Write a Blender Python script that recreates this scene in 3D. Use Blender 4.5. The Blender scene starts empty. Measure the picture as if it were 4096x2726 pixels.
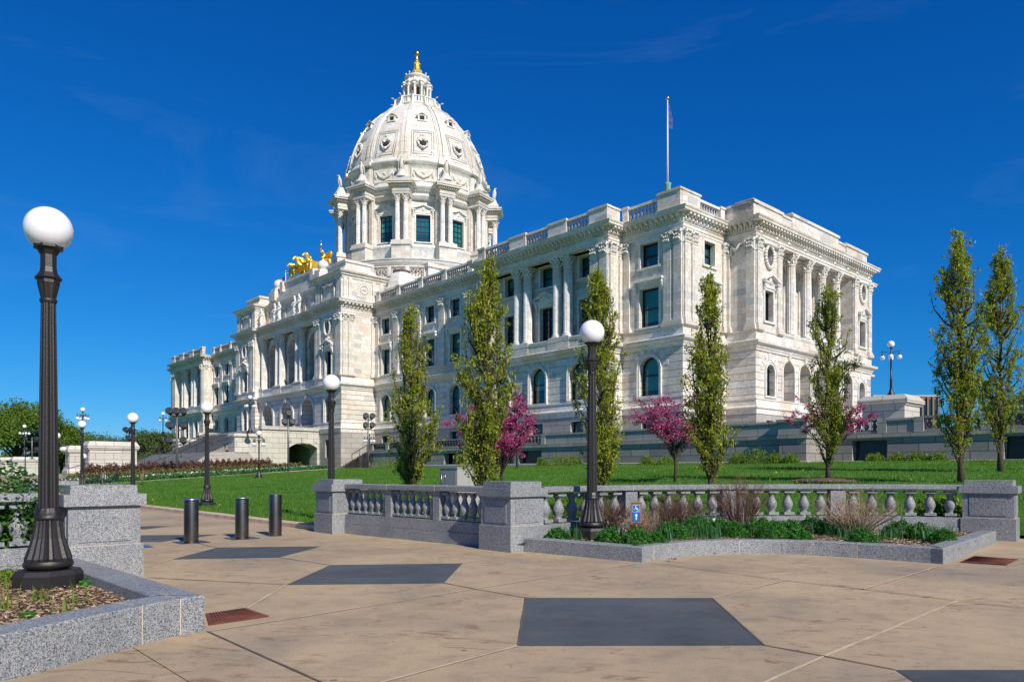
import bpy, bmesh, math, random
import numpy as np
from math import pi, sin, cos, radians as rad
from mathutils import Vector, Matrix, Quaternion

random.seed(7); RNG = np.random.default_rng(7)
scene = bpy.context.scene
COL = scene.collection

# ------------------------------------------------------------------ camera
cam_d = bpy.data.cameras.new('camera'); cam = bpy.data.objects.new('camera', cam_d); COL.objects.link(cam)
cam.location = (0, 0, 1.5); cam.rotation_euler = (rad(90), 0, 0)
cam_d.sensor_width = 36; cam_d.lens = 25.75; cam_d.shift_y = 0.1274
cam_d.clip_start = 0.1; cam_d.clip_end = 6000
scene.camera = cam

# ------------------------------------------------------------------ light
SUN_EL = 36.5
SUN_H = Vector((0.6719*.9848-0.7406*.1736, -0.7406*.9848-0.6719*.1736, 0)).normalized()   # almost along the building's long front
sun_dir = Vector((SUN_H.x*cos(rad(SUN_EL)), SUN_H.y*cos(rad(SUN_EL)), sin(rad(SUN_EL))))
world = bpy.data.worlds.new('World'); scene.world = world; world.use_nodes = True
wn = world.node_tree; bg = wn.nodes['Background']
sky = wn.nodes.new('ShaderNodeTexSky'); sky.sky_type = 'NISHITA'; sky.sun_disc = False
sky.sun_elevation = rad(SUN_EL); sky.sun_rotation = math.atan2(SUN_H.x, SUN_H.y)
sky.altitude = 200; sky.air_density = 1.0; sky.dust_density = 0.0; sky.ozone_density = 2.5
# polarised deep-blue sky: the sky texture's channels are graded, brighter parts stay pale
sp_ = wn.nodes.new('ShaderNodeSeparateColor'); cb_ = wn.nodes.new('ShaderNodeCombineColor'); wn.links.new(sky.outputs[0], sp_.inputs[0])
for k_, (pw, ml) in enumerate(((2.0, .42), (.99, .685), (.75, 1.13))):
    a_ = wn.nodes.new('ShaderNodeMath'); a_.operation = 'MULTIPLY'; a_.inputs[1].default_value = .07; wn.links.new(sp_.outputs[k_], a_.inputs[0])
    b_ = wn.nodes.new('ShaderNodeMath'); b_.operation = 'POWER'; b_.inputs[1].default_value = pw; wn.links.new(a_.outputs[0], b_.inputs[0])
    c_ = wn.nodes.new('ShaderNodeMath'); c_.operation = 'MULTIPLY'; c_.inputs[1].default_value = ml*10; wn.links.new(b_.outputs[0], c_.inputs[0]); wn.links.new(c_.outputs[0], cb_.inputs[k_])
# a breath of thin cirrus
tc_ = wn.nodes.new('ShaderNodeTexCoord'); mp_ = wn.nodes.new('ShaderNodeMapping'); mp_.inputs['Scale'].default_value = (1.2, 1.2, 5); mp_.inputs['Rotation'].default_value = (.3, .35, .2)
nz_ = wn.nodes.new('ShaderNodeTexNoise'); nz_.inputs['Scale'].default_value = 2.3; nz_.inputs['Detail'].default_value = 9; nz_.inputs['Roughness'].default_value = .62; nz_.inputs['Distortion'].default_value = .8
rp_ = wn.nodes.new('ShaderNodeValToRGB'); rp_.color_ramp.elements[0].position = .55; rp_.color_ramp.elements[1].position = .85; rp_.color_ramp.elements[1].color = (.05, .05, .05, 1)
mx_ = wn.nodes.new('ShaderNodeMix'); mx_.data_type = 'RGBA'; mx_.inputs[7].default_value = (5.5, 7.5, 9, 1)
wn.links.new(tc_.outputs['Generated'], mp_.inputs[0]); wn.links.new(mp_.outputs[0], nz_.inputs['Vector']); wn.links.new(nz_.outputs['Fac'], rp_.inputs[0]); wn.links.new(rp_.outputs[0], mx_.inputs[0])
wn.links.new(cb_.outputs[0], mx_.inputs[6]); wn.links.new(mx_.outputs[2], bg.inputs['Color']); bg.inputs['Strength'].default_value = 0.1
sl = bpy.data.lights.new('sun', 'SUN'); sl.energy = 4.9; sl.angle = rad(0.53); sl.color = (1.0, 0.93, 0.825)
so = bpy.data.objects.new('sun', sl); COL.objects.link(so)
so.rotation_euler = sun_dir.to_track_quat('Z', 'Y').to_euler()
scene.view_settings.view_transform = 'Standard'; scene.view_settings.look = 'None'
scene.view_settings.exposure = 0.10; scene.view_settings.gamma = 1.0
scene.render.resolution_x = 1024; scene.render.resolution_y = 681

# ------------------------------------------------------------------ frames
TH = rad(42.2133)
UX, UY = sin(TH), -cos(TH)
VX, VY = cos(TH), sin(TH)
OX, OY = -14.7662, 114.9675
def LW(x, y, z=0.0): return Vector((OX + x*UX + y*VX, OY + x*UY + y*VY, z))
def WL(wx, wy):
    dx, dy = wx-OX, wy-OY
    return dx*UX+dy*UY, dx*VX+dy*VY
ROTB = math.atan2(UY, UX)
def clamp(v, a, b): return max(a, min(b, v))
ARC_C = (93.37, -55.38); ARC_R = 8.6; AXIS_Y = -60.05
def terr(x, y):
    """ground height in the building's frame"""
    w = clamp((62-x)/45, 0, 1)
    A = 0.062*clamp(y+56, 0, 32.2)
    z = A*(1-0.42*w)+0.68*w
    d = math.hypot(x-ARC_C[0], y-ARC_C[1])-ARC_R-0.4
    if x > 84: 
        k = clamp(d/4.0, 0, 1); z *= k*k*(3-2*k)
    return z
def terw(wx, wy): return terr(*WL(wx, wy))

# ------------------------------------------------------------------ nodes / materials
MATS = {}
class NT:
    def __init__(s, name):
        s.m = bpy.data.materials.new(name); s.m.use_nodes = True; s.t = s.m.node_tree
        s.b = s.t.nodes['Principled BSDF']; MATS[name] = s.m
    def n(s, typ, **kw):
        nd = s.t.nodes.new(typ)
        for k, v in kw.items():
            if hasattr(nd, k) and k not in nd.inputs: setattr(nd, k, v)
            else: nd.inputs[k].default_value = v
        return nd
    def l(s, a, b): s.t.links.new(a, b)
    def coord(s, kind='Object', scale=(1,1,1)):
        c = s.n('ShaderNodeTexCoord'); mp = s.n('ShaderNodeMapping'); mp.inputs['Scale'].default_value = scale
        s.l(c.outputs[kind], mp.inputs['Vector']); return mp.outputs[0]
    def noise(s, vec, scale, detail=4, rough=.55, dist=0):
        nd = s.n('ShaderNodeTexNoise'); nd.inputs['Scale'].default_value = scale; nd.inputs['Detail'].default_value = detail
        nd.inputs['Roughness'].default_value = rough; nd.inputs['Distortion'].default_value = dist
        if vec is not None: s.l(vec, nd.inputs['Vector'])
        return nd.outputs['Fac']
    def ramp(s, fac, stops, interp='LINEAR'):
        r = s.n('ShaderNodeValToRGB'); cr = r.color_ramp; cr.interpolation = interp
        while len(cr.elements) < len(stops): cr.elements.new(0.5)
        for e, (p, c) in zip(cr.elements, stops):
            e.position = p; e.color = (*c, 1) if len(c) == 3 else c
        s.l(fac, r.inputs[0]); return r.outputs[0]
    def mix(s, fac, a, b, mode='MIX'):
        m = s.n('ShaderNodeMix'); m.data_type = 'RGBA'; m.blend_type = mode
        for sock, v in ((m.inputs[0], fac), (m.inputs[6], a), (m.inputs[7], b)):
            if isinstance(v, (int, float)): sock.default_value = v
            elif isinstance(v, tuple): sock.default_value = (*v, 1)
            else: s.l(v, sock)
        return m.outputs[2]
    def bump(s, h, strength=.3, dist=.02):
        b = s.n('ShaderNodeBump'); b.inputs['Strength'].default_value = strength; b.inputs['Distance'].default_value = dist
        s.l(h, b.inputs['Height']); s.l(b.outputs[0], s.b.inputs['Normal'])
    def base(s, v, rough=.6, metal=0., spec=None):
        if isinstance(v, tuple): s.b.inputs['Base Color'].default_value = (*v, 1)
        else: s.l(v, s.b.inputs['Base Color'])
        s.b.inputs['Roughness'].default_value = rough; s.b.inputs['Metallic'].default_value = metal
        if spec is not None: s.b.inputs['Specular IOR Level'].default_value = spec
        return s.m

def marble(name, bw=1.25, bh=.46, mortar=.012, grey=0.0, uv=True, mdark=.45, rough=.55, hj=0):
    t = NT(name)
    vec = t.coord('UV' if uv else 'Object'); ov = t.coord('Object')
    br = t.n('ShaderNodeTexBrick'); t.l(vec, br.inputs['Vector'])
    br.inputs['Scale'].default_value = 1; br.inputs['Brick Width'].default_value = bw; br.inputs['Row Height'].default_value = bh
    br.inputs['Mortar Size'].default_value = mortar if not hj else .002; br.inputs['Mortar Smooth'].default_value = .3
    br.inputs['Color1'].default_value = (0, 0, 0, 1); br.inputs['Color2'].default_value = (1, 1, 1, 1); br.inputs['Mortar'].default_value = (.4, .4, .4, 1)
    br.inputs['Bias'].default_value = -0.1+grey
    blk = t.ramp(br.outputs['Color'], [(0, (.84, .82, .78)), (.22, (.77, .67, .54)), (.40, (.83, .79, .72)), (.58, (.70, .59, .46)), (.74, (.76, .73, .67)), (.88, (.50, .49, .48)), (1, (.34, .36, .38))])
    # grey veins swirling through the blocks, cut at the joints
    off = t.n('ShaderNodeVectorMath', operation='MULTIPLY_ADD'); t.l(br.outputs['Color'], off.inputs[0]); off.inputs[1].default_value = (37, 53, 41); t.l(ov, off.inputs[2])
    nv = t.noise(off.outputs[0], .9, 7, .62, 1.4)
    vein = t.ramp(nv, [(0, (0, 0, 0)), (.44, (0, 0, 0)), (.5, (.6, .6, .6)), (.545, (.06, .06, .06)), (.66, (.38, .38, .38)), (.8, (.1, .1, .1))])
    c = t.mix(vein, blk, (.40, .41, .43))
    dirt = t.ramp(t.noise(ov, .35, 5, .6), [(.35, (1, 1, 1)), (.75, (.86, .80, .72))])
    c = t.mix(1.0, c, dirt, 'MULTIPLY')
    if hj:
        sx = t.n('ShaderNodeSeparateXYZ'); t.l(vec, sx.inputs[0])
        d = t.n('ShaderNodeMath', operation='DIVIDE'); t.l(sx.outputs[1], d.inputs[0]); d.inputs[1].default_value = bh
        fr = t.n('ShaderNodeMath', operation='FRACT'); t.l(d.outputs[0], fr.inputs[0])
        lt = t.n('ShaderNodeMath', operation='LESS_THAN'); t.l(fr.outputs[0], lt.inputs[0]); lt.inputs[1].default_value = hj
        c = t.mix(lt.outputs[0], c, (mdark*.8, mdark*.7, mdark*.6))
        iv = t.n('ShaderNodeMath', operation='SUBTRACT'); iv.inputs[0].default_value = 1; t.l(lt.outputs[0], iv.inputs[1]); t.bump(iv.outputs[0], 1, .05)
    elif mortar > 0:
        c = t.mix(br.outputs['Fac'], c, (mdark*.8, mdark*.72, mdark*.62))
        inv = t.n('ShaderNodeMath', operation='SUBTRACT'); inv.inputs[0].default_value = 1; t.l(br.outputs['Fac'], inv.inputs[1])
        t.bump(inv.outputs[0], .6, mortar*2)
    return t.base(c, rough)
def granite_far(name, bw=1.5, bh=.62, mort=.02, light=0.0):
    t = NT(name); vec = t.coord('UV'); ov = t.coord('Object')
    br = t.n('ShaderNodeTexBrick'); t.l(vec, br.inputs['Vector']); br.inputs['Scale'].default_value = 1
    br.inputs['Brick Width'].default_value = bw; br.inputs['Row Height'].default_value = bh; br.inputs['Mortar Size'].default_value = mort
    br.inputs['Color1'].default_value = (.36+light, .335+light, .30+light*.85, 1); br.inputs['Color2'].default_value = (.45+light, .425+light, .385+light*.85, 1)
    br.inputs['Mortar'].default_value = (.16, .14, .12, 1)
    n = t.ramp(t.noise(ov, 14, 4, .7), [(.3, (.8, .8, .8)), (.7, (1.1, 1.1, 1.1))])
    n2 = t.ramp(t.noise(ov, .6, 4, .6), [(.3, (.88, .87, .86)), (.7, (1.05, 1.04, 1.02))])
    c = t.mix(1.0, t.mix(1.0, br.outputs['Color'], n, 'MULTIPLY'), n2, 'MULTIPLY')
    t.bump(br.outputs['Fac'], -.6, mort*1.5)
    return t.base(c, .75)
marble('marble', mortar=.007, bw=1.35, bh=.52, mdark=.38)
marble('marble_fine', bw=.9, bh=.46, mortar=.008)
marble('marble_rust', bw=2.4, bh=.60, mdark=.30, hj=.075)
marble('marble_plain', bw=2.2, bh=2.6, mortar=.006, grey=-.15)
marble('marble_dome', bw=1.6, bh=.8, mortar=.008, grey=-.45)
granite_far('step_lit', bw=2.4, bh=.168, mort=.022, light=.06); granite_far('step_shaded', bw=2.4, bh=.168, mort=.022, light=-.12); granite_far('granite_base'); granite_far('granite_light', light=.16); granite_far('granite_terrace', bw=1.7, bh=.52, light=-.06, mort=.03)  # step tones painted lit and shaded; dark row joints stand in for nosing shadows

def granite_near(name, k=1.0, joints=0):
    t = NT(name); v = t.coord('Object')
    vo = t.n('ShaderNodeTexVoronoi'); vo.inputs['Scale'].default_value = 120; t.l(v, vo.inputs['Vector'])
    hsv = t.n('ShaderNodeSeparateColor'); t.l(vo.outputs['Color'], hsv.inputs[0])
    base = t.ramp(hsv.outputs[0], [(0, (.09*k, .115*k, .15*k)), (.22, (.21*k, .25*k, .31*k)), (.42, (.43*k, .46*k, .51*k)), (.66, (.55*k, .53*k, .53*k)), (.9, (.62*k, .62*k, .64*k)), (1, (.80*k, .80*k, .82*k))])
    n = t.noise(v, 130, 3, .7)
    c = t.mix(.55, base, t.ramp(n, [(.36, (.12, .15, .20)), (.5, (.9, .9, .92)), (.7, (1.0, 1.0, 1.0))]), 'MULTIPLY')
    st = t.ramp(t.noise(v, 1.6, 5, .65), [(.35, (.82, .82, .84)), (.6, (1.05, 1.04, 1.02))])
    c = t.mix(1.0, c, st, 'MULTIPLY')
    oi = t.n('ShaderNodeObjectInfo'); c = t.mix(1.0, c, t.ramp(oi.outputs['Random'], [(0, (.86, .87, .82)), (1, (1.06, 1.05, .98))]), 'MULTIPLY')
    t.bump(n, .25, .004)
    return t.base(c, .62)
granite_near('granite_grey', .70)

def simple(name, col, rough=.6, metal=0, var=.0, vs=8, spec=None, bumpk=0, bs=30):
    t = NT(name)
    if var > 0:
        v = t.coord('Object'); n = t.noise(v, vs, 5, .6)
        lo = tuple(x*(1-var) for x in col); hi = tuple(min(1, x*(1+var)) for x in col)
        c = t.ramp(n, [(.3, lo), (.7, hi)])
        if bumpk: t.bump(t.noise(v, bs, 4, .6), bumpk, .01)
        return t.base(c, rough, metal, spec)
    return t.base(col, rough, metal, spec)
simple('bronze_paint', (.017, .014, .012), .45, .0, .25, 60, .6, .35, 90)
simple('dark_metal', (.035, .04, .045), .4, .3)
simple('grey_pole', (.17, .165, .16), .45, .4, .15, 12)
simple('steel', (.20, .175, .155), .33, 1.0, .25, 3)
simple('steel_top', (.62, .62, .62), .3, 1.0)
t = NT('globe_white'); t.base((.90, .90, .92), .12); t.b.inputs['Coat Weight'].default_value = .4; t.b.inputs['Subsurface Weight'].default_value = .25; t.b.inputs['Subsurface Radius'].default_value = (.1, .1, .1)
simple('gold', (1.0, .60, .09), .36, .75, .05, 3)
simple('gold_dull', (.62, .46, .16), .32, 1.0)
simple('copper_green', (.16, .36, .29), .7, 0, .3, 2)
simple('copper_brown', (.10, .075, .065), .6)
simple('roof_grey', (.45, .48, .45), .8, 0, .2, .8)
simple('statue_white', (.72, .68, .62), .6, 0, .08, 4)
simple('statue_stone', (.62, .58, .51), .75, 0, .2, 6)
simple('window_frame', (.018, .018, .02), .35, .2)
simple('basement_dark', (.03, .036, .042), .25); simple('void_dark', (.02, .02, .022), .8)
simple('paint_white', (.8, .8, .8), .4)
simple('cabinet_dark', (.36, .36, .34), .45, .0)
simple('sign_brown', (.30, .13, .05), .45); simple('sign_blue', (.01, .13, .38), .3); simple('sign_white', (.85, .87, .9), .4)
simple('joint_tan', (.56, .45, .31), .9, 0, .25, 3); simple('joint_dark', (.11, .09, .08), .9, 0, .3, 6)
simple('curb_tan', (.56, .42, .29), .85, 0, .22, 2.5, None, .3, 40)
simple('brick_red', (.30, .10, .06), .8, 0, .2, 2); simple('brick_tan', (.20, .14, .10), .8, 0, .15, 1); simple('concrete', (.45, .42, .38), .8, 0, .15, 1)
simple('bark', (.075, .055, .042), .9, 0, .4, 9, None, .6, 25); simple('bark_dark', (.055, .042, .035), .9, 0, .3, 9)
simple('twig_red', (.13, .065, .045), .85, 0, .4, 12); simple('twig_tan', (.34, .23, .15), .85, 0, .35, 10)
simple('flag_red', (.55, .03, .05), .7); simple('flag_blue', (.02, .05, .25), .7); simple('bench_blue', (.02, .035, .05), .4, .2)
simple('step_stone', (.22, .18, .15), .8, 0, .2, 2)
simple('blue_paint', (.03, .16, .36), .6)

def glass(name, c1, c2, r=.06):
    t = NT(name); v = t.coord('Generated'); sx = t.n('ShaderNodeSeparateXYZ'); t.l(v, sx.inputs[0]); oi = t.n('ShaderNodeObjectInfo')
    ad = t.n('ShaderNodeMath', operation='MULTIPLY_ADD'); t.l(oi.outputs['Random'], ad.inputs[0]); ad.inputs[1].default_value = .55; ad.inputs[2].default_value = -.1
    gt = t.n('ShaderNodeMath', operation='GREATER_THAN'); t.l(sx.outputs[2], gt.inputs[0]); t.l(ad.outputs[0], gt.inputs[1])
    c2v = t.mix(1.0, c2, t.ramp(oi.outputs['Random'], [(0, (.45, .5, .6)), (.35, (1.1, 1.0, .9)), (.6, (.7, .8, .8)), (.85, (1.5, 1.35, 1.2)), (1, (.5, .5, .6))], 'CONSTANT'), 'MULTIPLY')
    c = t.mix(gt.outputs[0], c1, c2v)      # blinds drawn to a different height behind each pane
    t.base(c, r, 0, .8); return t.m
glass('glass_teal', (.010, .035, .055), (.03, .17, .17)); glass('glass_dark', (.006, .012, .018), (.012, .03, .04)); glass('glass_blue', (.008, .07, .10), (.02, .15, .18), .08)

def leafmat(name, cols, trans=.35, rough=.5):
    t = NT(name); g = t.n('ShaderNodeNewGeometry')
    c = t.ramp(g.outputs['Random Per Island'], [(i/(len(cols)-1), x) for i, x in enumerate(cols)])
    t.base(c, rough, 0, .3)
    tr = t.n('ShaderNodeBsdfTranslucent'); t.l(t.mix(1.0, c, (1.5, 1.6, .8), 'MULTIPLY'), tr.inputs[0])
    ms = t.n('ShaderNodeMixShader'); ms.inputs[0].default_value = trans
    t.l(t.b.outputs[0], ms.inputs[1]); t.l(tr.outputs[0], ms.inputs[2]); t.l(ms.outputs[0], t.t.nodes['Material Output'].inputs[0])
    return t.m
leafmat('leaf_column', [(.05, .085, .008), (.20, .26, .012), (.36, .42, .02), (.10, .15, .010), (.40, .38, .03), (.22, .27, .015), (.46, .50, .04)], .42)
leafmat('leaf_catkin', [(.42, .38, .08), (.34, .31, .06), (.46, .38, .10)])
leafmat('leaf_mound', [(.025, .11, .012), (.045, .19, .02), (.07, .24, .03), (.035, .14, .02)], .25)
leafmat('leaf_daff', [(.025, .11, .035), (.045, .16, .05), (.07, .21, .06)], .25)
leafmat('leaf_pink', [(.40, .03, .18), (.56, .07, .28), (.20, .012, .08), (.72, .20, .42), (.42, .05, .20), (.07, .02, .025)], .3)
leafmat('leaf_oak', [(.07, .13, .018), (.14, .22, .03), (.19, .28, .04), (.08, .15, .025)], .45)
leafmat('leaf_far', [(.07, .12, .04), (.12, .17, .06), (.16, .20, .07), (.10, .13, .06)], .45)
leafmat('leaf_juniper', [(.13, .13, .035), (.18, .17, .05), (.09, .10, .03), (.24, .20, .07)], .2)
leafmat('leaf_barberry', [(.11, .045, .03), (.16, .06, .04), (.08, .04, .03), (.13, .09, .05)], .2)
leafmat('leaf_bright', [(.12, .22, .02), (.18, .28, .03), (.09, .17, .02), (.30, .33, .05)], .35)
leafmat('leaf_shrub', [(.02, .08, .01), (.04, .13, .015), (.08, .20, .03)], .3)
leafmat('leaf_spruce', [(.02, .05, .03), (.035, .08, .045)], .1)
leafmat('petal_white', [(.8, .8, .75), (.85, .85, .8)], .2); leafmat('petal_yellow', [(.8, .6, .05), (.85, .7, .1)], .2)
leafmat('chips', [(.20, .11, .06), (.34, .22, .13), (.48, .35, .23), (.14, .08, .05), (.40, .27, .17), (.58, .45, .32)], .0, .9)
leafmat('grass_blade', [(.045, .14, .012), (.08, .21, .018), (.125, .27, .026), (.05, .14, .012), (.20, .24, .06)], .3)

t = NT('grass'); v = t.coord('Object')
n1 = t.noise(v, .45, 6, .6); n2 = t.noise(v, 40, 4, .8)
c = t.ramp(n1, [(.25, (.034, .115, .011)), (.45, (.060, .175, .016)), (.6, (.088, .215, .022)), (.78, (.15, .25, .038))])
c = t.mix(1.0, c, t.ramp(n2, [(.25, (.55, .6, .5)), (.5, (1, 1, 1)), (.8, (1.5, 1.4, 1.3))]), 'MULTIPLY')
t.bump(n2, .9, .05); t.base(c, .9, 0, .1)
t = NT('soil'); v = t.coord('Object'); t.base(t.ramp(t.noise(v, 18, 6, .7), [(.3, (.05, .03, .02)), (.55, (.15, .09, .055)), (.75, (.28, .19, .12))]), .95)
t.bump(t.noise(v, 30, 5, .7), .9, .04)

def paving(name, a, b, c_, stain, streak=True):
    t = NT(name); v = t.coord('Object'); vs = t.coord('Object', (1, 1, 1))
    big = t.noise(v, .33, 6, .62, .6)
    c = t.ramp(big, [(.30, a), (.5, b), (.70, c_)])
    # rusty irregular streaks
    st = t.noise(t.coord('Object', (.8, 1.9, 1)), 1.7, 12, .74, 2.2)
    sm = t.ramp(st, [(.0, (0, 0, 0)), (.55, (0, 0, 0)), (.585, (.55, .55, .55)), (.70, (.9, .9, .9))])
    gate = t.ramp(t.noise(v, .55, 3, .5), [(.38, (.1, .1, .1)), (.58, (1, 1, 1))])
    sm2 = t.mix(1.0, sm, gate, 'MULTIPLY')
    c = t.mix(sm2, c, stain)
    grain = t.noise(v, 70, 4, .85)
    c = t.mix(1.0, c, t.ramp(grain, [(.28, (.55, .54, .53)), (.45, (.95, .95, .95)), (.6, (1.05, 1.05, 1.05)), (.78, (1.35, 1.33, 1.3))]), 'MULTIPLY')
    pits = t.ramp(t.noise(v, 9, 2, .4), [(.0, (.35, .3, .26)), (.235, (.5, .45, .4)), (.25, (1, 1, 1))])
    c = t.mix(1.0, c, pits, 'MULTIPLY')
    mid = t.ramp(t.noise(v, 2.2, 6, .7), [(.28, (.74, .75, .78)), (.5, (1, 1, 1)), (.75, (1.10, 1.08, 1.05))])
    c = t.mix(1.0, c, mid, 'MULTIPLY')
    t.bump(t.noise(v, 60, 5, .7), .2, .006)
    return t.base(c, .82)
paving('paving', (.29, .235, .165), (.42, .315, .19), (.51, .38, .225), (.20, .085, .04))
paving('slate', (.045, .057, .064), (.072, .086, .093), (.105, .118, .124), (.15, .085, .055))
t = NT('rust'); v = t.coord('Object'); t.base(t.ramp(t.noise(v, 5, 5, .6), [(.3, (.10, .028, .015)), (.6, (.19, .055, .028)), (.8, (.25, .09, .05))]), .85)

# ------------------------------------------------------------------ mesh builder
class MB:
    def __init__(s): s.v = []; s.f = []; s.sm = []; s.uv = {}
    def add(s, verts, faces, smooth=False, M=None):
        o = len(s.v)
        if M is not None: verts = [tuple(M @ Vector(p)) for p in verts]
        s.v += [tuple(p) for p in verts]
        s.f += [tuple(i+o for i in f) for f in faces]; s.sm += [smooth]*len(faces)
    def merge(s, o, M=None): 
        n = len(s.v); s.v += [tuple(M @ Vector(p)) for p in o.v] if M is not None else list(o.v)
        s.f += [tuple(i+n for i in f) for f in o.f]; s.sm += o.sm
    def box(s, x0, x1, y0, y1, z0, z1, M=None):
        s.add([(x0,y0,z0),(x1,y0,z0),(x1,y1,z0),(x0,y1,z0),(x0,y0,z1),(x1,y0,z1),(x1,y1,z1),(x0,y1,z1)],
              [(0,3,2,1),(4,5,6,7),(0,1,5,4),(1,2,6,5),(2,3,7,6),(3,0,4,7)], False, M)
    def taper(s, x0, x1, y0, y1, z0, z1, d, M=None):
        s.add([(x0,y0,z0),(x1,y0,z0),(x1,y1,z0),(x0,y1,z0),(x0+d,y0+d,z1),(x1-d,y0+d,z1),(x1-d,y1-d,z1),(x0+d,y1-d,z1)],
              [(0,3,2,1),(4,5,6,7),(0,1,5,4),(1,2,6,5),(2,3,7,6),(3,0,4,7)], False, M)
    def lathe(s, prof, seg=16, c=(0,0,0), smooth=True, mod=None, cap=True, a0=0, a1=2*pi, M=None):
        full = abs(a1-a0-2*pi) < 1e-6; n = seg if full else seg+1
        V = []
        for r, z in prof:
            for i in range(n):
                a = a0+(a1-a0)*i/seg; rr = r*(mod(i, z) if mod else 1)
                V.append((c[0]+rr*cos(a), c[1]+rr*sin(a), c[2]+z))
        F = []
        for j in range(len(prof)-1):
            for i in range(seg):
                k = (i+1) % n
                F.append((j*n+i, j*n+k, (j+1)*n+k, (j+1)*n+i))
        s.add(V, F, smooth, M)
        if cap and full:
            m = len(prof)-1
            s.add(V[:n], [tuple(reversed(range(n)))], False, M); s.add(V[m*n:], [tuple(range(n))], False, M)
    def tube(s, pts, r, seg=6, smooth=True, cap=True):
        rs = r if isinstance(r, (list, tuple)) else [r]*len(pts)
        P = [Vector(p) for p in pts]; V = []
        up = Vector((0, 0, 1))
        for i, p in enumerate(P):
            d = (P[min(i+1, len(P)-1)]-P[max(i-1, 0)])
            d = d.normalized() if d.length > 1e-9 else up
            a = d.cross(up if abs(d.z) < .9 else Vector((1, 0, 0))).normalized(); b = d.cross(a)
            for k in range(seg):
                t_ = 2*pi*k/seg; V.append(p+(a*cos(t_)+b*sin(t_))*rs[i])
        F = [(j*seg+k, j*seg+(k+1) % seg, (j+1)*seg+(k+1) % seg, (j+1)*seg+k) for j in range(len(P)-1) for k in range(seg)]
        if cap: F += [tuple(reversed(range(seg))), tuple((len(P)-1)*seg+k for k in range(seg))]
        s.add(V, F, smooth)
    def ball(s, c, r, seg=12, rings=8, sc=(1,1,1), M=None):
        V = []; F = []
        for j in range(rings+1):
            p = pi*j/rings
            for i in range(seg):
                a = 2*pi*i/seg; V.append((c[0]+r*sc[0]*sin(p)*cos(a), c[1]+r*sc[1]*sin(p)*sin(a), c[2]-r*sc[2]*cos(p)))
        for j in range(rings):
            for i in range(seg):
                k = (i+1) % seg; F.append((j*seg+i, j*seg+k, (j+1)*seg+k, (j+1)*seg+i))
        s.add(V, F, True, M)
    def prism(s, poly, z0, z1, M=None):
        n = len(poly)
        A = sum(poly[i][0]*poly[(i+1) % n][1]-poly[(i+1) % n][0]*poly[i][1] for i in range(n))
        if A < 0: poly = poly[::-1]
        s.add([(x, y, z0) for x, y in poly]+[(x, y, z1) for x, y in poly],
              [tuple(reversed(range(n))), tuple(range(n, 2*n))]+[(i, (i+1) % n, n+(i+1) % n, n+i) for i in range(n)], False, M)
    def prismy(s, poly, y0, y1, M=None):
        """polygon in x,z extruded along y"""
        n = len(poly)
        A = sum(poly[i][0]*poly[(i+1) % n][1]-poly[(i+1) % n][0]*poly[i][1] for i in range(n))
        if A < 0: poly = poly[::-1]
        s.add([(x, y0, z) for x, z in poly]+[(x, y1, z) for x, z in poly],
              [tuple(range(n)), tuple(reversed(range(n, 2*n)))]+[(i, n+i, n+(i+1) % n, (i+1) % n) for i in range(n)], False, M)
    def sweep(s, path, prof, closed=False, caps=True, zf=None):
        P = [Vector((p[0], p[1])) for p in path]; n = len(P); m = len(prof); offs = []
        for i in range(n):
            pa = P[i-1] if (i > 0 or closed) else None; pb = P[(i+1) % n] if (i < n-1 or closed) else None
            d0 = (P[i]-pa).normalized() if pa is not None else None; d1 = (pb-P[i]).normalized() if pb is not None else None
            if d0 is None: d0 = d1
            if d1 is None: d1 = d0
            n0 = Vector((d0.y, -d0.x)); n1 = Vector((d1.y, -d1.x)); b = (n0+n1)
            b = b.normalized() if b.length > 1e-6 else n0
            k = 1/max(.3, b.dot(n0)); offs.append(b*k)
        V = []
        for i in range(n):
            zz = zf(P[i].x, P[i].y) if zf else 0
            for o, z in prof: V.append((P[i].x+offs[i].x*o, P[i].y+offs[i].y*o, z+zz))
        F = []
        for i in range(n if closed else n-1):
            j = (i+1) % n
            for k in range(m-1): F.append((i*m+k, j*m+k, j*m+k+1, i*m+k+1))
        if caps and not closed:
            F.append(tuple(reversed(range(m)))); F.append(tuple((n-1)*m+k for k in range(m)))
        s.add(V, F)
    def build(s, name, mat, parent=None, uv=None, loc=None, rot=None):
        me = bpy.data.meshes.new(name); me.from_pydata(s.v, [], s.f)
        me.polygons.foreach_set('use_smooth', s.sm)
        mats = mat if isinstance(mat, (list, tuple)) else [mat]
        for m_ in mats: me.materials.append(MATS[m_])
        if uv: boxuv(me, uv)
        me.update(); return link(name, me, parent, loc, rot)
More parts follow.
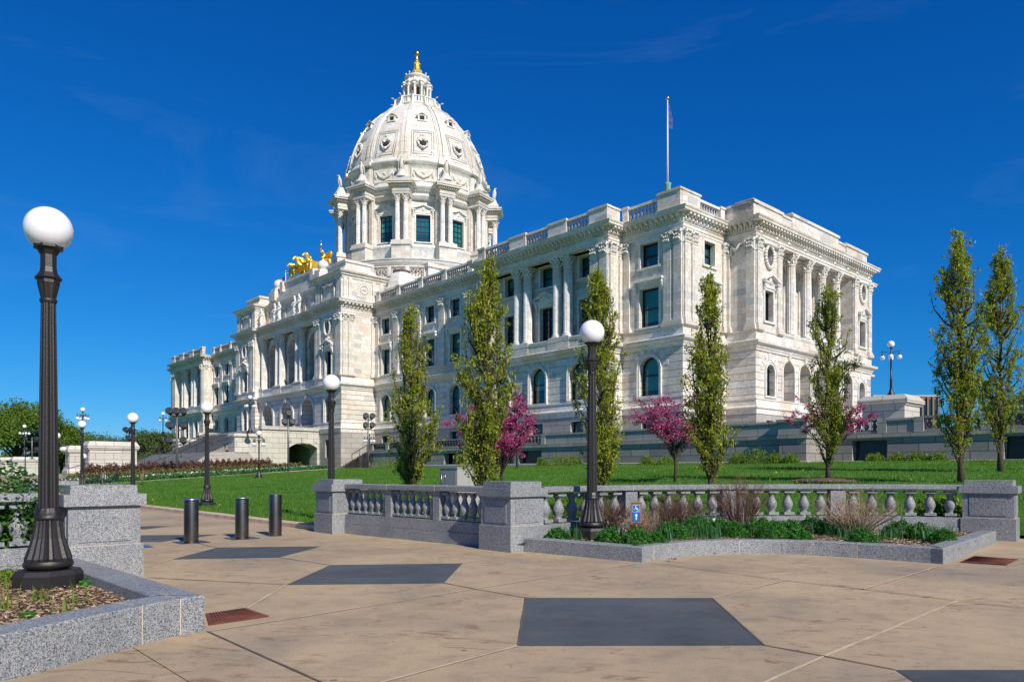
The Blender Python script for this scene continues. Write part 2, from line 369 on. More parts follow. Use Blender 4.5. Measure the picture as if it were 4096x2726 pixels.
def boxuv(me, mode=True):
    nv = len(me.vertices); co = np.empty(nv*3); me.vertices.foreach_get('co', co); co = co.reshape(-1, 3)
    nf = len(me.polygons); no = np.empty(nf*3); me.polygons.foreach_get('normal', no); no = no.reshape(-1, 3)
    ls = np.empty(nf, int); me.polygons.foreach_get('loop_total', ls)
    nl = len(me.loops); li = np.empty(nl, int); me.loops.foreach_get('vertex_index', li)
    fi = np.repeat(np.arange(nf), ls); N = no[fi]; P = co[li]
    if isinstance(mode, (int, float)) and mode is not True:      # cylinder of radius mode about local z
        a = np.arctan2(P[:, 1], P[:, 0]); fc = np.zeros((nf, 3)); np.add.at(fc, fi, P); fc /= ls[:, None]
        ac = np.arctan2(fc[:, 1], fc[:, 0])[fi]; a = ac+(a-ac+np.pi) % (2*np.pi)-np.pi
        u = a*mode; vv = P[:, 2]+.0
    else:
        flat = np.abs(N[:, 2]) > .75; L = np.hypot(N[:, 0], N[:, 1])+1e-9
        tx, ty = -N[:, 1]/L, N[:, 0]/L
        u = np.where(flat, P[:, 0], P[:, 0]*tx+P[:, 1]*ty); vv = np.where(flat, P[:, 1], P[:, 2])
    l = me.uv_layers.new(name='UVMap'); l.data.foreach_set('uv', np.stack([u, vv], 1).ravel().astype(np.float32))
def link(name, me, parent=None, loc=None, rot=None):
    o = bpy.data.objects.new(name, me); COL.objects.link(o)
    if parent is not None: o.parent = parent
    if loc is not None: o.location = loc
    if rot is not None: o.rotation_euler = (0, 0, rot) if isinstance(rot, (int, float)) else rot
    return o
def tag(o, label, cat, group=None):
    o['label'] = label; o['category'] = cat
    if group: o['group'] = group
    return o
def thing(name, label, cat, loc=(0,0,0), rot=0, group=None):
    o = bpy.data.objects.new(name, None); COL.objects.link(o); o.location = loc; o.rotation_euler = (0, 0, rot)
    o.empty_display_size = .2
    return tag(o, label, cat, group)
def struct(o, kind='structure'): o['kind'] = kind; return o
def copy_tree(o, parent=None, label=None, loc=None, rot=None, scale=None):
    c = o.copy(); COL.objects.link(c)
    if parent is not None: c.parent = parent
    if label: c['label'] = label
    if loc is not None: c.location = loc
    if rot is not None: c.rotation_euler = (0, 0, rot)
    if scale is not None: c.scale = scale if isinstance(scale, tuple) else (scale,)*3
    for ch in list(KIDS(o)): copy_tree(ch, c)
    return c
def KIDS(o): return [x for x in bpy.data.objects if x.parent == o]
def skin(name, nodes, edges, mat, parent=None, sub=1, loc=None, rot=None):
    """nodes: list of (x,y,z,r[,r2]) ; one continuous surface grown on a skeleton"""
    me = bpy.data.meshes.new(name); me.from_pydata([n[:3] for n in nodes], edges, [])
    o = bpy.data.objects.new(name, me); COL.objects.link(o)
    md = o.modifiers.new('s', 'SKIN'); md.use_smooth_shade = True
    sv = me.skin_vertices[0].data
    for i, n in enumerate(nodes): sv[i].radius = (n[3], n[4] if len(n) > 4 else n[3])
    sv[0].use_root = True
    m2 = o.modifiers.new('b', 'SUBSURF'); m2.levels = sub; m2.render_levels = sub
    dg = bpy.context.evaluated_depsgraph_get(); ev = o.evaluated_get(dg)
    nm = bpy.data.meshes.new_from_object(ev); nm.name = name
    bpy.data.objects.remove(o); nm.materials.clear(); nm.materials.append(MATS[mat])
    nm.polygons.foreach_set('use_smooth', [True]*len(nm.polygons))
    return link(name, nm, parent, loc, rot)
def quads_mesh(name, P, A, B, mat, parent=None, loc=None, diamond=True):
    """many loose quads: centres P, half axes A and B (numpy Nx3)"""
    n = len(P)
    if diamond: V = np.stack([P-A, P-B*1.0, P+A, P+B*1.0], 1)
    else: V = np.stack([P-A-B, P+A-B, P+A+B, P-A+B], 1)
    V = V.reshape(-1, 3).astype(np.float32)
    me = bpy.data.meshes.new(name); me.vertices.add(4*n); me.vertices.foreach_set('co', V.ravel())
    me.loops.add(4*n); me.loops.foreach_set('vertex_index', np.arange(4*n, dtype=np.int32))
    me.polygons.add(n); me.polygons.foreach_set('loop_start', np.arange(0, 4*n, 4, dtype=np.int32)); me.polygons.foreach_set('loop_total', np.full(n, 4, np.int32))
    me.materials.append(MATS[mat]); me.update(calc_edges=True); me.validate()
    return link(name, me, parent, loc)
def rand_dirs(n, up=0.0):
    d = RNG.normal(size=(n, 3)); d[:, 2] += up; return d/np.linalg.norm(d, axis=1)[:, None]
def leaf_axes(n, size, asp=.5, up=0.0):
    d = rand_dirs(n, up); e = np.cross(d, rand_dirs(n)); e /= np.linalg.norm(e, axis=1)[:, None]
    s = size*(.65+.7*RNG.random((n, 1))); return d*s*.5, e*s*.5*asp
# ================================================================== THE CAPITOL
cap = thing('capitol_building', 'vast white marble domed building with long colonnaded wings, standing beyond the lawn', 'building', (OX, OY, 0), ROTB)

def facade(mb, axis, c, a0, a1, z0, z1, holes=(), depth=.5, seg=12):
    """a wall plane with real openings and reveals. axis S faces -y at y=c, E faces +x at x=c, W faces -x"""
    def P(u, w, z):
        if axis == 'S': return (u, c+w, z)
        if axis == 'E': return (c-w, u, z)
        if axis == 'W': return (c+w, -u, z)
    def quad(u0, u1, za, zb): 
        if zb-za > 1e-4 and u1-u0 > 1e-4: mb.add([P(u0,0,za),P(u1,0,za),P(u1,0,zb),P(u0,0,zb)], [(0,1,2,3)])
    br = sorted({a0, a1, *[h[0] for h in holes], *[h[1] for h in holes]})
    for u0, u1 in zip(br, br[1:]):
        hs_ = sorted([h for h in holes if h[0] <= u0+1e-6 and h[1] >= u1-1e-6], key=lambda h: h[2])
        z = z0
        for h in hs_: quad(u0, u1, z, h[2]); z = h[3]
        quad(u0, u1, z, z1)
    for h in holes:
        u0, u1, ha, hb = h[:4]; arch = len(h) > 4 and h[4]; d = h[5] if len(h) > 5 else depth
        zt = hb-(u1-u0)/2 if arch else hb
        mb.add([P(u0,0,ha),P(u0,0,zt),P(u0,d,zt),P(u0,d,ha)], [(0,1,2,3)])
        mb.add([P(u1,0,ha),P(u1,d,ha),P(u1,d,zt),P(u1,0,zt)], [(0,1,2,3)])
        mb.add([P(u0,0,ha),P(u0,d,ha),P(u1,d,ha),P(u1,0,ha)], [(0,1,2,3)])
        if arch:
            r = (u1-u0)/2; uc = (u0+u1)/2; A = [(uc-r*cos(pi*i/seg), zt+r*sin(pi*i/seg)) for i in range(seg+1)]
            for (p, q), (p2, q2) in zip(A, A[1:]):
                mb.add([P(p,0,q),P(p2,0,q2),P(p2,0,hb),P(p,0,hb)], [(0,1,2,3)])
                mb.add([P(p,0,q),P(p,d,q),P(p2,d,q2),P(p2,0,q2)], [(0,1,2,3)])
        else: mb.add([P(u0,0,hb),P(u1,0,hb),P(u1,d,hb),P(u0,d,hb)], [(0,1,2,3)])

# ---- prototypes (built once, then copied) -------------------------
def frame_arch(mb, hw, zs, zt, t, y0, y1, seg=12, bottom=0.0, legs=True):
    """moulding around an arched opening: legs to the springing plus an arch ring"""
    if legs:
        mb.box(-hw-t, -hw, y0, y1, bottom, zs); mb.box(hw, hw+t, y0, y1, bottom, zs)
    A = [(cos(pi*i/seg), sin(pi*i/seg)) for i in range(seg+1)]
    for (c0, s0), (c1, s1) in zip(A, A[1:]):
        v = []
        for y in (y0, y1):
            v += [(c0*hw, y, zs+s0*hw), (c1*hw, y, zs+s1*hw), (c1*(hw+t), y, zs+s1*(hw+t)), (c0*(hw+t), y, zs+s0*(hw+t))]
        mb.add(v, [(0,1,2,3), (7,6,5,4), (0,4,5,1), (3,2,6,7)])
PROTO = {}
def win_proto(kind, w, h):
    key = (kind, round(w, 2), round(h, 2))
    if key in PROTO: return PROTO[key]
    hw = w/2; D = .5
    root = bpy.data.objects.new('window', None)
    g = MB(); fr = MB(); su = MB()
    if kind == 'arch':
        zs = h-hw; seg = 14
        pts = [(-hw, 0), (hw, 0)]+[(hw*cos(pi*i/seg), zs+hw*sin(pi*i/seg)) for i in range(seg+1)]
        g.add([(x, D, z) for x, z in pts], [tuple(range(len(pts)))])
        frame_arch(fr, hw-.11, zs, h, .11, D-.10, D-.01, bottom=.02); fr.box(-hw+.02, hw-.02, D-.11, D-.012, 0.01, .12)
        fr.box(-hw+.05, hw-.05, D-.12, D-.015, h*.52, h*.52+.10)
        frame_arch(su, hw+.002, zs, h, .17, -.10, .06, bottom=0); frame_arch(su, hw+.18, zs, h, .10, -.16, .02, bottom=0)
        for i in range(7):          # fan of voussoir joints
            a = pi*(i+.5)/7; c_, s_ = cos(a), sin(a); r0, r1 = hw+.36, hw+.95
            n_ = (-s_*.16, c_*.16)
            su.prismy([(c_*r0-n_[0], zs+s_*r0-n_[1]), (c_*r1-n_[0]*1.5, zs+s_*r1-n_[1]*1.5), (c_*r1+n_[0]*1.5, zs+s_*r1+n_[1]*1.5), (c_*r0+n_[0], zs+s_*r0+n_[1])], -.035, .03)
        su.box(-hw-.3, hw+.3, -.15, .1, -.16, -.002)
    else:
        g.add([(-hw, D, 0), (hw, D, 0), (hw, D, h), (-hw, D, h)], [(0,1,2,3)])
        for x0, x1 in ((-hw+.004, -hw+.10), (hw-.10, hw-.004)): fr.box(x0, x1, D-.12, D-.01, 0.01, h-.004)
        fr.box(-hw+.1, hw-.1, D-.12, D-.01, 0.01, .11); fr.box(-hw+.1, hw-.1, D-.12, D-.01, h-.13, h-.004)
        if kind.startswith('french'):
            fr.box(-.035, .035, D-.10, D-.012, .1, h-.1)
            for i in range(1, 6): fr.box(-hw+.1, hw-.1, D-.08, D-.014, h*i/6, h*i/6+(.14 if i == 4 else .035))
        elif kind.startswith('dome'):
            for i in (1, 2): fr.box(-hw+w*i/3-.03, -hw+w*i/3+.03, D-.10, D-.012, .1, h-.1)
            for i in range(1, 5): fr.box(-hw+.1, hw-.1, D-.09, D-.014, h*i/5-.03, h*i/5+.03)
        else: fr.box(-hw+.1, hw-.1, D-.12, D-.012, h*.47, h*.47+.09)
        t_ = .20
        su.box(-hw-t_, -hw-.002, -.07, .05, 0, h+t_); su.box(hw+.002, hw+t_, -.07, .05, 0, h+t_); su.box(-hw-.002, hw+.002, -.07, .05, h+.002, h+t_)
        su.box(-hw-t_-.08, hw+t_+.08, -.16, .06, -.17, -.003)
        if kind.endswith('hood'):
            su.box(-hw-.26, hw+.26, -.12, .05, h+t_+.002, h+.50); su.box(-hw-.52, hw+.52, -.42, .05, h+.50, h+.64); su.box(-hw-.46, hw+.46, -.34, .05, h+.64, h+.72)
            for s_ in (-1, 1):
                x = s_*(hw+.34)
                for q in range(7):
                    zz = h+.48-q*.13; dd = .34-.045*q+(.03 if q % 2 else 0); su.box(x-.10, x+.10, -max(.08, dd), .05, zz-.13, zz-.002)
        if kind.endswith('ped'):
            W_ = hw+.62
            su.box(-hw-.26, hw+.26, -.14, .05, h+t_+.002, h+.52); su.box(-W_, -W_+.55, -.44, .05, h+.52, h+.66); su.box(W_-.55, W_, -.44, .05, h+.52, h+.66)
            su.box(-W_+.55, W_-.55, -.16, .05, h+.52, h+.62)
            for s_ in (-1, 1):
                su.prismy([(s_*(W_+.06), h+.66), (s_*(W_+.06), h+.80), (0, h+1.42), (0, h+1.24)], -.46, .05)
                x = s_*(hw+.38)
                for q in range(7):
                    zz = h+.50-q*.13; dd = .36-.05*q+(.03 if q % 2 else 0); su.box(x-.11, x+.11, -max(.08, dd), .05, zz-.13, zz-.002)
            su.prismy([(-W_+.2, h+.68), (W_-.2, h+.68), (0, h+1.26)], -.10, .05)
            su.ball((0, -.16, h+.80), .26, 10, 6, (1.0, .5, 1.25))
            for s_ in (-1, 1): su.ball((s_*.36, -.14, h+.66), .15, 8, 5, (1.4, .5, .7))
    gm_ = 'glass_teal' if kind in ('arch', 'sash', 'sash_hood') else ('glass_blue' if kind.startswith('dome') else 'glass_dark')
    def mk(mb, nm, mt):
        me = bpy.data.meshes.new(nm); me.from_pydata(mb.v, [], mb.f); me.materials.append(MATS[mt]); me.polygons.foreach_set('use_smooth', mb.sm)
        if mt.startswith('marble'): boxuv(me)
        return me
    PROTO[key] = (mk(g, 'window', gm_), mk(fr, 'frame', 'window_frame'), mk(su, 'surround', 'marble_plain'))
    return PROTO[key]
ROT = {'S': 0, 'E': pi/2, 'W': -pi/2}
def place(axis, c, u): return (u, c, 0) if axis == 'S' else ((c, u, 0) if axis == 'E' else (c, -u, 0))
def window(axis, c, u, z0, z1, w, kind, parent=None):
    m = win_proto(kind, w, z1-z0); p = place(axis, c, u)
    g = link('window', m[0], parent or cap, (p[0], p[1], z0), ROT[axis])
    link('frame', m[1], g); link('surround', m[2], g)
    return (u-w/2, u+w/2, z0, z1, kind == 'arch')

def capital_mb(r, h, sq=None):
    """corinthian capital: bell, two rows of leaves, volutes, abacus; sq = half width for a flat pilaster"""
    m = MB(); k = sq or r
    if sq:
        m.box(-k*.94, k*.94, -.10, .12, 0, h*.86)
        m.box(-k*1.22, k*1.22, -.30, .12, h*.86, h)
        for row, (z, n_) in enumerate(((.0, 4), (h*.32, 3))):
            for i in range(n_):
                x = -k*.85+2*k*.85*(i+.5)/n_; w_ = k*.30
                m.add([(x-w_, -.11, z), (x+w_, -.11, z), (x+w_*.8, -.20, z+h*.30), (x-w_*.8, -.20, z+h*.30), (x, -.34, z+h*.36), (x, -.30, z+h*.20)], [(0,1,2,3), (3,2,4), (0,3,4,5), (1,5,4,2)])
        for s_ in (-1, 1): m.ball((s_*k*1.05, -.22, h*.76), h*.13, 8, 5)
        m.ball((0, -.26, h*.88), h*.10, 6, 4)
    else:
        m.lathe([(r*.95, 0), (r*.92, h*.4), (r*1.05, h*.75), (r*1.3, h*.86)], 16)
        k2 = r*1.42; m.prism([(k2, k2), (k2*.72, 0), (k2, -k2), (0, -k2*.72), (-k2, -k2), (-k2*.72, 0), (-k2, k2), (0, k2*.72)], h*.86, h)
        for row, z in enumerate((0.02*h, h*.32)):
            for i in range(8):
                a = 2*pi*(i+.5*row)/8; M = Matrix.Rotation(a, 4, 'Z'); w_ = r*.34
                m.add([(r*.98, -w_, z), (r*.98, w_, z), (r*1.18, w_*.8, z+h*.30), (r*1.18, -w_*.8, z+h*.30), (r*1.48, 0, z+h*.34), (r*1.36, 0, z+h*.20)], [(0,1,2,3), (3,2,4), (0,3,4,5), (1,5,4,2)], False, M)
        for i in range(4):
            a = pi/4+i*pi/2; m.ball((cos(a)*r*1.5, sin(a)*r*1.5, h*.74), h*.13, 8, 5)
            m.ball((cos(a+pi/4)*r*1.2, sin(a+pi/4)*r*1.2, h*.9), h*.08, 6, 4)
    return m
def mesh_of(mb, nm, mt, uv=None):
    me = bpy.data.meshes.new(nm); me.from_pydata(mb.v, [], mb.f); me.polygons.foreach_set('use_smooth', mb.sm)
    me.materials.append(MATS[mt])
    if uv: boxuv(me, uv)
    return me
def column_mesh(r, h, hb=.42, flutes=20):
    m = MB(); n = flutes*2
    m.box(-r*1.38, r*1.38, -r*1.38, r*1.38, 0, hb*.35)
    m.lathe([(r*1.34, hb*.35), (r*1.38, hb*.48), (r*1.30, hb*.6), (r*1.12, hb*.68), (r*1.14, hb*.8), (r*1.22, hb*.9), (r*1.1, hb)], 20)
    fl = lambda i, z: 1.0 if i % 2 else .90
    m.lathe([(r*1.03, hb), (r, hb+.15), (r*.985, h*.4), (r*.93, h*.75), (r*.87, h)], n, smooth=False, mod=fl)
    m.lathe([(r*.90, h-.14), (r*1.0, h-.10), (r*1.0, h-.03), (r*.9, h)], 16)
    return m
COLM = mesh_of(column_mesh(.44, 6.35), 'column', 'marble_plain', .44)
CAPM = mesh_of(capital_mb(.40, .92), 'capital', 'statue_white')
def column(x, y, z, parent=None, rot=0, s=1.0, cm=None, cp=None, h=6.35):
    o = link('column', cm or COLM, parent or cap, (x, y, z), rot); c = link('capital', cp or CAPM, o, (0, 0, h)); return o
PILM = {}
def pilaster(axis, c, u, w=1.0, z0=13.1, z1=20.62, proud=.16, parent=None):
    key = (round(w, 2), round(z1-z0, 2))
    if key not in PILM:
        h = z1-z0; m = MB(); ch = .92
        m.box(-w/2-.16, w/2+.16, -proud-.16, .06, 0, .26); m.box(-w/2-.09, w/2+.09, -proud-.10, .06, .26, .44); m.box(-w/2-.04, w/2+.04, -proud-.05, .06, .44, .56)
        m.box(-w/2, w/2, -proud, .06, .56, h-ch); m.box(-w/2-.05, w/2+.05, -proud-.05, .06, h-ch-.10, h-ch-.002)
        PILM[key] = (mesh_of(m, 'pilaster', 'marble', True), mesh_of(capital_mb(w/2, ch, w/2), 'capital', 'statue_white'))
    a, b = PILM[key]; p = place(axis, c, u)
    o = link('pilaster', a, parent or cap, (p[0], p[1], z0), ROT[axis]); link('capital', b, o, (0, -proud+.10, z1-z0-.92)); return o
BALM = {}
def baluster_mb(h, r, seg=8):
    m = MB()
    m.box(-r*.95, r*.95, -r*.95, r*.95, 0, h*.10)
    m.lathe([(r*.62, h*.10), (r*.55, h*.16), (r*.78, h*.26), (r*1.0, h*.40), (r*.86, h*.54), (r*.52, h*.70), (r*.46, h*.80), (r*.72, h*.86), (r*.72, h*.90)], seg, cap=False)
    m.box(-r*.95, r*.95, -r*.95, r*.95, h*.90, h)
    return m
def balustrade(p0, p1, z0, z1, parent=None, mat='marble_plain', th=.36, pitch=.36, name='balustrade', solid=False, bm='marble_plain'):
    """a straight run between two posts: bottom rail, top rail, a row of balusters"""
    a = Vector((p0[0], p0[1], 0)); b = Vector((p1[0], p1[1], 0)); L = (b-a).length; ang = math.atan2(b.y-a.y, b.x-a.x)
    H = z1-z0; m = MB()
    m.box(0, L, -th/2, th/2, 0, H*.16); m.box(0, L, -th/2-.04, th/2+.04, H*.86, H)
    if solid: m.box(0, L, -th/2+.06, th/2-.06, H*.16, H*.86)
    o = m.build(name, mat, parent or cap, True, (p0[0], p0[1], z0), ang)
    if not solid:
        n = max(1, int(L/pitch)); bb = baluster_mb(H*.70, min(.15, pitch*.38), 8); q = MB()
        for i in range(n): q.merge(bb, Matrix.Translation((L*(i+.5)/n, 0, H*.16)))
        q.build('balusters', bm, o)['kind'] = 'stuff'
    return o

def split_build(mb, name, mat, uv=True, parent=None, gap=.12):
    """one object per separate cluster of touching shapes"""
    n = len(mb.v); par = list(range(n))
    def fd(a):
        while par[a] != a: par[a] = par[par[a]]; a = par[a]
        return a
    for f in mb.f:
        for q in f[1:]: par[fd(q)] = fd(f[0])
    comp = {}
    for i in range(n): comp.setdefault(fd(i), []).append(i)
    items = []
    for k, vs in comp.items():
        X = [[mb.v[i][a] for i in vs] for a in range(3)]; items.append([set([k]), [min(x) for x in X], [max(x) for x in X]])
    ch = True
    while ch:
        ch = False; out = []
        for it in items:
            for o in out:
                if all(it[1][a] <= o[2][a]+gap and o[1][a] <= it[2][a]+gap for a in range(3)):
                    o[0] |= it[0]; o[1] = [min(a, b) for a, b in zip(o[1], it[1])]; o[2] = [max(a, b) for a, b in zip(o[2], it[2])]; ch = True; break
            else: out.append(it)
        items = out
    objs = []
    for it in items:
        q = MB(); mp = {}
        for f, sm in zip(mb.f, mb.sm):
            if fd(f[0]) in it[0]:
                for i in f:
                    if i not in mp: mp[i] = len(q.v); q.v.append(mb.v[i])
                q.f.append(tuple(mp[i] for i in f)); q.sm.append(sm)
        objs.append(q.build(name, mat, parent or cap, uv))
    return objs
# ---- footprint ----------------------------------------------------
YA, YD, YE, YBAY = -17.6, -19.4, -22.3, -21.7
XE, XD0, XD1, XA, XB, YB = 16.0, 38.5, 55.3, 61.4, 64.15, 11.4
FOOT = [(-XB,YB),(-XB,-YB),(-XA,-YB),(-XA,YA),(-XD1,YA),(-XD1,YD),(-XD0,YD),(-XD0,YA),(-XE,YA),(-XE,YE),(-9.2,YE),(-9.2,YBAY),(9.2,YBAY),(9.2,YE),(XE,YE),(XE,YA),
        (XD0,YA),(XD0,YD),(XD1,YD),(XD1,YA),(XA,YA),(XA,-YB),(XB,-YB),(XB,YB),(XA,YB),(XA,17.6),(-XA,17.6),(-XA,YB)]
Z_G, Z_S, Z_B, Z_E, Z_C = 6.7, 7.55, 11.85, 20.62, 22.2
m = MB(); m.sweep(FOOT, [(0, Z_G-.5), (.16, Z_G-.46), (.20, Z_G-.02), (.30, Z_G), (.30, Z_G+.10), (.16, Z_G+.22), (.12, Z_G+.55), (.10, Z_S-.16), (.18, Z_S-.12), (.18, Z_S-.02), (0, Z_S)], True)
m.build('base_moulding', 'marble_plain', cap, True)
m = MB(); m.sweep(FOOT, [(0, Z_B-.42), (.10, Z_B-.40), (.10, Z_B-.30), (.22, Z_B-.12), (.22, Z_B), (.50, Z_B+.14), (.54, Z_B+.34), (.30, Z_B+.42), (.06, Z_B+.50), (.06, 13.02), (.12, 13.06), (.12, 13.12), (0, 13.14)], True)
m.build('string_course', 'marble_plain', cap, True)
m = MB(); m.sweep(FOOT, [(-.55, Z_E), (.04, Z_E), (.04, Z_E+.22), (.09, Z_E+.23), (.09, Z_E+.44), (.16, Z_E+.50), (.02, Z_E+.54), (.02, 21.36), (.10, 21.38), (.10, 21.61), (.20, 21.62), (.22, 21.66), (.22, 21.89), (.66, 21.90), (.68, 21.96), (.68, 22.06), (.74, 22.12), (.78, 22.24), (-.4, 22.30)], True)
m.build('cornice', 'marble_plain', cap, True)
# dentils and brackets along the visible sides
def along(path, step, fn):
    for (x0, y0), (x1, y1) in zip(path, path[1:]):
        d = Vector((x1-x0, y1-y0)); L = d.length; d.normalize(); n = Vector((d.y, -d.x)); k = max(1, round(L/step))
        ang = math.atan2(d.y, d.x)
        for i in range(k):
            p = Vector((x0, y0))+d*(L*(i+.5)/k); fn(Matrix.Translation((p.x, p.y, 0)) @ Matrix.Rotation(ang, 4, 'Z'))
m = MB(); VIS = FOOT[1:26]
along(VIS, .26, lambda M: m.box(-.08, .08, -.24, -.08, 21.40, 21.60, M))
m.build('dentils', 'marble_plain', cap, True)['kind'] = 'stuff'
m = MB()
along(VIS, .50, lambda M: (m.box(-.125, .125, -.60, -.2, 21.70, 21.89, M), m.box(-.125, .125, -.44, -.2, 21.62, 21.70, M)))
m.build('cornice_brackets', 'marble_plain', cap, True)['kind'] = 'stuff'
# frieze ornaments
m = MB()
for s in (-1, 1):
    for x in (39.8, 44.3, 49.5, 54.2):
        for dx in (-.5, .5): m.lathe([(.0, -.08), (.26, -.08), (.26, 0), (.0, 0)], 12, M=Matrix.Translation((s*x+dx, YD-.03, 21.2)) @ Matrix.Rotation(-pi/2, 4, 'X') )
        m.tube([(s*x-.5, YD-.08, 21.3), (s*x-.2, YD-.12, 21.12), (s*x+.2, YD-.12, 21.12), (s*x+.5, YD-.08, 21.3)], .07, 6)
for y in (-10.6, -8.0, -5.9, -3, 0, 3, 5.9, 8.0, 10.8):
    m.lathe([(.0, -.06), (.24, -.06), (.24, 0), (0, 0)], 10, M=Matrix.Translation((XB+.04, y, 21.2)) @ Matrix.Rotation(pi/2, 4, 'Y') @ Matrix.Rotation(pi, 4, 'X'))
split_build(m, 'frieze_ornament', 'statue_white', None)

# ---- walls --------------------------------------------------------
gb, gr, up = MB(), MB(), MB()       # granite base, rusticated storey, upper storeys
def zone(axis, c, a0, a1, hb=(), hg=(), hu=(), granite=True):
    facade(gb, axis, c-.12*(1 if axis == 'S' else -1 if axis == 'E' else 1), a0-.12, a1+.12, 0, Z_G, hb, .5)
    facade(gr, axis, c, a0, a1, Z_G, Z_B, hg, .5); facade(up, axis, c, a0, a1, Z_B, Z_E+.02, hu, .5)
bmw, bmd = [], []
def basewin(axis, c, u, w=1.5, z0=4.75, z1=5.85):
    cc = c-.12 if axis == 'S' else c+.12
    p = place(axis, cc, u); g = MB(); g.box(-w/2, w/2, .42, .47, 0, z1-z0); f = MB()
    f.box(-w/2, -w/2+.07, .36, .43, 0, z1-z0); f.box(w/2-.07, w/2, .36, .43, 0, z1-z0); f.box(-w/2+.07, w/2-.07, .36, .43, z1-z0-.07, z1-z0); f.box(-w/2+.07, w/2-.07, .36, .43, 0, .07)
    g_ = g.build('basement_window', 'glass_dark', cap, None, (p[0], p[1], z0), ROT[axis]); f.build('frame', 'window_frame', g_)
    return (u-w/2, u+w/2, z0, z1)
for s in (1, -1):
    # long wing between entrance pavilion and colonnade
    xs = [s*(18.47+4.58*i) for i in range(5)]
    zone('S', YA, *sorted((s*XE, s*XD0)), [basewin('S', YA, x) for x in xs], [window('S', YA, x, 7.7, 10.9, 1.85, 'arch') for x in xs],
         [window('S', YA, x, 13.35, 16.45, 1.8, 'sash_hood') for x in xs]+[window('S', YA, x, 18.25, 20.2, 1.7, 'sash') for x in xs])
    for x in (16.55, 20.8, 25.35, 29.9, 34.5, 38.0): pilaster('S', YA, s*x, 1.0 if 17 < x < 37 else .8)
    # end pavilion front (south)
    x = s*58.15
    zone('S', YA, *sorted((s*XD1, s*XA)), [basewin('S', YA, x)], [window('S', YA, x, 7.7, 10.9, 1.95, 'arch')],
         [window('S', YA, x, 13.35, 16.55, 1.95, 'sash_hood'), window('S', YA, x, 18.25, 20.25, 1.8, 'sash')])
    for xx in (55.85, 60.0, 60.98): pilaster('S', YA, s*xx, .72 if xx > 59 else .6)
    # colonnade pavilion
    wx = [s*(46.9+d) for d in (-4.95, 0, 4.95)]
    facade(gb, 'S', YD-.12, *sorted((s*XD0, s*XD1)), 0, Z_G, [basewin('S', YD, x) for x in wx], .5)
    facade(gr, 'S', YD, *sorted((s*XD0, s*XD1)), Z_G, Z_B, [window('S', YD, x, 7.7, 10.95, 1.95, 'arch') for x in wx], .5)
    a, b = XD0+1.55, XD1-2.05
    facade(up, 'S', YD, *sorted((s*XD0, s*a)), Z_B, Z_E+.02); facade(up, 'S', YD, *sorted((s*b, s*XD1)), Z_B, Z_E+.02)
    facade(up, 'S', YD, *sorted((s*a, s*b)), Z_B, 13.12)
    facade(up, 'S', YD+1.15, *sorted((s*a, s*b)), 13.1, Z_E+.02, [window('S', YD+1.15, x, 13.35, 16.7, 1.75, 'french_ped' if i == 1 else 'french') for i, x in enumerate(wx)]+
           [window('S', YD+1.15, x, 18.55, 20.4, 1.65, 'sash') for x in wx])
    up.box(*sorted((s*a, s*b)), YD+.05, YD+1.15, 13.06, 13.13)
    for q, d in ((a, s), (b, -s)):
        ax = 'E' if d > 0 else 'W'; xx = s*q
        facade(up, ax, xx, *(sorted((YD, YD+1.15)) if ax == 'E' else sorted((-YD, -YD-1.15))), 13.1, Z_E+.02)
    for xx in (43.65, 44.95, 48.87, 50.17): column(s*xx, YD+.55, 13.35)
    for xx in (39.3, 53.75, 54.8): pilaster('S', YD, s*xx, .85, z0=13.12, proud=.12)
    pm = MB()
    for xx in (44.3, 49.52): pm.box(s*xx-1.35, s*xx+1.35, YD-.10, YD+1.0, 12.4, 13.36)
    split_build(pm, 'column_pedestal', 'marble')
    # balcony rails between the pedestals
    for x0, x1 in ((a, 42.95), (45.65, 48.17), (50.87, b)):
        balustrade(*( [(s*x0, YD+.12), (s*x1, YD+.12)] if s > 0 else [(s*x1, YD+.12), (s*x0, YD+.12)]), 12.38, 13.34, pitch=.30, th=.28)
    # flanks of the pavilions
    for ax, c, u0, u1 in (('E', s*XD1 if s > 0 else -XD0, YD, YA), ('W', s*XD0 if s > 0 else -XD1, -YA, -YD)):
        zone(ax, c, u0, u1)
        uu = (u0+u1)/2; pilaster(ax, c, (u0+.45) if ax == 'E' else (u1-.45), .72)
        pilaster(ax, c, (u1-.3) if ax == 'E' else (u0+.3), .42)
